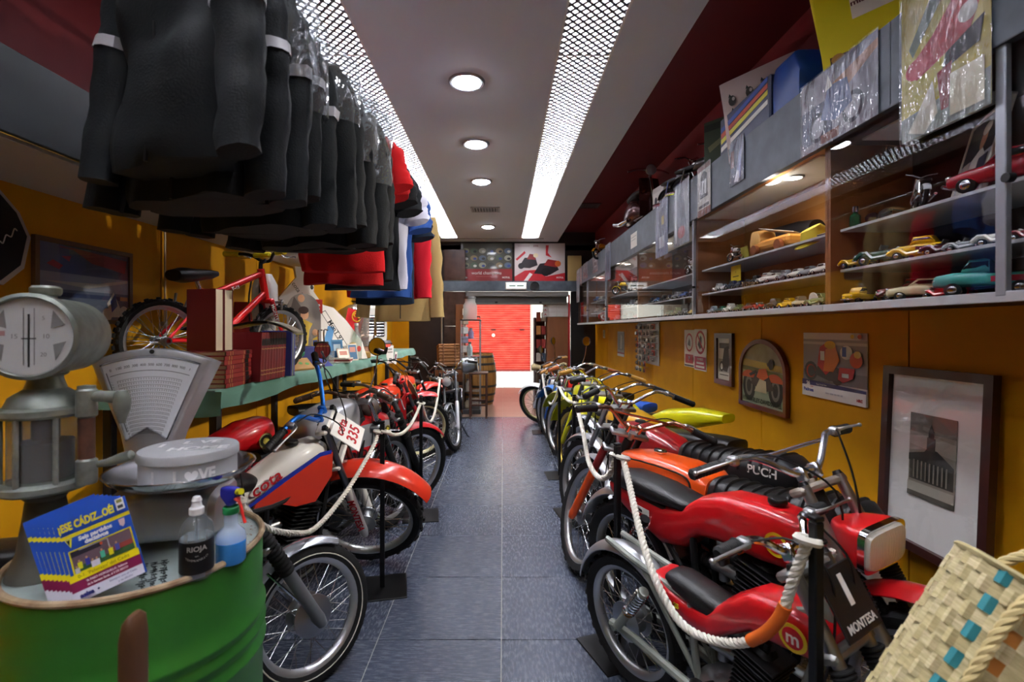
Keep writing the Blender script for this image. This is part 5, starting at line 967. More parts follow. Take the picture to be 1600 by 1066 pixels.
q = picture(.505, .36, [('#8c8a8c', R4(0, .24, 1, .90)), ('#c9c4c2', R4(0, .9, 1, 1)), ('#6f6e72', R4(0, .24, 1, .42)), ('#b3afac', R4(0, .82, 1, .86)),
  ('#1c1b1e', ellip(.14, .40, .115, .15)), ('#b8301c', ellip(.14, .40, .08, .105)), ('#1c1b1e', ellip(.15, .40, .065, .09)), ('#1c1b1e', ellip(.58, .36, .09, .13)), ('#2a2529', [(.2, .36), (.3, .55), (.55, .5), (.62, .3), (.45, .28)]), ('#c22a1e', [(.26, .5), (.3, .78), (.42, .86), (.55, .7), (.52, .48), (.4, .36)]), ('#e07a1c', [(.36, .42), (.40, .75), (.55, .82), (.62, .6), (.52, .42)]), ('#e6dfd6', R4(.31, .58, .38, .72)), ('#d8b024', ellip(.47, .82, .09, .06)), ('#d8d4d0', ellip(.72, .72, .09, .10)), ('#2b4a9c', R4(.66, .66, .72, .8)), ('#c9471f', ellip(.86, .62, .09, .11)), ('#d8a92a', ellip(.88, .7, .05, .05)), ('#b3202a', [(.62, .5), (.85, .5), (.82, .36), (.68, .28), (.6, .32)]), ('#d9d6d2', R4(.66, .36, .76, .42)),
  ('#23235a', [(0, .175), (1, .175), (1, .215), (0, .26)]), ('#e2e0dc', R4(0, 0, 1, .175)), ('#e8e4da', 'text', .11, .20, .085, '26', .002), ('#e8e4da', 'text', .34, .205, .03, 'Repsol Honda Team', 0), ('#2b3a9c', 'text', .12, .10, .075, 'Pedrosa', .001), ('#c22a2a', 'text', .18, .155, .035, 'Dani', 0), ('#3a3f7a', 'text', .55, .09, .032, 'ROO  OOO  OO OO  OO', 0), ('#b3202a', 'text', .92, .07, .055, 'HRC', .001), ('#c22a2a', ellip(.92, .95, .03, .03)), ('#b8a02a', ellip(.82, .95, .025, .03))], T(WX-.004, 2.625, 1.248) @ RZ(-90), '#d9d6d2', .002, .35, coat=.2).build('race_poster'); tag(q, 'poster of a leaning race motorcycle numbered 26 pinned to orange wall', 'poster')
t = thing('arched_plaque', 'arched wooden plaque painted with an orange vintage motorcycle', 'plaque', M=T(WX-.004, 3.315, .90) @ RZ(-90))
arch = [(-.30, 0), (.30, 0), (.30, .26)]+[(.30*cos(RAD(a)), .26+.22*sin(RAD(a))) for a in range(10, 180, 10)]+[(-.30, .26)]
arin = [(-.27, .03), (.27, .03), (.27, .26)]+[(.27*cos(RAD(a)), .26+.19*sin(RAD(a))) for a in range(10, 180, 10)]+[(-.27, .26)]
q = MB(mat('#6d2a1c', .35, coat=.3)); n_ = len(arch); q.ringloft([[V((x, 0, z)) for x, z in arch], [V((x, -.028, z)) for x, z in arch], [V((x, -.028, z)) for x, z in arin], [V((x, -.016, z)) for x, z in arin]], False, False, smooth=False); q.build('rim', t)
U = lambda pts: [((x+.27)/.54, z/.45) for x, z in pts]
q = MB(mat('#a59f86', .6, noise=(12, '#8a8568', .5))); q.prism(arin, .004, T(0, -.010, 0) @ RX(90)); z = -.0145
def lay(cc, poly):
    global z
    z -= .0004; q.use(mat(cc, .5)); q.prism(poly, .0004, T(0, z, 0) @ RX(90))
lay('#8f9a84', R4(-.27, .03, .27, .15)); lay('#b59a4a', [(-.26, .29), (.26, .27), (.26, .31), (-.26, .34)]); lay('#6a6a3c', [(-.26, .26), (.26, .22), (.26, .26), (-.26, .29)])
for cx in (-.17, .17): lay('#211d1c', ellip(cx, .15, .085, .105, 24)); lay('#6e6a62', ellip(cx, .15, .05, .07, 20)); lay('#2a2624', ellip(cx, .15, .03, .045, 16))
lay('#b3471c', ellip(-.17, .21, .095, .05, 18, 0, 180)); lay('#b3471c', ellip(.16, .20, .10, .055, 18, 0, 180)); lay('#3a2f2a', [(-.15, .17), (-.05, .26), (.08, .25), (.16, .15), (.05, .13)]); lay('#c2541f', [(-.06, .22), (-.03, .275), (.06, .285), (.09, .23), (.02, .20)]); lay('#b9ab8c', [(-.09, .12), (-.02, .21), (.06, .20), (.07, .12)]); lay('#55504a', [(.08, .3), (.15, .33), (.15, .345), (.07, .32)]); lay('#2a2624', ellip(.12, .315, .03, .035, 14)); lay('#2a2624', [(-.16, .235), (-.06, .27), (-.06, .25), (-.14, .22)])
q.use(mat('#1c2a1c', .5)); q.text('1936 HARLEY-DAVIDSON EL', .042, T(0, z-.0008, .058) @ RX(90), .0003, bold=.0008, sx=.95)
q.build('painting', t)
t = thing('framed_photo', 'small brown framed black and white photo of a racer', 'picture', M=T(WX-.004, 3.895, 1.21) @ RZ(-90)); frame_box(t, .31, .41, .04, .022, mat('#4a2a1c', .35, coat=.3))
picture(.25, .35, [('#c9c7c2', R4(.05, .04, .95, .96)), ('#55534f', R4(.15, .74, .9, .86)), ('#8d8b86', R4(.1, .2, .9, .5)), ('#2c2b29', [(.3, .25), (.5, .75), (.8, .8), (.85, .4), (.7, .22)]), ('#2c2b29', ellip(.32, .33, .14, .12)), ('#d9d7d2', ellip(.32, .33, .08, .07)), ('#3a3937', R4(.2, .13, .8, .15))], T(0, -.006, 0), '#b9b7b2').build('photo', t)
q = picture(.25, .35, [('#b3232a', ellip(.5, .66, .36, .25)), ('#e2e0da', ellip(.5, .66, .29, .20)), ('#6a6a6a', [(.35, .6), (.5, .78), (.6, .7), (.62, .55)]), ('#b3232a', R4(.12, .1, .88, .34)), ('#e2e0da', 'text', .5, .22, .16, 'P', .003), ('#33303a', R4(.05, .02, .95, .06))], T(WX-.004, 4.645, 1.265) @ RZ(-90), '#e2d9ce').build('safety_sign'); tag(q, 'narrow red and white safety sign, left of the pair', 'sign')
q = picture(.27, .37, [('#b3232a', ellip(.5, .68, .40, .29)), ('#e2e0da', ellip(.5, .68, .32, .23)), ('#2a2a2c', [(.3, .62), (.5, .85), (.62, .8), (.6, .55), (.45, .52)]), ('#b3232a', [(.25, .85), (.30, .88), (.76, .52), (.70, .48)]), ('#a3143c', R4(.04, .03, .96, .33)), ('#e2e0da', 'text', .5, .27, .065, 'PROHIBIDO', .001), ('#e2e0da', R4(.2, .155, .8, .205)), ('#e2e0da', R4(.15, .065, .85, .115))], T(WX-.004, 4.385, 1.262) @ RZ(-90), '#e6e2da').build('safety_sign'); tag(q, 'prohibition sign with red ring over crimson text block', 'sign')
q = picture(.42, .37, [('#6a6660', R4(.1, .25, .9, .95)), ('#b9b3aa', [(.4, .3), (.5, .9), (.7, .8), (.65, .3)]), ('#8a1c24', R4(0, .1, 1, .16)), ('#c9c6c0', R4(0, 0, 1, .1))], T(WX-.004, 7.35, 1.225) @ RZ(-90), '#8d8880').build('photo_print'); tag(q, 'small unframed grey photo on the orange wall near the far end', 'picture')
t = thing('light_switch', 'white square light switch on the far end of the orange wall', 'switch', M=T(WX-.002, 8.55, 1.36) @ RZ(-90)); MB(WHITEP).box((0, -.006, 0), (.14, .012, .14), .004).build('plate', t); MB(mat('#b9b7b2', .4)).box((0, -.014, 0), (.06, .008, .09), .003).build('rocker', t)
# keyring rack: every blister pack is a thing of its own
t = thing('keyring_board', 'clear hanging board with rows of hooks on the orange wall', 'display rack', M=T(WX-.006, 5.95, 1.22) @ RZ(-90)); MB(mat('#c9c9c4', .3, alpha=.6)).box((0, -.004, .06), (.86, .004, .50), .001).build('board', t)
rr = random.Random(5)
for j in range(8):
    cols = 5 if j < 4 else (5 if j < 6 else 3)
    q = MB(CHROME); q.cyl((-.42, -.02, .29-j*.075), (.42 if j < 6 else .1, -.02, .29-j*.075), .003, n=5); q.build('rail', t)
pk = {}
colsn = [('pink', '#d98a7a'), ('white', '#dedbd4'), ('red', '#b83a34'), ('grey', '#8e8c88'), ('yellow', '#c9c04a'), ('blue', '#6a86b0'), ('black', '#3a3836')]
for j in range(8):
    for i in range(5 if j < 6 else 3):
        nm, cc = colsn[rr.randrange(len(colsn)) if j > 3 else rr.choice((0, 1, 1, 2, 3, 6))]
        if nm not in pk:
            a = MB(mat(cc, .5)); a.box((0, 0, 0), (.085, .003, .062), .001); b_ = MB(CHROME); b_.torus((0, -.012, -.004), .016, .003, n=14, k=5); b_.use(mat('#2a2a2c', .4)).box((.012, -.012, -.014), (.03, .01, .02), .003); b_.use(pane_mat('#f0f0f0', .05, .12)).box((.0, -.014, -.006), (.07, .022, .045), .008); pk[nm] = (a.mesh('card'), b_.mesh('keyring'))
        o = tag(link('keyring_pack', pk[nm][0], None, T(WX-.05, 5.95+.33-.165*i+rr.uniform(-.01, .01), 1.22+.255-j*.075) @ RZ(-90+rr.uniform(-12, 12))), f'{nm} backed keyring blister pack in the {["top", "second", "third", "fourth", "fifth", "sixth", "seventh", "lowest"][j]} row of the hanging board', 'keyring', 'keyring packs on the board'); link('keyring', pk[nm][1], o)
# ---------------------------------------------------------------- left wall: fascia, pictures, long table
t = thing('fascia', 'shade-darkened slate fascia and shelf above the left wall behind the jackets', 'fascia', (-1.62, 2.6, 2.09))
MB(mat('#14191d', .55, noise=(9, '#0e1215', .7))).box((0, 0, .14), (.02, 7.4, .28), .002).build('board', t); MB(mat('#b3aca4', .6)).box((-.25, 0, -.008), (.48, 7.4, .016), .002).build('underside_board', t)  # board colour darkened to carry the shade behind the jackets
t = thing('framed_print', 'wide framed scooter print by the sea on the left wall', 'picture', M=T(XL+.004, 2.49, 1.675) @ RZ(90)); frame_box(t, .58, .40, .022, .02, mat('#6a5138', .4))
picture(.54, .36, [('#5a6488', R4(0, .62, 1, 1)), ('#8a4a5a', [(.55, .8), (.95, .72), (.98, .92), (.3, .98)]), ('#8f96a6', R4(0, .40, 1, .62)), ('#5f6a80', R4(0, 0, 1, .40)), ('#3a4668', R4(0, .3, 1, .36)), ('#a83a3a', [(.08, .72), (.2, .66), (.24, .72), (.14, .78)]), ('#a83a3a', [(.22, .84), (.3, .78), (.32, .86)]), ('#b9b4ac', [(.05, .5), (.6, .52), (.98, .62), (.98, .58), (.5, .44)]), ('#d3d0ca', [(.76, .05), (.72, .25), (.80, .42), (.88, .2), (.92, .05)]), ('#2f4a9c', [(.78, .12), (.76, .28), (.82, .4), (.85, .22)]), ('#d9d4cc', ellip(.72, .08, .06, .1, 16)), ('#c8c2b8', ellip(.93, .12, .06, .1, 16)), ('#b98a5a', R4(.88, .3, .98, .36)), ('#b9b6b0', R4(0, .02, .18, .3)), ('#6a4a4a', ellip(.09, .15, .05, .08)), ('#8a4a5a', [(.2, .955), (.95, .90), (.95, .915), (.2, .97)])], T(0, -.008, 0), '#7d8494', .002, .5).build('print', t)
MB(PANE).box((0, -.014, 0), (.54, .002, .36)).build('glass_pane', t)
t = thing('shield_sign', 'black shield shaped sign with pale border at the left edge', 'sign', M=T(XL+.006, 1.965, 1.835) @ RZ(90)); sh = [(-.34, -.13), (.10, -.20), (.19, -.12), (.22, .02), (.17, .12), (.04, .24), (-.34, .30)]
MB(mat('#c3b6b0', .4)).prism(sh, .012, RX(90)).build('border', t); MB(mat('#131316', .35)).prism([(x*.94-.006, z*.93+.004) for x, z in sh], .002, T(0, -.012, 0) @ RX(90)).build('face', t)
q = MB(mat('#5a1418', .5)); q.prism([(-.3, -.08), (-.05, -.1), (-.08, .12), (-.3, .16)], .0006, T(0, -.0142, 0) @ RX(90)); q.use(mat('#c9c2bc', .5)); q.tube([(.0+.012*k, -.0146, -.10+.011*k+.014*sin(k*2.2)) for k in range(14)], .003, 4, k=3); q.build('lettering', t)
for yy, z0, z1 in ((3.045, 1.2, 2.2), (5.43, 1.2, 2.0)):
    tag(MB(mat('#b9a27a', .4)).cyl((XL+.022, yy, z0), (XL+.022, yy, z1), .007, n=6).box((XL+.02, yy, z0+.28), (.03, .03, .03), .004).build('wire_conduit'), 'thin pale wall conduit above the bicycle saddle' if yy < 4 else 'thin pale wall conduit beside the white body panel', 'conduit')
TZ, TX0, TX1, TY0, TY1 = 1.13, -2.10, -1.45, 2.50, 7.95
t = thing('long_table', 'long dark table covered by a green cloth along the left wall', 'table', ((TX0+TX1)/2, (TY0+TY1)/2, 0)); w, l = TX1-TX0, TY1-TY0
MB(DKBROWN).box((0, 0, TZ-.022), (w-.02, l-.02, .03)).build('tabletop', t)
for x in (-w/2+.05, w/2-.05):
    for y in (-l/2+.06, -l/2+1.9, l/2-1.6, l/2-.06): MB(mat('#26221f', .6)).box((x, y, TZ/2-.02), (.045, .045, TZ-.04), .004).build('leg', t)
GREEN = mat('#5d8f7e', .85, bump=(240, .2), sheen=.2, noise=(3, '#4c7c6c', .4))
q = MB(GREEN)
def tc(u, v):
    y = TY0-.02+(TY1-TY0+.04)*u; s_ = v*.83                     # runs from the wall over the top and down the front edge
    n1 = NZ.noise(V((y*1.6, 3, 0))); drop = .085+.03*n1
    if s_ < .655: return (TX0+s_, y, TZ+.003+.003*NZ.noise(V((s_*6, y*4, 2)))+(.004 if s_ > .6 else 0))
    k = (s_-.655)/.175; return (TX1+.008+.022*sin(k*1.5)+.018*NZ.noise(V((y*7, k, 5)))*k, y, TZ-k*drop)
q.grid(tc, 190, 22)
def te(u, v): x = TX0+(TX1-TX0+.03)*u; return (x, TY0-.024-.012*v+.014*NZ.noise(V((x*9, v, 8)))*v, TZ+.002-v*(.11+.02*sin(x*7)))
q.grid(te, 20, 6); cl = q.build('table_cloth'); tag(cl, 'green cloth draped over the long left table with wavy front edge', 'tablecloth')
Z = TZ+.008
# --- red books
RB = [mat('#8d2a2a', .5), mat('#7f2326', .5), mat('#96302c', .5)]; PG = mat('#cdbfa4', .8, bump=(400, .3), stretch=(.2, .2, 3))
def book(name, lab, M, w, d, th, cov, spine_bands=True, group=None):
    """cover lies in local xy (w along x = spine to fore-edge, d along y), thickness along z, spine at +x"""
    t = thing(name, lab, 'book', M=M, group=group)
    c = MB(cov); c.box((0, 0, th-.0015), (w, d, .003)); c.box((0, 0, .0015), (w, d, .003)); c.tube([(w/2-.003, -d/2, th/2), (w/2-.003, d/2, th/2)], th/2, 10, flat=.5) if False else c.box((w/2, 0, th/2), (.006, d, th), .0025)
    c.build('cover', t); MB(PG).box((-.003, 0, th/2), (w-.012, d-.008, th-.007)).build('pages', t)
    if spine_bands:
        b = MB(mat('#b9955a', .4, .3))
        for yy in (-.36, -.28, .16): b.box((w/2+.003, yy*d, th/2), (.0015, .006, th*.9))
        b.use(mat('#1c1716', .5)).box((w/2+.003, -.22*d if False else .30*d, th/2), (.0015, d*.14, th*.92)); b.build('spine_bands', t, kind='stuff')
    return t
for k in range(8):
    book('red_book', f'red bound book lying flat, {["lowest", "second", "third", "fourth", "fifth", "sixth", "seventh", "topmost"][k]} in the stack of eight red books' if k else 'red bound book lying flat, lowest in the stack of eight', T(-1.565+rnd.uniform(-.004, .004), 2.70+rnd.uniform(-.004, .004), Z+k*.0242) @ RZ(rnd.uniform(-2, 2)+3), .22, .29, .0235, RB[k % 3], group='red books lying in the stack')
zt = Z+8*.0242
for k, (xx, th) in enumerate(((-1.69, .05), (-1.61, .055))):
    book('red_book', ['tall dark red volume standing upright on the book stack, left one', 'tall dark red volume standing upright on the book stack, page edges showing'][k], T(-1.60+k*.018, 2.60+.052*k, zt+.165) @ RZ(180-18) @ RX(90), .20, .33, th, mat('#6d1a1c', .5), False)
MB_ = None
for k in range(9):
    M = T(-1.52, 2.90+k*.036+.0, Z) @ RX(-5) @ T(0, 0, .145) @ RX(90) @ T(0, 0, 0)
    book('red_book', f'dark red gilt volume standing in the row of nine, {["nearest", "second", "third", "fourth", "fifth", "sixth", "seventh", "eighth", "farthest"][k]} one', M, .20, .29, .034, mat('#6f1d20', .45) if k % 2 else mat('#781f22', .45), True, group='red gilt volumes in a standing row')
for k, (cc, nm) in enumerate((('#3a3f86', 'blue'), ('#8f9294', 'grey'), ('#5a5f9a', 'violet blue'))):
    tag(MB(mat(cc, .5)).box((0, 0, .15), (.20, .012, .30), .002, rot=(-.05, 0, 0)).build('thin_book', M=T(-1.50, 3.255+k*.022, Z)), f'thin {nm} cover book standing at the end of the red volumes', 'book')
t = thing('open_magazine', 'open glossy magazine draped over the row of red volumes', 'magazine', M=T(-1.50, 3.05, Z+.315) @ RZ(12))
q = MB(mat('#c9c4b6', .4, noise=(14, '#6f6a5c', .7)))
for k in range(4): q.grid(lambda u, v, k=k: (-.16+.38*u, -.13+.26*v, .035*sin(u*pi*.9)+k*.004-.10*max(0, u-.55)*u), 12, 3)
q.build('pages', t); MB(mat('#c7c42e', .4)).grid(lambda u, v: (-.16+.385*u, -.132+.264*v, .035*sin(u*pi*.9)-.004-.10*max(0, u-.55)*u), 12, 3).build('cover', t)
# --- red BMX-style bicycle
RW, FW = V((-1.93, 2.76, Z)), V((-1.60, 3.50, Z)); dd = FW-RW; L_ = dd.length
t = thing('childrens_bicycle', 'red childrens mountain bicycle with yellow grips standing on the table', 'bicycle', M=T(*RW) @ MX.Rotation(atan2(dd.y, dd.x), 4, 'Z') @ RX(2))
R_ = .245; BR = paint('#d3161a')
put_wheel('rear_wheel', t, T(0, 0, R_), R_, .026, True, '#b9bbbd', .02); put_wheel('front_wheel', t, T(L_, 0, R_) @ RZ(0), R_, .026, True, '#b9bbbd', .02)
bb = V((.34, 0, .25)); st_ = V((.24, 0, .50)); hb = V((L_-.13, 0, .56)); ht = V((L_-.17, 0, .72))
q = MB(BR); q.cyl(st_, ht-V((-.01, 0, .03)), .021, n=12); q.cyl(bb, hb, .023, n=12); q.cyl(bb, st_+V((-.02, 0, .05)), .018, n=12); q.cyl(hb-V((-.01, 0, .05)), ht, .024, n=12)
for s in (-1, 1): q.tube([bb+V((0, s*.03, 0)), V((.0, s*.055, R_))], .010, 7); q.tube([st_+V((0, s*.02, 0)), V((.0, s*.055, R_))], .009, 7); 
q.build('frame', t)
q = MB(BR)
for s in (-1, 1): q.tube([V((L_-.115, s*.05, .50)), V((L_-.06, s*.052, .36)), V((L_, s*.05, R_))], [.017, .016, .011], 9, k=3)
q.box((L_-.118, 0, .505), (.04, .13, .035), .01); q.build('fork', t)
for s in (-1, 1):
    q = MB(WHITEP); q.text('MONTESA', .034, T(L_-.115, s*.05, .47) @ T(.02, s*.018, -.06) @ RX(90 if s < 0 else -90) @ RZ(-66 if s < 0 else 66+180), .0006, bold=.0008); q.build('lettering', t)
    q = MB(WHITEP); q.text('T-15', .03, T(.44, s*.0225, .575) @ RX(90 if s < 0 else -90) @ RZ(20 if s < 0 else -20+180), .0006, bold=.0008); q.build('lettering', t)
q = MB(BLACKM); q.tube([ht, ht+V((.0, 0, .04)), ht+V((.04, 0, .06))], .014, 8); q.tube([ht+V((-.06, -.26, .10)), ht+V((.0, -.12, .10)), ht+V((.04, -.04, .06)), ht+V((.04, .04, .06)), ht+V((0, .12, .10)), ht+V((-.06, .26, .10))], .011, 8, k=4); hbo = q.build('handlebar', t)
for s in (-1, 1): MB(mat('#d8c820', .5)).tube([ht+V((-.028, s*.18, .098)), ht+V((-.06, s*.285, .101))], [.017, .019], 10).build('grip', hbo)
MB(mat('#d8c820', .5)).box(ht+V((.01, 0, .095)), (.035, .16, .035), .01).build('bar_pad', hbo)
q = MB(CHROME)
for s in (-1, 1): q.tube([ht+V((0, s*.17, .095)), ht+V((.05, s*.16, .085)), ht+V((.05, s*.26, .08))], .006, 6, k=3)
q.build('brake_lever', hbo, kind='stuff')
MB(VINYL).superloft([(-.13, .075, -.02, .045, 2.4), (-.08, .085, -.035, .055, 2.4), (0, .05, -.03, .045, 2.4), (.10, .02, -.02, .035, 2.4), (.145, .012, -.005, .025, 2.2)], 18, M=T(.19, 0, .625) @ RY(-8)).build('saddle', t)
MB(CHROME).cyl(st_+V((-.02, 0, .04)), V((.19, 0, .61)), .013, n=10).build('seat_post', t)
q = MB(ALU); q.box((L_-.05, 0, .50), (.02, .16, .02), .004)
for s in (-1, 1): q.tube([(L_-.05, s*.07, .52), (L_-.04, s*.055, .45)], .008, 6); q.tube([(.12, s*.065, .52), (.1, s*.05, .44)], .008, 6)
q.build('brakes', t, kind='stuff')
q = MB(DARKM); q.lathe([(.03, -.004), (.07, -.004), (.07, .004), (.03, .004)], 20, T(*bb) @ T(0, -.05, 0) @ RX(90)); q.cyl(bb+V((0, -.06, 0)), bb+V((.12, -.07, -.06)), .009, n=7); q.cyl(bb+V((0, .06, 0)), bb+V((-.12, .07, .06)), .009, n=7); q.box(bb+V((.12, -.11, -.06)), (.06, .07, .02), .004); q.box(bb+V((-.12, .11, .06)), (.06, .07, .02), .004); q.build('crankset', t)
t = thing('body_protector', 'white and grey harness vest hanging from the bicycle handlebar', 'vest', M=T(-1.70, 3.50, Z+.50) @ RZ(60)); q = MB(mat('#c9c5bd', .8, bump=(30, .3))); q.superloft([(-.20, .06, -.03, .03, 3), (-.12, .12, -.045, .045, 3), (.05, .12, -.05, .05, 3), (.2, .10, -.04, .04, 3), (.28, .05, -.02, .02, 3)], 18, M=RY(90) @ RZ(0)); q.build('vest_body', t)
for s in (-1, 1): MB(mat('#3a3a3e', .7)).tube([(-.06, s*.05, .2), (-.075, s*.07, 0), (-.06, s*.06, -.25)], .014, 6, k=4, flat=.3).build('strap', t)
# --- objects behind and beyond the bicycle
t = thing('cutout_sign', 'round topped standing cutout of a woman in yellow holding a child', 'sign', M=T(-1.80, 4.42, Z) @ RZ(35))
ol = [(-.13, 0), (.16, 0), (.15, .45)]+[(.0+.14*cos(RAD(a)), .48+.15*sin(RAD(a))) for a in range(0, 181, 15)]
MB(mat('#8a8076', .6)).prism(ol, .012, RX(90)).build('board', t)
q = MB(); z = -.0125
def lay2(cc, poly):
    global z
    z -= .0004; q.use(mat(cc, .5)); q.prism(poly, .0004, T(0, z, 0) @ RX(90))
lay2('#5a5048', [(-.12, .02), (.0, .02), (.02, .45), (-.08, .60), (-.12, .45)]); lay2('#c9a83c', [(-.04, .05), (.03, .05), (.05, .30), (.08, .36), (.0, .40), (-.05, .33)]); lay2('#c9a83c', [(.05, .02), (.14, .02), (.13, .25), (.08, .22)]); lay2('#d9a27a', ellip(.01, .44, .035, .045, 14)); lay2('#3a241c', ellip(.0, .48, .045, .035, 14)); lay2('#d9a27a', ellip(.10, .28, .025, .03, 12)); lay2('#3a4a8a', R4(.08, .16, .13, .21)); lay2('#d9a27a', ellip(-.02, .585, .03, .035, 12)); q.build('printed_figure', t)
q = picture(.12, .13, [('#e8e4da', 'text', .5, .62, .26, 'Coca', .001), ('#e8e4da', 'text', .5, .36, .26, 'Cola', .001)], T(-1.73, 4.55, Z+.52) @ RZ(50), '#b8241c', .004); tag(q.build('soda_sign'), 'little red soft drink sign at the top of the cutout', 'sign')
t = thing('crash_helmet', 'orange helmet standing behind the red volumes under bicycle', 'helmet', M=T(-1.93, 3.62, Z) @ RZ(30)); MB(ORNG).lathe([(.11, .0), (.125, .05), (.13, .12), (.115, .19), (.07, .24), (0, .26)], 26, a0=RAD(20), a1=RAD(340)).build('shell', t); MB(mat('#3a3a3e', .3)).lathe([(.126, .10), (.12, .17)], 12, a0=RAD(-40), a1=RAD(40)).build('visor', t); MB(BLACKP).torus((0, 0, .008), .112, .009, (0, 0, 1), 24, 6).build('edge_trim', t)
tag(MB(mat('#7a1a1c', .5)).box((0, 0, .26), (.22, .16, .52), .004).build('red_case', M=T(-1.97, 3.86, Z) @ RZ(12)), 'tall dark red box standing behind the bicycle front wheel', 'box')
tag(MB(mat('#2a2f66', .5)).box((0, 0, .085), (.22, .28, .17), .006).build('blue_box', M=T(-1.66, 3.95, Z) @ RZ(-20)), 'dark blue printed box low behind the front bicycle wheel', 'box')
t = thing('game_box', 'flat wooden game box with green spots leaning on the table edge', 'box', M=T(-1.50, 3.70, Z+.005) @ RZ(62) @ RX(-50)); MB(mat('#b08850', .6)).box((0, 0, .06), (.20, .02, .12), .003).build('case', t); q = MB(mat('#5c9a4a', .5))
for x, z_ in ((-.06, .08), (.0, .06), (.055, .05)): q.prism(ellip(x, z_, .018, .014, 10), .001, T(0, -.0105, 0) @ RX(90))
q.build('spots', t, kind='stuff')
t = thing('green_ball', 'small green ball on the wooden game box', 'ball', (-1.53, 3.70, Z+.13)); MB(mat('#2f7d5a', .35)).sphere((0, 0, 0), .034, 18).build('ball', t)
tag(MB(mat('#4f57a6', .5)).prism([(-.09, 0), (.09, 0), (-.06, .11)], .03, RX(90)).build('blue_wedge', M=T(-1.50, 4.08, Z) @ RZ(65)), 'blue triangular wedge beside the wooden game box', 'ornament')
t = thing('desk_clock', 'black box with small chrome taps between wheel and postcards', 'ornament', M=T(-1.60, 4.32, Z) @ RZ(60)); MB(BLACKP).box((0, 0, .10), (.10, .09, .20), .008).build('case', t)
for x in (-.03, .03): MB(CHROME).tube([(x, 0, .20), (x, 0, .30), (x+.04, 0, .30)], .007, 7, k=3).build('tap', t)
t = thing('glass_tumbler', 'clear glass tumbler in front of the black box', 'glass', (-1.50, 4.26, Z)); MB(pane_mat('#f2f4f4', .02, .10)).lathe([(0, 0), (.03, 0), (.035, .12), (.033, .12), (.028, .006), (0, .006)], 20).build('glass', t)
for k, (px_, y, w, h, cc, lab, rz, tl) in enumerate(((-1.56, 4.62, .12, .21, '#5a92b8', 'blue postcard standing behind the picture tins', 50, -8), (-1.50, 4.62, .13, .13, '#b9a38c', 'brown edged square postcard leaning before the blue one', 50, -20), (-1.47, 4.80, .10, .17, '#d6cdbb', 'pale postcard leaning beside the round mirror', 45, -16))):
    tag(picture(w, h, [('#e6dfd0' if k == 1 else '#3f6f96', R4(.08, .08, .92, .92)), ('#c98a7a' if k else '#bcd4dc', R4(.2, .5, .8, .8))], T(px_, y, Z+h/2) @ RZ(rz) @ RX(tl), cc, .003).build('postcard'), lab, 'postcard')
for k in range(3): tag(MB(mat(['#d9cfc4', '#8c2a2c', '#c9c0b4'][k], .6)).box((0, 0, .008), (.22, .15, .014), .002).build('leaflet_stack', M=T(-1.52, 4.55, Z+.0145*k) @ RZ(12-5*k)), ['lowest pale leaflet bundle', 'red edged leaflet bundle in the middle', 'topmost cream leaflet bundle'][k]+' under the postcards', 'leaflet')
# white plastic fairing
t = thing('white_fairing', 'large white plastic motorcycle body panel leaning upright on the table', 'body panel', M=T(-1.69, 4.90, Z) @ RZ(42) @ RX(-6) @ MX.Diagonal((1.3, 1, 1.3, 1)))
ol = [(-.03, 0), (.26, 0), (.22, .14), (.10, .30), (.0, .40), (-.08, .42), (-.15, .52), (-.14, .70), (-.28, .70), (-.27, .62), (-.40, .46), (-.37, .42), (-.29, .40)]
q = MB(mat('#e6e1d8', .35)); q.prism(ol, .05, RX(90)); q.build('moulding', t)
q = MB(mat('#4a4844', .5)); q.text('cota 24', .045, T(-.26, -.051, .52) @ RX(90) @ RZ(-58), .0005); q.prism([(-.10, .36), (-.065, .38), (.115, .08), (.08, .06)], .0006, T(0, -.0502, 0) @ RX(90)); q.use(mat('#e6e1d8', .4)); q.prism([(-.094, .358), (-.067, .373), (.109, .082), (.082, .067)], .0006, T(0, -.0508, 0) @ RX(90)); q.use(mat('#1c1c1e', .5)); q.text('MonT 93', .05, T(.008, -.0518, .22) @ RX(90) @ RZ(-59), .0005, bold=.001); q.build('lettering', t)
MB(mat('#4a8ac0', .5)).prism([(-.10, .10), (-.05, .26), (-.0, .25), (-.03, .12), (.05, .0), (-.0, .0)], .002, T(0, -.050, 0) @ RX(90)).build('blue_graphic', t)
for z_ in ((-.16, .55), (-.18, .60), (-.13, .60)): MB(BLACKP).prism(ellip(z_[0], z_[1], .012, .018, 8), .001, T(0, -.050, 0) @ RX(90)).build('slot', t)
t = thing('glass_bottle', 'clear glass soda bottle with tall neck on the table', 'bottle', (-1.50, 5.02, Z)); MB(pane_mat('#e4eee6', .02, .22)).lathe([(0, 0), (.05, 0), (.054, .01), (.054, .18), (.045, .22), (.022, .29), (.018, .34), (.02, .36), (.016, .36), (.014, .30), (0, .2)], 22).build('glass', t); MB(mat('#c9433a', .5)).prism(ellip(.0, .11, .022, .03, 14), .002, T(.04, -.045, 0) @ RZ(40) @ RX(90)).build('label', t); MB(WHITEP).lathe([(.019, .345), (.021, .345), (.021, .37), (0, .372)], 14).build('bottle_cap', t)
t = thing('brass_bell', 'small round brass bell between panel and glass bottle', 'bell', (-1.50, 4.90, Z)); MB(mat('#a8842e', .35, .7)).lathe([(.0, .0), (.02, 0), (.012, .10), (.03, .115), (.04, .14), (.03, .17), (0, .178)], 18).build('bell', t)
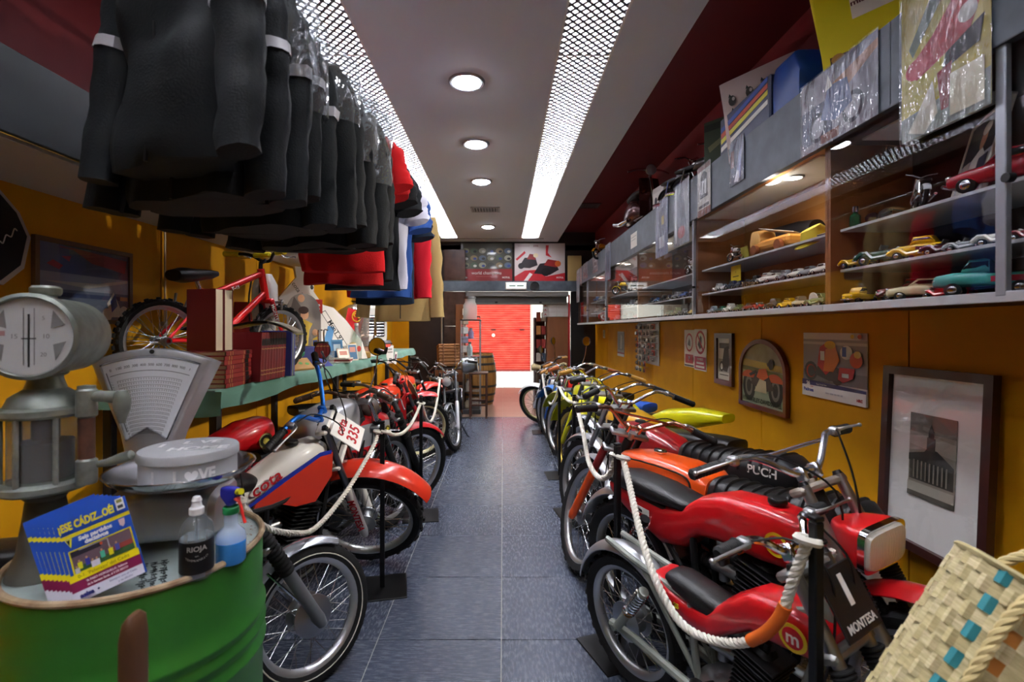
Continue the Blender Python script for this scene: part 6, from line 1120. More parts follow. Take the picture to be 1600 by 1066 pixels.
t = thing('drink_dispenser', 'glass blender jar with brown contents on the table', 'jar', (-1.56, 5.42, Z)); MB(pane_mat('#d8ccc0', .03, .15)).lathe([(0, .12), (.075, .12), (.09, .46), (.085, .46), (.07, .13), (0, .13)], 20).build('jar', t); MB(mat('#7a4a2c', .4)).lathe([(0, .0), (.085, 0), (.085, .10), (.07, .12), (0, .12)], 20).build('base', t); MB(mat('#6d3a22', .5)).lathe([(0, .13), (.068, .13), (.075, .22), (0, .22)], 20).build('contents', t); MB(CHROME).tube([(.09, 0, .42), (.14, 0, .40), (.13, 0, .2), (.08, 0, .16)], .010, 7, k=4).build('handle', t)
t = thing('red_pennant', 'red cloth with yellow round badge hanging over the jar', 'cloth', M=T(-1.62, 5.30, Z+.32) @ RZ(48) @ RY(14)); q = MB(mat('#c91a22', .8)); q.grid(lambda u, v: ((u-.5)*(.22-.03*v), .02*sin(u*7+v*3)*v, .20-.34*v), 12, 12); q.build('fabric', t); q = MB(mat('#d8a81c', .7)); q.torus((0, -.022, .13), .055, .006, (0, 1, 0), 24, 5); q.torus((-.02, -.022, .14), .018, .006, (0, 1, 0), 12, 5); q.torus((.025, -.022, .14), .018, .006, (0, 1, 0), 12, 5); q.build('emblem', t, kind='stuff')
t = thing('number_card', 'clear stand holding two number cards before the jar', 'sign', M=T(-1.48, 5.46, Z) @ RZ(48)); 
for k, (tx, z_) in enumerate((('1', .18), ('1002', .06))): picture(.11, .11, [('#4a4a48', 'text', .5, .5, .55 if k == 0 else .4, tx, .001)], T(.02*(1-k), -.004, z_) @ RX(-6), '#c9c7c0', .003).build('card', t)
# white pedal car nose
t = thing('pedal_car', 'white pedal car nose with chrome grille on the table', 'pedal car', M=T(-1.70, 5.95, Z) @ RZ(-58) @ MX.Diagonal((1, 1, 1.15, 1)))
WP = mat('#d9d7d0', .3, coat=.5)
MB(WP).superloft([(-.40, .22, .06, .50, 5), (.0, .23, .06, .53, 5), (.24, .22, .08, .52, 5), (.30, .20, .10, .48, 5)], 26).build('body_shell', t)
q = MB(mat('#2c2d30', .3, .6)); q.box((.302, 0, .30), (.02, .34, .22), .01); q.build('grille_backing', t)
for z_ in range(7): MB(CHROME).box((.316, 0, .21+z_*.03), (.014, .34, .012), .004).build('grille_bar', t)
for y_ in (-.12, -.06, .06): MB(CHROME).box((.322, y_, .30), (.014, .022, .22), .005).build('grille_post', t)
q = MB(CHROME); q.box((.33, 0, .12), (.08, .50, .07), .03); q.build('bumper', t)
for s in (-1, 1):
    q = MB(CHROME); q.lathe([(.06, 0), (.065, .03), (.05, .04)], 18, T(.29, s*.19, .42) @ RY(90)); q.use(mat('#c9cdd0', .15, .3)).lathe([(.055, .03), (0, .042)], 18, T(.29, s*.19, .42) @ RY(90)); q.build('headlamp', t)
for s in (-1, 1): MB(RUBBER).lathe([(.001, .03), (.08, .03), (.09, .01), (.09, -.03), (.001, -.03)], 18, T(.1, s*.22, .09) @ RX(90)).build('wheel', t)
t = thing('black_hat', 'black wide brimmed hat resting on the pedal car', 'hat', M=T(-1.66, 5.92, Z+.615) @ RY(6)); MB(mat('#17181a', .8)).lathe([(0, .11), (.07, .115), (.085, .10), (.095, .01), (.14, .002), (.17, .012), (.172, .016), (.14, .008), (.09, .014)], 28, MX.Diagonal((1, 1.15, 1, 1))).build('crown', t)
t = thing('chrome_engine', 'chrome finned part with bright tube behind the black hat', 'engine part', M=T(-1.80, 6.15, Z+.615) @ RZ(-40)); q = MB(CHROME); q.cyl((-.15, 0, .17), (.15, 0, .17), .03, n=14); q.box((0, 0, .10), (.16, .14, .20), .02)
q.build('casing', t)
for k in range(5): MB(CHROME).box((-.07+.035*k, 0, .22), (.016, .15, .10), .004).build('fin', t)
q = picture(.13, .22, [('#8d8b86', R4(.2, .75, .8, .85)), ('#8d8b86', R4(.15, .6, .85, .68)), ('#4a4848', R4(.35, .12, .75, .3))], T(TX1+.045, 6.10, TZ-.0) @ RZ(62), '#d9d8d4', .002); tag(q.build('price_sheet'), 'white price sheet hanging over the green cloth edge', 'sheet')
t = thing('ribbon_tag', 'white ribbon tag with purple stripe beside the price sheet', 'tag', M=T(TX1+.045, 6.42, TZ-.06) @ RZ(62)); q = MB(mat('#d9d8d4', .7)); q.box((0, 0, 0), (.05, .002, .16), 0, rot=(0, .15, 0)); q.build('ribbon', t); MB(mat('#6a3a5a', .6)).box((0, -.002, .02), (.03, .001, .06), 0, rot=(0, .15, 0)).build('stripe', t)
tag(MB(mat('#7a7c78', .5, .3)).box((0, 0, .05), (.14, .10, .10), .01).build('grey_box', M=T(-1.50, 6.35, Z) @ RZ(40)), 'grey metal box at the foot of the pedal car', 'box')
tag(MB(mat('#9a7a3c', .6)).box((0, 0, .035), (.16, .12, .07), .008).build('wooden_box', M=T(-1.50, 5.22, Z) @ RZ(30)), 'low honey coloured box between bottle and jar', 'box')
# ---------------------------------------------------------------- green oil drum with the things on it
DX, DY, DR, DH = -.986, 1.355, .29, .848
GR = mat('#357d2b', .42, noise=(5, '#2c6b24', .4), coat=.15); RUST = mat('#b9a584', .6, .2, noise=(16, '#6d452c', .8))
t = thing('oil_drum', 'green steel oil drum with rusty rim and pale blue painted lid', 'drum', (DX, DY, 0))
pr = [(DR-.01, .004), (DR, .02), (DR, .20)]
for zc_ in (.27, .55, .60, .645): pr += [(DR, zc_-.025), (DR+.006, zc_-.014), (DR+.011, zc_), (DR+.006, zc_+.014), (DR, zc_+.025)] if zc_ < .5 else [(DR, zc_-.020), (DR+.009, zc_-.004), (DR+.009, zc_+.004), (DR, zc_+.020)]
pr += [(DR, .70), (DR, DH-.02), (DR-.002, DH-.008)]
MB(GR).lathe(pr, 72).lathe([(0, .004), (DR-.01, .004)], 72).build('body', t)
MB(RUST).torus((0, 0, DH+.001), DR-.002, .0085, (0, 0, 1), 84, 8).build('rim', t, label='rusty cream rolled rim')
LID = mat('#b4cdd0', .4, noise=(4.5, '#8d8f86', .5)); MB(LID).lathe([(DR-.006, DH), (DR-.010, DH-.007), (DR-.02, DH-.009), (0, DH-.009)], 72).build('lid', t)
q = MB(mat('#8a5a34', .7)); rr = random.Random(9)
for k in range(70):
    a = RAD(rr.uniform(-30, 60)); r_ = DR-.012-.09*rr.random()**2; q.prism(ellip(r_*cos(a), r_*sin(a), rr.uniform(.001, .004), rr.uniform(.001, .0035), 7), .0004, T(0, 0, DH-.0088))
q.build('rust_speck', t, kind='stuff')
q = MB(mat('#23292c', .5)); rr = random.Random(4)
for row_ in range(3):
    pts = []
    for k in range(46):
        u = k/45; pts.append(V((.150-.095*u+.018*row_, -.222+.14*u+.012*row_, DH-.0082))+V((rr.uniform(-.002, .002)+.008*sin(k*2.4), .008*cos(k*1.9)+rr.uniform(-.003, .003), 0)))
    q.tube(pts, .0009, 4, k=2)
q.build('handwriting', t, kind='stuff')
LZ = DH-.008
# --- grocery scale
SX, SY = -.972, 1.432
CAST = mat('#b4b4b6', .34, .55, bump=(60, .05))
t = thing('grocery_scale', 'old silver grocery scale with fan shaped dial on the drum', 'scale', M=T(SX, SY, LZ) @ RZ(14))
q = MB(CAST); q.superloft([(-.125, .105, .03, .13, 5), (-.115, .125, .025, .155, 5), (.0, .13, .025, .165, 5), (.135, .125, .025, .150, 4.5), (.15, .11, .035, .135, 4.5)], 30, M=RZ(0)); q.build('base_housing', t)
for x in (-.1, .12):
    for y in (-.09, .09): MB(BLACKP).lathe([(0, 0), (.018, 0), (.018, .016), (.010, .02), (.009, .04)], 14, T(x, y, 0)).build('foot', t)
# column and fan head at the back-left
def fanpoly(r0, r1, h, w0, da=0):
    P = []
    for i in range(15): a = RAD(90+h-2*h*i/14); P.append((r1*cos(a), r1*sin(a)))
    P += [(w0, r0), (-w0, r0)]; return P
HM = T(-.075, .075, .165) @ RZ(-2) @ RX(-7)
q = MB(CAST)
rings = []
for dy, sc_ in ((-.045, .90), (-.042, .97), (-.03, 1.0), (.05, .98), (.065, .92)):
    P = []
    for i in range(17): a = RAD(90+25.5-51*i/16); P.append((.385*sc_*cos(a), .385*sin(a)*1.0-.385*(1-sc_)*.35))
    P += [(.052*sc_+.02, .13), (.055*sc_, .06), (.075*sc_, -.03), (-.075*sc_, -.03), (-.055*sc_, .06), (-.052*sc_-.02, .13)]
    rings.append([HM @ V((x, dy, z_+.0)) for x, z_ in P])
q.ringloft(rings[::-1]); q.build('fan_housing', t, sharp=50)
q = MB(mat('#e4e8ee', .5)); FP_ = []
for i in range(17): a = RAD(90+21.5-43*i/16); FP_.append((.355*cos(a), .355*sin(a)))
for i in range(7): a = RAD(90-20+40*i/6); FP_.append((.145*cos(a)*1.05, .115+.035*(1-abs(i-3)/3)))
q.prism(FP_, .002, HM @ T(0, -.045, 0) @ RX(90)); q.build('dial_face', t)
q = MB(CHROME); n_ = len(FP_); q.ringloft([[HM @ V((x, -.0445, z_)) for x, z_ in FP_], [HM @ V((x*1.03, -.051, .24+(z_-.24)*1.035)) for x, z_ in FP_], [HM @ V((x*1.06, -.0445, .24+(z_-.24)*1.07)) for x, z_ in FP_]], False, False); q.build('dial_bezel', t)
q = MB(mat('#3c4048', .5))
def arcline(r, a0, a1, wd): 
    P = [(r*cos(RAD(90+a)), r*sin(RAD(90+a))) for a in [a0+(a1-a0)*i/20 for i in range(21)]]+[((r-wd)*cos(RAD(90+a)), (r-wd)*sin(RAD(90+a))) for a in [a1+(a0-a1)*i/20 for i in range(21)]]
    q.prism(P, .0004, HM @ T(0, -.0472, 0) @ RX(90))
arcline(.318, 19.5, -19.5, .0016)
for k in range(15): arcline(.298-.0115*k, 17, -17, .0009)
for k in range(15):
    r_ = .298-.0115*k
    for i in range(26):
        a = RAD(90+16.5-33*i/25); q.box(HM @ V((r_*cos(a)*1.0, -.0474, (r_-.005)*sin(a))), (.0011, .0004, .004))
for k, tx in enumerate(('0', '100', '200', '300', '400', '500', '600', '700', '800', '900', '1')): a = 18.5-3.7*k; q.text(tx, .011, HM @ T(.334*cos(RAD(90+a)), -.0474, .334*sin(RAD(90+a))) @ RX(90) @ RZ(a), .0002)
for k in range(21): a = 19.6; r_ = .30-.0085*k; q.text('%d' % (k+1), .006, HM @ T(r_*cos(RAD(90+a)), -.0474, r_*sin(RAD(90+a))) @ RX(90) @ RZ(70), .0002)
q.build('dial_print', t, kind='stuff')
q = MB(mat('#50545c', .4)); q.cyl(HM @ V((.145*cos(RAD(110.5)), -.049, .145*sin(RAD(110.5)))), HM @ V((.33*cos(RAD(110.5)), -.049, .33*sin(RAD(110.5)))), .0011, n=6); q.build('pointer', t)
for x, z_ in ((0, .373), (-.045, .03)): MB(BLACKM).lathe([(0, .003), (.006, .003), (.007, 0)], 10, HM @ T(x, -.047 if z_ > .1 else -.046, z_) @ RX(90)).build('screw', t)
q = MB(mat('#a8a8a4', .3, .8)); q.lathe([(0, .05), (.03, .05), (.033, .045), (.033, .0)], 24, T(-.09, -.118, .075) @ RX(90) @ T(0, 0, -.0)); q.lathe([(.0, .0506), (.012, .0506), (.012, .046), (0, .046)], 14, T(-.082, -.118, .085) @ RX(90)); q.build('tare_knob', t)
q = MB(mat('#5a5648', .5, .4)); q.tube([(.055, -.02, .15), (.055, -.03, .172), (.03, -.06, .180)], .02, 8, k=3); q.lathe([(.06, .165), (.045, .172), (.02, .178)], 20, T(.045, -.02, 0)); q.build('pan_support', t)
# pan (a thing of its own resting on the support)
PX, PY, PZ = SX+.075, SY-.055, LZ+.180
t = thing('scale_pan', 'shallow polished steel dish resting on the scale', 'dish', (PX, PY, PZ)); MB(mat('#c9c9cc', .14, 1.0)).lathe([(0, .0), (.10, .002), (.145, .014), (.172, .032), (.180, .045), (.183, .046), (.182, .048), (.178, .047), (.168, .034), (.14, .018), (.098, .006), (0, .004)], 56).build('dish', t)
t = thing('round_tin', 'pale grey round tin lettered in white on the scale dish', 'tin', M=T(PX+.018, PY-.0, PZ+.007) @ RX(0) @ RZ(16) @ MX.Diagonal((1, 1, 1.22, 1))); GT = mat('#a9abae', .5); WL = mat('#e6e6e6', .5)
MB(GT).lathe([(0, 0), (.116, 0), (.118, .003), (.118, .062)], 56).build('can', t); MB(GT).lathe([(.121, .055), (.123, .057), (.123, .072), (.120, .076), (.0, .077)], 56).build('lid', t)
wrapc = lambda R_: (lambda v: (R_*sin(v.x/R_), -R_*cos(v.x/R_)-.0+0*v.y, v.y))
q = MB(WL)
for tx, x0, sz in (('I', -.055, .034), ('L', .005, .036), ('VE', .075, .036)): q.text(tx, sz, T(0, 0, .030), .0001, bold=.0016, fn=lambda v, x0=x0: ((.1186)*sin((v.x+x0)/.1186), -.1186*cos((v.x+x0)/.1186), v.y))
hp_ = [(.0155*16*sin(a)**3/16, .0155*(13*cos(a)-5*cos(2*a)-2*cos(3*a)-cos(4*a))/16) for a in [2*pi*i/24 for i in range(24)]]
q.add([V((.1187*sin((x+.038)/.1187), -.1187*cos((x+.038)/.1187), y+.031)) for x, y in hp_], [tuple(range(24))]); q.build('side_lettering', t)
q = MB(WL)
for tx, x, y in (('I', -.075, .02), ('L VE', .02, .045), ('HOME', .03, -.035)): q.text(tx, .052, T(x, y, .0775), .0003, bold=.002)
q.build('lid_lettering', t, kind='stuff')
# --- antique fuel pump head
t = thing('fuel_pump', 'antique grey fuel pump with round dial and glass cylinder', 'pump', M=T(-1.15, 1.235, LZ) @ RZ(2) @ MX.Diagonal((.93, .93, .97, 1)))
PG_ = mat('#98a098', .42, .45, noise=(14, '#5f655e', .7)); PGL = mat('#a3a9a2', .4, .5, noise=(20, '#6c706a', .7))
MB(mat('#6d6d66', .6, .2, noise=(8, '#4a4a45', .6))).lathe([(0, .0), (.082, .0), (.08, .012), (.060, .06), (.047, .15), (.042, .19), (.05, .20), (.05, .215), (0, .215)], 28).build('cone_foot', t)
MB(PG_).lathe([(0, .215), (.092, .215), (.10, .222), (.10, .236), (.09, .242), (0, .242)], 32).build('lower_flange', t); MB(PG_).lathe([(0, .405), (.092, .405), (.10, .412), (.10, .426), (.085, .432), (.075, .455), (.045, .475), (.037, .50), (.037, .52), (0, .52)], 32).build('upper_flange', t)
MB(pane_mat('#c9ccc6', .05, .18)).lathe([(.078, .242), (.078, .405)], 36).build('glass_cylinder', t); MB(mat('#2b231f', .5)).lathe([(0, .245), (.060, .245), (.060, .34), (.03, .345), (.03, .40)], 24).build('measure_core', t, label='dark measuring core inside the glass')
for k in range(7): a = 2*pi*k/7+.25; MB(PGL).cyl((.088*cos(a), .088*sin(a), .225), (.088*cos(a), .088*sin(a), .42), .0065, n=8).build('tie_rod', t)
q = MB(PG_); DT = RZ(17); HMd = DT @ T(0, .0, .61) @ RX(90); q.lathe([(0, -.17), (.085, -.165), (.098, -.14), (.10, -.06), (.10, .055), (.107, .06), (.107, .085), (.098, .09), (.094, .082)], 44, HMd); q.build('dial_drum', t)
MB(mat('#d6dadb', .5)).lathe([(0, .078), (.095, .078)], 40, HMd).build('dial_face', t); MB(PANE).lathe([(0, .086), (.096, .086)], 32, HMd).build('glass_pane', t)
q = MB(mat('#2a2d30', .5)); q.T = DT; q.box((0, -.0795, .60), (.004, .001, .13)); q.box((0, -.0795, .605), (.03, .001, .003)); q.build('needle', t)
q = MB(mat('#8b8e90', .5)); q.T = DT; 
for s in (-1, 1): q.box((s*.011, -.0792, .61), (.0015, .001, .14)); q.prism([(s*.045, .02), (s*.075, .03), (s*.05, .065)], .0006, T(0, -.079, .61) @ RX(90)); q.prism([(s*.05, -.02), (s*.078, -.012), (s*.055, -.06)], .0006, T(0, -.079, .61) @ RX(90))
q.text('15', .016, T(-.03, -.0795, .61) @ RX(90), .0002); q.text('10', .016, T(.035, -.0795, .61) @ RX(90), .0002); q.text('20', .014, T(.03, -.0795, .565) @ RX(90), .0002); q.text('5', .014, T(.03, -.0795, .655) @ RX(90), .0002); q.use(mat('#b98e90', .5)).box((-.066, -.0792, .618), (.036, .0006, .012)); q.build('dial_print', t, kind='stuff')
MB(PG_).lathe([(.0, .715), (.03, .715), (.034, .722), (.034, .734), (.028, .74), (0, .74)], 22).build('cap', t)
MB(PG_).lathe([(.012, .50), (.045, .51), (.05, .516), (.012, .53)], 24).build('neck_collar', t)
q = MB(PGL); q.lathe([(0, .23), (.022, .23), (.024, .235), (.024, .29), (.018, .295), (.018, .40), (.024, .405), (.024, .47), (.02, .475), (.02, .482), (0, .485)], 20, T(.115, -.01, 0)); q.use(mat('#6a4434', .6, noise=(30, '#3f2a22', .7))).cyl((.115, -.01, .295), (.115, -.01, .40), .0186, n=18); q.build('valve_column', t)
q = MB(PG_); q.tube([(.125, -.01, .45), (.15, -.01, .455), (.195, -.01, .452)], [.012, .014, .017], 12); q.tube([(.208, -.01, .47), (.208, -.01, .445), (.208, -.01, .42), (.208, -.01, .40), (.208, -.01, .385)], [.012, .021, .019, .012, .008], 14); q.build('spout', t)
MB(PG_).tube([(.125, -.0, .275), (.16, -.0, .28), (.20, -.0, .292), (.225, -.0, .30), (.23, 0, .303)], [.008, .010, .014, .013, .006], 12).build('lever_handle', t)
# --- fanned magazines leaning against the pump foot
def magazine(lab, M, front=False):
    w, h = .135, .185
    B, Y_, M_ = '#2450b0', '#e0d018', '#7a1a48'
    lay = [(B, R4(0, 0, 1, 1)), (Y_, R4(0, .745, 1, .80)), (Y_, R4(.05, .33, .96, .565+.04)), ('#5a4550', R4(.07, .34, .94, .59)), (Y_, R4(0, .255, 1, .33)), (M_, R4(0, .125, 1, .255)), ('#d9dcec', R4(0, 0, 1, .125))]
    if front:
        lay = [(B, R4(0, 0, 1, 1)), (Y_, R4(0, .755, 1, .80)), (Y_, R4(.05, .30, .96, .605)), ('#6a5560', R4(.075, .33, .94, .59)), ('#3a5a34', R4(.075, .33, .94, .40)), ('#2f2c3a', R4(.075, .52, .5, .59)), ('#a8a6b0', R4(.60, .44, .615, .585)), ('#a8a6b0', R4(.2, .575, .615, .585)), ('#8a3a34', R4(.66, .40, .94, .46))]
        for u, v, cc in ((.17, .41, '#d8d020'), (.28, .42, '#3a3f9a'), (.5, .43, '#4ab090'), (.62, .42, '#d8d020'), (.72, .44, '#4a4f9a'), (.13, .35, '#b9b6c9'), (.36, .36, '#c9c6d6'), (.42, .36, '#c9c6d6')): lay += [(cc, [(u-.03, v-.05), (u+.03, v-.05), (u+.035, v+.03), (u-.03, v+.03)]), ('#b98a6a', ellip(u, v+.045, .014, .014, 8))]
        lay += [('#c9502a', ellip(.53, .55, .02, .02, 10)), (Y_, R4(0, .235, 1, .315)), (M_, R4(0, .115, 1, .235)), ('#d9dcec', R4(0, 0, 1, .115)), (Y_, 'text', .43, .885, .13, '¡ESE CÁDIZ...OÉ!', .001, .62), ('#e6e6e6', 'text', .5, .70, .068, 'Seis partidos', .0006), ('#e6e6e6', 'text', .5, .64, .068, 'decisivos', .0006), ('#e6e6e6', R4(.87, .84, .99, .985)), ('#8a8a40', R4(.89, .93, .97, .97)), ('#3a3a40', R4(.89, .86, .97, .90)), ('#d8d020', [(.08, .74), (.18, .74), (.14, .63)]), ('#20242a', [(.10, .73), (.15, .73), (.13, .66)]), ('#c9a8b0', [(.85, .73), (.94, .73), (.93, .66), (.895, .63), (.855, .66)]),
                ('#6a5a08', 'text', .5, .275, .055, "0-1. 'Pelotazo' del Cádiz", 0), ('#e6d8e0', 'text', .52, .195, .036, "'A PASO HORQUILLA', balance", .0002, .9), ('#e6d8e0', 'text', .52, .15, .036, 'de la Semana Santa, el 3 DE MAYO', .0002, .82), ('#22286a', 'text', .20, .055, .075, 'asisa', .0008), ('#22286a', ellip(.36, .055, .02, .014, 4)), ('#3a4a8a', 'text', .72, .078, .034, 'Siempre con el Cádiz', 0), ('#3a4a8a', 'text', .74, .035, .034, 'y su afición', 0)]
    else: lay += [(Y_, 'text', .1, .885, .13, '¡E', .001, .62), ('#d8d020', [(.08, .72), (.18, .72), (.14, .62)])]
    t = thing('magazine', lab, 'magazine', M=M, group='fanned blue magazines')
    picture(w, h, lay, T(0, 0, h/2), B, .0012, .35).build('cover', t); MB(PAPER).box((0, .0022, h/2), (w-.003, .003, h-.003)).build('pages', t)
od = ['frontmost', 'second', 'third', 'fourth', 'fifth', 'sixth', 'seventh', 'rearmost']
for k in range(8):
    magazine(('frontmost blue magazine of the fan, whole cover showing' if k == 0 else f'{od[k]} blue magazine of the fan, only its left edge showing' if k < 7 else 'rearmost blue magazine of the fan leaning on the pump foot'), T(-.88-.0108*k, 1.108+.0022*k, LZ+.027) @ RZ(16+1.0*k) @ RX(-19) @ RY(-21), k == 0)
# --- bottles
t = thing('label_bottle', 'clear bottle with black label reading RIOJA on the drum', 'bottle', (-.757, 1.213, LZ)); R_ = .037
MB(pane_mat('#eef2f4', .03, .06)).lathe([(0, 0), (.033, 0), (R_, .006), (R_, .115), (.034, .128), (.022, .142), (.014, .150), (.013, .157)], 30).build('body', t)
MB(mat('#c9d6dc', .05, alpha=.35)).lathe([(0, .004), (R_-.003, .006), (R_-.003, .10), (0, .10)], 26).build('liquid', t)
MB(mat('#0d0d0f', .4)).lathe([(R_+.0006, .018), (R_+.0008, .019), (R_+.0008, .094), (R_+.0006, .095)], 40).build('label', t)
q = MB(WHITEP); RA = .65
for tx, sz, z_, w_ in (('RIOJA', .0165, .079, 1.0), ('2002', .004, .062, 1), ('TEMPRANILLO', .0075, .052, 1)):
    q.text(tx, sz, T(0, 0, 0) @ RZ(32), .0001, bold=.0004 if sz > .01 else 0, fn=lambda v, z_=z_, sz=sz: ((R_+.0012)*sin(v.x/R_), -(R_+.0012)*cos(v.x/R_), v.y+z_+(12*v.x*v.x if sz == .0075 else 0)))
q.build('lettering', t)
MB(mat('#e4e6e8', .35)).lathe([(.0145, .152), (.0165, .154), (.0165, .168), (.012, .172), (.010, .184), (.012, .186), (.008, .196), (0, .197)], 20).build('cap', t); MB(mat('#8a9ab0', .2, alpha=.5)).cyl((0, 0, .02), (0, 0, .15), .003, n=6).build('dip_tube', t)
t = thing('spray_bottle', 'spray bottle half full of blue liquid with red trigger', 'bottle', M=T(-.715, 1.29, LZ) @ RZ(-30)); 
MB(mat('#d3e4f2', .2, alpha=.5)).lathe([(.036, .056), (.036, .062), (.033, .076), (.022, .088), (.017, .096), (.0165, .128)], 28).build('body', t); MB(mat('#3f97ea', .15, coat=.4)).lathe([(0, 0), (.033, 0), (.036, .005), (.036, .056), (0, .056)], 26).build('liquid', t)
MB(mat('#1c8a4a', .4)).lathe([(.0185, .126), (.0195, .128), (.0195, .142), (.017, .145)], 22).build('collar', t)
q = MB(mat('#2a2f9c', .4)); q.superloft([(-.034, .006, .176, .186, 3), (-.028, .012, .162, .192, 4), (.0, .014, .145, .196, 4), (.018, .013, .158, .196, 4), (.03, .010, .176, .195, 4)], 16); q.build('spray_head', t)
MB(mat('#d8d020', .4)).cyl((.03, 0, .187), (.046, 0, .190), .0085, n=14).build('nozzle', t); q = MB(mat('#c9241c', .4)); q.tube([(.022, 0, .172), (.04, 0, .158), (.05, 0, .135), (.062, 0, .112)], [.007, .009, .007, .004], 9, k=4, flat=.7); q.build('trigger', t)
tag(MB(mat('#b9a9a4', .6)).box((0, 0, .45), (.022, .022, .9), .003).build('rope_stanchion_post', M=T(-.926, 1.675, 0)), 'slim grey pink post just behind the spray bottle', 'post')
# wooden arm in the lower left foreground
t = thing('wooden_chair', 'brown wooden chair arm rising before the green drum', 'chair', M=T(-.655, .87, 0) @ RZ(4)); WB = mat('#5a3a22', .5, noise=(8, '#442a18', .6), stretch=(3, 3, .5))
q = MB(WB); q.superloft([(0, .024, -.013, .013, 5), (.55, .025, -.015, .015, 5), (.905, .024, -.014, .014, 5), (.935, .022, -.012, .010, 4), (.945, .014, -.006, .004, 3)], 16, M=RY(-90) @ RZ(0)); q.build('back_post', t)
MB(WB).superloft([(0, .022, -.012, .012, 5), (.45, .022, -.014, .014, 5), (.80, .02, -.01, .01, 4)], 16, M=T(-.42, -.05, 0) @ RY(-90)).build('back_post', t); MB(WB).box((-.21, -.05, .43), (.44, .40, .03), .008).build('seat', t); MB(WB).box((-.21, -.03, .50), (.40, .02, .06), .006).build('rail', t)
for x, y in ((-.03, -.22), (-.39, -.22)): MB(WB).box((x, y, .21), (.035, .035, .42), .005).build('leg', t)
t = thing('rope_coil', 'frayed rope loop at the left edge of the frame', 'rope', (-.87, .815, .0)); MB(mat('#5f5a50', .9, bump=(60, .5))).tube([(-.02, .02, 0), (-.022, .02, .5), (-.02, .0, .86), (-.028, -.0, .945), (-.05, 0, .92), (-.05, 0, .5), (-.05, 0, 0)], .016, 8, k=6).build('strand', t)
# ---------------------------------------------------------------- stanchions and rope
def twist(pts, r, ctrl_k=10, pitch=.055, m=None):
    P = spl(pts, ctrl_k); m = m or mat('#d6d2c6', .85, bump=(220, .3)); mb = MB(m); acc = 0; ph = [0]
    # resample evenly
    S_ = [P[0]]; step = pitch/9
    for a, b in zip(P[:-1], P[1:]):
        seg = (b-a).length; pos = step-acc
        while pos < seg: S_.append(a.lerp(b, pos/seg)); pos += step
        acc = (seg-(pos-step)) if seg else acc
    for k in range(3):
        pts2 = []; N = None
        for i, p in enumerate(S_):
            t_ = (S_[min(i+1, len(S_)-1)]-S_[max(i-1, 0)]).normalized()
            if N is None: N = t_.cross(V((.3, .2, 1))).normalized()
            N = (N-t_*N.dot(t_)).normalized(); B = t_.cross(N); a = 2*pi*(i/9.0)+2*pi*k/3
            pts2.append(p+(N*cos(a)+B*sin(a))*r*.52)
        mb.tube(pts2, r*.56, 6)
    return mb
PB = mat('#101113', .4, .2); HP = .93
def stanchion(lab, x, y, rz=0, h=HP):
    t = thing('rope_stanchion', lab, 'stanchion', (x, y, 0), RAD(rz), group='black rope stanchions')
    MB(PB).box((0, 0, .004), (.27, .27, .008), .002).build('base_plate', t); MB(PB).box((0, 0, h/2), (.026, .026, h-.016), .003).build('post', t); MB(PB).box((0, 0, h+.0), (.028, .028, .012), .003).build('post_cap', t); MB(PB).torus((0, 0, h-.055), .022, .0035, (0, 0, 1), 16, 5).build('rope_ring', t)
    return V((x, y, h-.055))
L1_ = stanchion('black rope stanchion in front of the big knobbly front wheel', -.675, 2.745, 12)
L2_ = stanchion('black rope stanchion before the silver banded red motorcycle', -.635, 3.80, 8)
L3_ = stanchion('black rope stanchion at the dark moped, far left', -.735, 5.72, 5)
R1_ = stanchion('nearest black rope stanchion before the number one plate', .778, 1.22, 10, .98)
R2_ = stanchion('black rope stanchion behind the rear wheels of the red bikes', .515, 2.21, 20)
R3_ = stanchion('black rope stanchion beside the chrome fendered front wheel', .555, 3.84, 10)
R4_ = stanchion('black rope stanchion beside the gold rimmed wheel', .555, 4.84, 4)
R5_ = stanchion('farthest black rope stanchion on the right, by the white moped', .54, 6.85, 0)
L0_ = V((-.915, 1.69, .86))
def rope(lab, a, b, sag, r, extra=(), mid=None):
    n = 6; P = [a.lerp(b, i/n)-V((0, 0, sag*(1-(2*i/n-1)**2))) for i in range(n+1)]
    if mid: P = [a]+[V(p) for p in mid]+[b]
    t = thing('barrier_rope', lab, 'rope', group='white barrier ropes'); twist(P, r).build('strand', t, kind='stuff')
    for e in (a, b): MB(mat('#d6d2c6', .85)).torus(e, .024, r*.8, (.2, .1, 1), 16, 6).build('knot', t)
    return t
off_ = V((.0, -.02, 0))
rope('white rope swagging from behind the spray bottle to the first left stanchion', L0_, L1_+V((-.02, 0, 0)), .2, .011, mid=[(-.84, 1.72, .76), (-.80, 1.85, .68), (-.80, 2.1, .60), (-.765, 2.4, .655), (-.71, 2.66, .80)])
rope('white rope between the two nearer left stanchions', L1_+V((.02, 0, 0)), L2_+V((0, -.02, 0)), .10, .011)
rope('white rope between the two farther left stanchions', L2_+V((0, .02, 0)), L3_, .30, .012)
t = rope('thick white rope with an orange taped section, nearest on the right', R2_+V((.02, -.02, 0)), R1_+V((-.02, 0, .0)), .4, .0135, mid=[(.530, 2.05, .79), (.516, 1.85, .688), (.523, 1.70, .594), (.572, 1.60, .50), (.634, 1.50, .50), (.686, 1.37, .577), (.7215, 1.29, .683), (.742, 1.25, .82)])
MB(mat('#e0681a', .55)).tube([(.688, 1.366, .581), (.707, 1.325, .628), (.7215, 1.29, .683), (.731, 1.27, .735)], .0165, 12, k=5).build('tape', t, label='orange tape wrap')
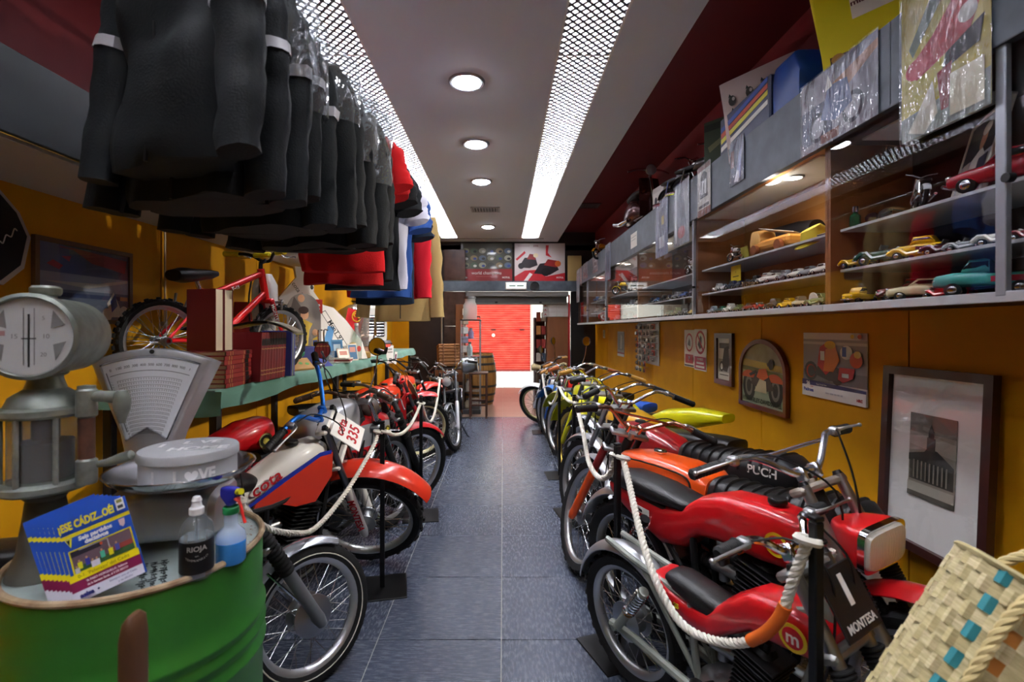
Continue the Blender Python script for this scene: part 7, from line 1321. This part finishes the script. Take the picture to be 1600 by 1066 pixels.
rope('white rope sagging low between second and third right stanchions', R2_+V((0, .02, 0)), R3_+V((0, -.02, 0)), .2, .0135, mid=[(.50, 2.32, .76), (.495, 2.55, .68), (.485, 2.78, .70), (.505, 3.1, .80), (.53, 3.5, .88)])
rope('white rope between the third and fourth right stanchions', R3_+V((0, .02, 0)), R4_+V((0, -.02, 0)), .04, .013)
rope('white rope hanging deep before the farthest moped on the right', R4_+V((0, .02, 0)), R5_, .3, .014)
# ---------------------------------------------------------------- woven basket, lower right
t = thing('woven_basket', 'large woven palm basket with teal and orange squares, lower right', 'basket', M=T(.94, .88, .685) @ RZ(-34) @ RY(30) @ RX(-16))
PALM = [mat(c_, .7, noise=(40, '#a3966a', .5), stretch=(1, 1, 6)) for c_ in ('#d3c79c', '#c6b98a', '#dccfa8')]; TEAL = mat('#2f7f88', .7); OCH = mat('#b0702a', .7)
st_m = {}
bw, bd, bh = .46, .16, .52; NU, NV = 22, 16
def bpt(u, v, o):                            # body: flattened oval, u round, v up
    a = 2*pi*u; ww = bw/2*(1-.10*(1-v)); dd_ = bd/2*(1+.15*sin(pi*v)); x = ww*math.copysign(abs(cos(a))**.62, cos(a)); y = dd_*math.copysign(abs(sin(a))**.62, sin(a)); n = V((cos(a)*.5, sin(a), 0)).normalized()
    return V((x, y, (v-.5)*bh))+n*o
NUU = 42
wv = {k: MB(m_) for k, m_ in (('palm', PALM[0]), ('palm2', PALM[1]), ('palm3', PALM[2]))}
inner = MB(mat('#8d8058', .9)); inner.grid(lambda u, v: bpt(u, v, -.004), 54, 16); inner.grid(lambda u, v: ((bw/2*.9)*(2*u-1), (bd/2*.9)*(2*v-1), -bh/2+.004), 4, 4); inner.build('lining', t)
for i in range(NUU):
    for j in range(18):
        up = (i+j) % 2; o = .007 if up else .0015
        u0, u1, v0, v1 = i/NUU-.04/NUU, (i+1.04)/NUU, j/18-.002, (j+1)/18+.002
        key = 'palm' if (i*7+j*3) % 3 == 0 else ('palm2' if (i+j*5) % 3 else 'palm3')
        um, vm = (u0+u1)/2, (v0+v1)/2; mb = wv[key]
        special = None
        if i == 26 and j % 2 == 1: special = TEAL
        if i == 28 and j % 2 == 0: special = OCH
        mb.use(special or {'palm': PALM[0], 'palm2': PALM[1], 'palm3': PALM[2]}[key])
        g = [[bpt(a, b, o*(1 if (x_ == 1) else .25) if up else (o*(1 if (y_ == 1) else .2))) for y_, b in enumerate((v0, vm, v1))] for x_, a in enumerate((u0, um, u1))]
        mb.ringloft([[g[x_][y_] for y_ in range(3)] for x_ in range(3)], closed=False)
for k in wv: wv[k].build('woven_strips', t, kind='stuff')
q = MB(PALM[1]); q.tube([bpt(i/40, 1.0, .002) for i in range(40)], .007, 6, closed=True); q.build('rim', t)
for sy, lab in ((-1, 'near'), (1, 'far')):
    q = twist([(-.15, sy*bd*.60, -.24), (-.15, sy*bd*.66, -.02), (-.15, sy*bd*.62, .24), (-.05, sy*bd*.55, .40), (.05, sy*bd*.55, .40), (.085, sy*bd*.66, .24), (.085, sy*bd*.70, .02), (.085, sy*bd*.64, -.22)], .010, 8, .06, mat('#c3b27e', .8)); q.build('handle', t)
t = thing('side_stool', 'plain dark stool under the basket, below the frame', 'stool', (1.0, .90, 0)); MB(DKBROWN).box((0, 0, .315), (.36, .36, .03), .008).build('seat', t)
for x in (-.15, .15):
    for y in (-.15, .15): MB(DKBROWN).box((x, y, .15), (.03, .03, .30), .004).build('leg', t)
# ---------------------------------------------------------------- clothes rail
RXC, RZC = -.93, 2.68
t = thing('clothes_rail', 'long steel clothes rail hung below the ceiling on the left', 'rail', (RXC, 3.1, RZC)); MB(CHROME).cyl((0, -2.5, 0), (0, 2.9, 0), .014, n=10).build('rail', t)
for y in (-2.2, .2, 2.6): MB(CHROME).cyl((-.03, y, 0), (-.03, y, ZC-RZC), .008, n=8).build('hanger_rod', t)
def garment(name, lab, cat, y, length, hw, colr, sleeve='long', flare=1.0, zs=2.50, dx=0, rough=.85, stripe=False, cover=False, bands=False, depth=.07, twist=0, dark=None, group=None, seed=0, bend=0):
    t = thing(name, lab, cat, M=T(RXC+dx, y, zs) @ RZ(twist), group=group)
    m = mat(colr, rough, spec=.25, bump=(170, .2)) if rough > .6 else mat(colr, rough, bump=(90, .1))
    q = MB(m); n = 30; rings = []; K = 26
    for i in range(K+1):
        v = i/K; z = -length*v
        sh = min(1, (v/.13))**.55 if v < .13 else 1
        ww = (.10+(hw-.10)*sh)*(1+(flare-1)*v); dp = depth*(.55+.45*min(1, v/.25))*(1+.35*v)
        r = []
        for j in range(n):
            a = 2*pi*j/n; ca, sa = cos(a), sin(a); x = ww*math.copysign(abs(ca)**.75, ca); yy = dp*math.copysign(abs(sa)**.9, sa)
            f = NZ.noise(V((x*7+seed*3.1, v*2.2+seed, sa))); f2 = NZ.noise(V((x*3+seed, v*7, 9+sa)))
            yy += (.045*f*(.3+v)+.016*f2)*(1 if abs(sa) > .05 else .3); x += .012*f2
            zz = z+(.035*abs(x)/hw*-1*(1-v)) + (.02*NZ.noise(V((x*5, seed, 3))) if v > .9 else 0)
            r.append(V((x, yy, zz)))
        rings.append(r)
    q.ringloft(rings[::-1], True, True); 
    q.build('torso', t, sharp=70)
    if cat in ('jacket', 'coat'):
        c = MB(m); c.tube([(-.09, .05, -.0), (-.10, -.02, .02), (-.05, -.06, -.01), (0, -.07, -.05), (.05, -.06, -.01), (.10, -.02, .02), (.09, .05, 0)], .022, 7, k=3); c.build('collar', t)
        z = MB(mat('#0b0b0c', .5)); z.tube([(.0, -depth*(.62+.5*k/8)-.012-.004*sin(k), -.06-length*.92*k/8) for k in range(9)], .005, 5); z.build('zip', t)
    if sleeve:
        sl = {'long': .60, 'short': .20}[sleeve]*length/.68*(1 if sleeve == 'short' else 1)
        for s in (-1, 1):
            rr = random.Random(seed*10+s); out_ = .075 if sleeve == 'short' else (.06+.03*rr.random() if s > 0 else .10+.03*rr.random())
            p0 = V((s*(hw-.03), 0, -.085)); p3 = V((s*(hw+out_), -.03+bend*s, -.085-sl))
            pts = [p0, V((s*(hw+.035), -.005, -.085-sl*.25)), V((s*(hw+out_*.75), -.01, -.085-sl*.6)), p3]
            P = spl(pts, 7); R0 = .085 if sleeve == 'long' else .09; q = MB(m); rings = []
            for i, pnt in enumerate(P):
                u = i/(len(P)-1); tt = (P[min(i+1, len(P)-1)]-P[max(i-1, 0)]).normalized(); N = tt.cross(V((0, 1, 0))).normalized(); B = tt.cross(N); rad = R0*(1-.28*u) if sleeve == 'long' else R0*(1-.05*u)
                rings.append([pnt+(N*cos(2*pi*j/14)*rad*1.0+B*sin(2*pi*j/14)*rad*.62)*(1+.24*NZ.noise(V((u*9+seed, cos(2*pi*j/14)*1.5, sin(2*pi*j/14)*1.5+s)))) for j in range(14)])
            q.ringloft(rings if True else rings[::-1], True, True); so = q.build('sleeve', t, sharp=70)
            if stripe:
                b = MB(mat('#b9b9be', .45)); i0 = int(len(P)*.42); b.ringloft([[c_+(c_-P[k]).normalized()*.004 for c_ in rings[k]] for k in (i0, i0+1)], False, False); b.build('reflective_band', so, label='pale grey reflective band')
    h = MB(mat('#22201e', .4)); h.tube([(-hw*.8, 0, -.035), (0, 0, .035), (hw*.8, 0, -.035)], .011, 7, k=4); h.tube([(0, 0, .03), (0, 0, .12), (.0, 0, RZC-zs-.012), (-dx, .0, RZC-zs+.016)], .003, 5, k=2); h.build('hanger', t)
    if cover:
        q = MB(pane_mat('#f2f5f6', .07, .08, (14, 1.0, (1, 1, .6)), .13)); rings = []
        for i in range(12):
            v = i/11; z = .07-.36*v*cover; ww = (.10+(hw+.13-.10)*min(1, v/.35)**.6)
            rings.append([V((ww*math.copysign(abs(cos(2*pi*j/22))**.7, cos(2*pi*j/22))*(1+.06*NZ.noise(V((j*.9, v*5, seed)))), (depth+.05)*sin(2*pi*j/22)*(1+.25*NZ.noise(V((j*1.3, v*6, seed+4)))), z-.03*(v == 1)*NZ.noise(V((j*2., seed, 1))))) for j in range(22)])
        q.ringloft(rings[::-1], False, True); q.build('plastic_cover', t, label='clear crinkled plastic cover')
    return t
JK = ['#1b1f22', '#171a1d', '#1a1e21', '#15181a', '#181c1e', '#131618', '#16191b', '#111315', '#141719', '#101214']
GJ = 'black motorcycle jackets on the rail'
lj = ['nearest black jacket with pale sleeve bands, sleeves spread wide', 'second black jacket with grey band, partly wrapped in plastic', 'third black jacket with grey band and crinkled plastic top', 'fourth black jacket under a large plastic cover', 'fifth black jacket, plain with shiny creased sleeve', 'sixth black jacket with clear plastic over its shoulder', 'seventh black jacket, smooth dark sleeve', 'eighth black jacket with torn plastic at the shoulder', 'ninth black jacket with plastic strips', 'tenth black jacket, last one before the red shirt']
ys = [1.30, 1.44, 1.56, 1.69, 1.82, 1.95, 2.08, 2.22, 2.36, 2.50]
for k in range(10):
    garment('motorcycle_jacket', lj[k], 'jacket', ys[k], .675+.025*((k*5) % 3), .195+.012*((k*7) % 3), JK[k], 'long', 1.06, 2.55-.012*(k % 3), dx=[.07, .03, .02, .03, .01, .03, .04, .04, .05, .06][k], stripe=k in (0, 1, 2, 3, 4), cover=[0, 0, 1.1, 1.3, .0, 1.0, 0, 1.2, 1.3, .7][k], depth=.058, twist=[-24, -16, -12, -14, -8, -10, -6, -9, -4, -6][k], group=GJ, seed=k+1, rough=.7)
garment('red_shirt', 'bright red short sleeved shirt right behind the black jackets', 'shirt', 2.66, .74, .22, '#c4161c', 'short', 1.0, 2.50, dx=.06, depth=.04, seed=21)
garment('red_shirt', 'second darker red shirt with longer hem', 'shirt', 2.80, .80, .22, '#a81419', 'short', 1.02, 2.50, dx=.02, depth=.04, seed=22)
garment('black_shirt', 'black short sleeved shirt just behind the red shirts', 'shirt', 2.96, .76, .23, '#16181b', 'short', 1.02, 2.50, dx=.03, depth=.045, seed=23)
garment('black_shirt', 'second black shirt, right before the white one', 'shirt', 3.14, .80, .23, '#1a1d22', 'short', 1.02, 2.50, dx=.03, depth=.045, seed=24)
garment('white_shirt', 'white short sleeved shirt among the dark shirts', 'shirt', 3.36, .76, .24, '#c9cbe0', 'short', 1.02, 2.48, dx=.03, depth=.05, seed=25)
garment('blue_shirt', 'blue short sleeved shirt behind the white one', 'shirt', 3.60, .80, .22, '#2c4f93', 'short', 1.02, 2.48, dx=.04, depth=.045, seed=26)
garment('navy_shirt', 'navy shirt squeezed between blue and red garments', 'shirt', 3.78, .82, .22, '#1b2738', 'short', 1.02, 2.46, dx=.02, depth=.045, seed=27)
garment('red_sweater', 'red long sleeved sweater in front of the khaki coat', 'sweater', 4.06, .76, .20, '#c01a2c', 'long', 1.0, 2.46, dx=.02, depth=.06, seed=28, rough=.9)
garment('khaki_coat', 'khaki knee length coat, last garment on the rail', 'coat', 4.55, 1.02, .24, '#a38d5c', 'long', 1.08, 2.54, dx=.0, depth=.08, seed=29, rough=.8)
# ---------------------------------------------------------------- the far end
q = picture(.98, .72, [('#4c4c40', R4(0, .30, 1, 1)), ('#8a2020', R4(0, 0, 1, .32))]+[(('#7d7d62', '#5a6a80', '#8a7a5a', '#3a3a34', '#9a9a86', '#4a5a48')[(i*5+j*3) % 6], ellip(.09+.165*i, .42+.19*j, .072, .075, 10)) for i in range(6) for j in range(3)]+[(('#2a2a2c', '#c9c9c0', '#3a4a8a')[(i+j) % 3], ellip(.09+.165*i+.02, .40+.19*j, .035, .035, 8)) for i in range(6) for j in range(3)]+[('#d8cfc8', 'text', .5, .21, .115, 'world champions', 0), ('#d8cfc8', 'text', .88, .09, .06, 'MOTUL', .002), ('#b05a56', R4(.3, .115, .7, .125)), ('#d8cfc8', ellip(.1, .09, .03, .02))], T(-.315, YF-.03, 2.722), '#4c4c40', .01, .3, coat=.3)
tag(q.build('champions_poster'), 'grey poster of many racers with red world champions band', 'poster')
q = picture(.96, .72, [('#c9bfbd', R4(0, 0, 1, 1)), ('#b8222a', [(0, .0), (1, 0), (1, .22), (.62, .12), (.45, .3), (.2, .28), (0, .12)]), ('#c22a30', [(.62, .95), (.68, .95), (.66, .75), (.74, .62), (.62, .68)]), ('#b8222a', [(.02, .58), (.2, .8), (.22, .74), (.05, .54)]), ('#2a2528', [(.08, .36), (.2, .62), (.42, .6), (.46, .42), (.3, .34)]), ('#1d1b1e', ellip(.13, .40, .06, .08)), ('#8a2a28', [(.24, .58), (.3, .72), (.42, .7), (.42, .56)]), ('#d8c8a0', ellip(.42, .68, .05, .06)), ('#2a2226', [(.38, .2), (.5, .46), (.8, .52), (.88, .3), (.7, .16)]), ('#1d1b1e', ellip(.62, .24, .09, .11)), ('#8f2224', [(.58, .42), (.66, .58), (.84, .54), (.84, .36)]), ('#c9662a', ellip(.86, .46, .06, .08)), ('#d9d2ce', [(.18, .0), (.3, .22), (.36, .18), (.26, 0)]), ('#8a4a4e', 'text', .42, .93, .07, '2006', .001), ('#b8a6a6', R4(.06, .91, .3, .95)), ('#e0d8d4', 'text', .9, .09, .055, 'MOTUL', .002)], T(.70, YF-.03, 2.722), '#c9bfbd', .01, .3, coat=.3)
tag(q.build('race_poster'), 'white and red poster of two racing motorcycles dated 2006', 'poster')
t = thing('exit_light', 'small white rectangular sign lamp on the slate beam', 'sign', (.245, YF-.135, 2.262)); MB(WHITEP).box((0, 0, 0), (.40, .03, .14), .01).build('case', t); MB(mat('#d9dcd8', .3, emit=.6)).box((0, -.016, 0), (.36, .004, .10)).build('screen', t); q = MB(mat('#3f6a55', .5)); q.box((-.07, -.0188, 0), (.12, .0006, .022)); q.box((.08, -.0188, 0), (.13, .0006, .022)); q.build('printed_bar', t, kind='stuff')
t = thing('wall_clock', 'small round black speaker disc beside the sign lamp', 'speaker', (.60, YF-.125, 2.262)); MB(BLACKM).lathe([(0, .02), (.07, .02), (.075, .028), (.085, .028), (.09, 0)], 26, RX(90)).build('body', t); MB(STEEL).torus((0, -.026, 0), .083, .006, (0, 1, 0), 26, 6).build('ring', t)
tag(MB(mat('#b59a60', .6)).box((0, 0, .24), (.26, .04, .48), .004).build('parcel', M=T(1.36, YF-.06, 2.36)), 'tan cardboard piece standing right of the race poster', 'cardboard')
# wicker hamper on wooden crate
t = thing('wooden_crate', 'dark wooden crate under the wicker hamper', 'crate', (-.93, 8.45, 0)); MB(DKBROWN).box((0, 0, .40), (.50, .40, .78), .006).build('body', t)
for k in range(3): MB(WOOD).box((0, -.208, .14+.26*k), (.50, .012, .20), .003).build('slat', t)
t = thing('wicker_hamper', 'small brown wicker hamper with straps, tilted back', 'hamper', M=T(-.93, 8.38, .80) @ RZ(16) @ RX(-10)); WK = mat('#9a6a3a', .7, noise=(60, '#6d4626', .6), bump=(120, .4), stretch=(1, 1, 3))
MB(WK).box((0, 0, .175), (.36, .22, .35), .015).build('body', t); MB(WK).box((0, 0, .365), (.37, .23, .04), .012).build('lid', t)
for k in range(6): MB(mat('#7d522c', .7)).tube([(-.18, -.115, .04+.055*k), (0, -.122, .042+.055*k), (.18, -.115, .04+.055*k)], .010, 6, k=3).build('wicker_band', t)
for x in (-.1, .1): MB(mat('#6a3f20', .6)).box((x, -.121, .19), (.025, .012, .38), .003).build('strap', t)
# glass display case with things in it
t = thing('display_case', 'tall narrow glass display case with metal posts', 'display case', (-.555, 8.5, 0)); w, d = .32, .32
for x in (-w/2, w/2):
    for y in (-d/2, d/2): MB(ALUF).box((x, y, .80), (.016, .016, 1.60), .002).build('post', t)
MB(mat('#55585a', .4, .4)).box((0, 0, .04), (w+.03, d+.03, .08), .004).build('plinth', t); MB(BLACKM).box((0, 0, 1.60), (w+.03, d+.03, .02), .003).build('top', t)
for z_ in (.38, .68, .98, 1.28): MB(pane_mat('#eef2f0', .02, .15)).box((0, 0, z_), (w-.02, d-.02, .008)).build('shelf', t)
for x, y, sx_, sy_ in ((0, -d/2, w-.02, .003), (w/2, 0, .003, d-.02), (-w/2, 0, .003, d-.02)): MB(PANE).box((x, y, .84), (sx_, sy_, 1.50)).build('glass_pane', t)
for k, (x, z_, h, r_, cc, lab) in enumerate(((-.06, .084, .16, .05, '#b8a88a', 'tan jar at the bottom of the glass case'), (-.05, .384, .2, .045, '#c9c4b8', 'pale jar in the glass case above the tan one'), (.05, .684, .14, .05, '#8d9aa2', 'grey blue jar in the middle of the glass case'), (-.02, .984, .24, .05, '#a9bcc4', 'pale blue bottle in the glass case'), (.0, 1.284, .18, .05, '#8a7fae', 'violet jar on the top glass shelf'))):
    t = thing('glass_jar', lab, 'jar', (-.555+x, 8.48, z_)); MB(mat(cc, .2, coat=.4)).lathe([(0, 0), (r_, 0), (r_, h*.6), (r_*.5, h*.8), (r_*.5, h*.9)], 18).build('body', t); MB(STEEL).lathe([(r_*.55, h*.88), (r_*.55, h), (0, h)], 14).build('lid', t)
q = picture(.17, .12, [('#8f938f', R4(.2, .6, .8, .7)), ('#8f938f', R4(.3, .25, .7, .35))], T(-.50, 8.34, .22), '#d9d9d2', .003); tag(q.build('info_card'), 'white info card low in front of the glass case', 'card')
t = thing('glass_jar', 'large clear jar with tap standing on top of the display case', 'jar', (-.57, 8.5, 1.61)); MB(pane_mat('#dfe4e0', .03, .3)).lathe([(0, 0), (.11, 0), (.12, .02), (.12, .24), (.09, .30), (.09, .36), (.10, .37)], 24).build('body', t); MB(STEEL).lathe([(.10, .365), (.105, .37), (.10, .40), (0, .405)], 20).build('lid', t); MB(BLACKP).tube([(.12, 0, .05), (.17, 0, .05), (.17, 0, .02)], .012, 7).build('tap', t)
t = thing('steel_urn', 'rounded grey steel urn lying behind the moped handlebars', 'urn', M=T(-.56, 8.02, .86) @ RY(84)); MB(mat('#8b9297', .3, .8)).lathe([(0, -.12), (.10, -.12), (.13, -.09), (.135, .03), (.10, .10), (.115, .14), (.12, .145), (.09, .14), (0, .12)], 28).build('vessel', t)
t = thing('bar_stool', 'dark wooden bar stool in front of the barrel', 'stool', (-.40, 8.02, 0)); 
for x in (-.13, .13):
    for y in (-.12, .12): MB(mat('#4a2a1c', .5)).box((x, y, .36), (.03, .03, .72), .004).build('leg', t)
MB(mat('#4a2a1c', .5)).box((0, 0, .73), (.31, .29, .03), .006).build('seat', t)
for z_ in (.22, .26): MB(mat('#4a2a1c', .5)).box((0, -.12 if z_ < .25 else .12, z_), (.24, .02, .03), .003).build('rung', t)
for x in (-.13, .13): MB(mat('#4a2a1c', .5)).box((x, 0, .30), (.02, .22, .03), .003).build('rung', t)
t = thing('wine_barrel', 'oak wine barrel with dark hoops standing in the entrance', 'barrel', (-.47, 9.55, 0)); OAK = mat('#b98a4a', .5, noise=(5, '#96682f', .6), stretch=(3, 3, .4)); BR_ = lambda z_: .27+.075*sin(pi*z_/.98)
for k in range(20):
    a0, a1 = 2*pi*k/20+.012, 2*pi*(k+1)/20-.012; MB(OAK).lathe([(BR_(z_*.98/10), z_*.98/10) for z_ in range(11)], 3, a0=a0, a1=a1).build('stave', t)
MB(mat('#6a4a26', .6)).lathe([(0, .02), (.262, .02), (.266, .0), (.30, .3), (.325, .5), (.30, .7), (.262, .94), (.262, .95), (0, .95)], 28).build('barrel_head', t)
for z_ in (.06, .20, .36, .64, .78, .92): MB(mat('#4d4a46', .4, .6)).lathe([(BR_(z_-.022)+.001, z_-.022), (BR_(z_-.022)+.006, z_-.02), (BR_(z_+.022)+.006, z_+.02), (BR_(z_+.022)+.001, z_+.022)], 36).build('hoop', t)
t = thing('corner_shelf', 'wooden shelf panel at the left side of the opening', 'shelf', (-.80, 9.15, 0)); MB(mat('#6d3f1e', .5)).box((0, 0, .95), (.14, .30, 1.9), .004).build('panel', t)
for k in range(5): tag(MB(mat(['#cfd3d6', '#8a8fae', '#b9c6cc', '#a89a8a', '#d9d4c8'][k], .5)).box((0, 0, .06), (.10, .06, .12), .008).build('leaflet_box', M=T(-.69, 9.0, 1.02+.17*k) @ RZ(10*k)), ['pale grey', 'violet', 'light blue', 'tan', 'cream'][k]+' leaflet pack fixed beside the glass case', 'leaflet pack')
# towel table on the right
t = thing('side_table', 'dark narrow table with a rolled beige cloth, far right', 'table', (.83, 8.6, 0)); MB(mat('#4a3024', .5)).box((0, 0, .71), (.52, .36, .03), .004).build('tabletop', t)
for x in (-.23, .23):
    for y in (-.15, .15): MB(mat('#4a3024', .5)).box((x, y, .35), (.035, .035, .70), .004).build('leg', t)
MB(mat('#5a3a28', .5)).box((.18, .02, .42), (.30, .02, .50), .004).build('panel', t)
q = MB(mat('#a3936c', .9, bump=(90, .3))); q.superloft([(-.30, .14, .0, .09, 2.4), (-.26, .16, -.0, .12, 2.4), (-.1, .15, 0, .075, 2.6), (.12, .15, 0, .085, 2.6), (.26, .16, .0, .14, 2.4), (.30, .12, .02, .13, 2.4)], 22, M=T(.80, 8.56, .727)); tag(q.build('folded_cloth'), 'rolled beige towel lying on the far narrow table', 'towel')
t = thing('display_unit', 'brown wooden shelving unit with white tiled top at the entrance', 'shelving unit', (1.02, 9.75, 0))
MB(mat('#8a5a38', .5, noise=(4, '#6f4226', .6), stretch=(1, 1, .15))).box((.06, 0, .84), (.44, .5, 1.68), .004).build('side_panel', t)
for i in range(3):
    for j in range(3): MB(mat('#d9dad6', .35)).box((-.06+.145*i+.0, -.255, 1.725+.085*j), (.14, .012, .08), .002).build('tile', t)
MB(mat('#c9c4bc', .6)).box((.06, .0, 1.82), (.44, .48, .28), .003).build('top_box', t)
for j in range(3):
    q = MB(mat('#c9c6c0', .5)); q.box((-.20, -.22, 1.725+.085*j), (.10, .05, .08), .002); q.use(mat('#a3484a', .5)); q.prism([(-.03, -.02), (0, .03), (.03, -.02), (0, -.005)], .0008, T(-.20, -.2455, 1.725+.085*j) @ RX(90)); q.build('motif_tile', t, label='white tile with red flower motif')
t = thing('book_rack', 'narrow upright rack of small souvenirs beside the wooden unit', 'rack', (.70, 9.95, 0)); MB(mat('#3a2430', .5)).box((-.06, .06, .84), (.03, .34, 1.68), .003).build('upright', t); MB(mat('#5a3a2c', .5)).box((.06, .22, .84), (.22, .02, 1.68)).build('back', t)
for k in range(6): MB(mat('#5a3a2c', .5)).box((.06, .06, .25+.27*k), (.22, .3, .015)).build('shelf', t)
rr = random.Random(8)
for k in range(6):
    for i in range(2): tag(MB(mat(rr.choice(['#b85a3a', '#8d9aa8', '#c9b49a', '#a33a34', '#d9d4c9', '#4a5a6a', '#c98a4a']), .5)).box((0, 0, .08), (.085, .06, .16+.04*rr.random()), .006).build('souvenir_box', M=T(.71+.1*i, 9.85, .262+.27*k)), f'{["left", "right"][i]} souvenir box on the {["lowest", "second", "third", "fourth", "fifth", "topmost"][k]} shelf of the entrance rack', 'souvenir', 'souvenir boxes on the rack')
t = thing('plastic_bag', 'white plastic sacks hanging outside beside the dark dado', 'bag', (1.0, 13.2, 0)); 
for z_, r_ in ((.75, .20), (.42, .17)): MB(mat('#e4e6ea', .4)).sphere((0, 0, z_), r_, 16, (.8, .8, 1.1)).build('sack', t)
MB(BLACKM).cyl((0, .12, 0), (0, .12, 1.1), .02, n=8).build('post', t)
t = thing('street_lamp', 'small black bracket lamp on the pale street wall', 'lamp', (1.33, 16.8, 2.36)); MB(BLACKM).cyl((0, 0, .1), (0, -.25, .15), .02, n=8).build('bracket', t); MB(BLACKM).lathe([(0, .06), (.08, .03), (.18, -.04), (.17, -.05)], 18, T(0, -.25, .08)).build('shade', t)
t = thing('folding_chair', 'slim dark folded chair leaning at the entrance right side', 'chair', M=T(.56, 9.0, 0) @ RY(8)); 
for y in (-.1, .1): MB(mat('#5a2a24', .5)).box((0, y, .31), (.03, .025, .62), .004).build('leg', t)
MB(mat('#5a2a24', .5)).box((0, 0, .55), (.03, .22, .05), .004).build('rail', t)
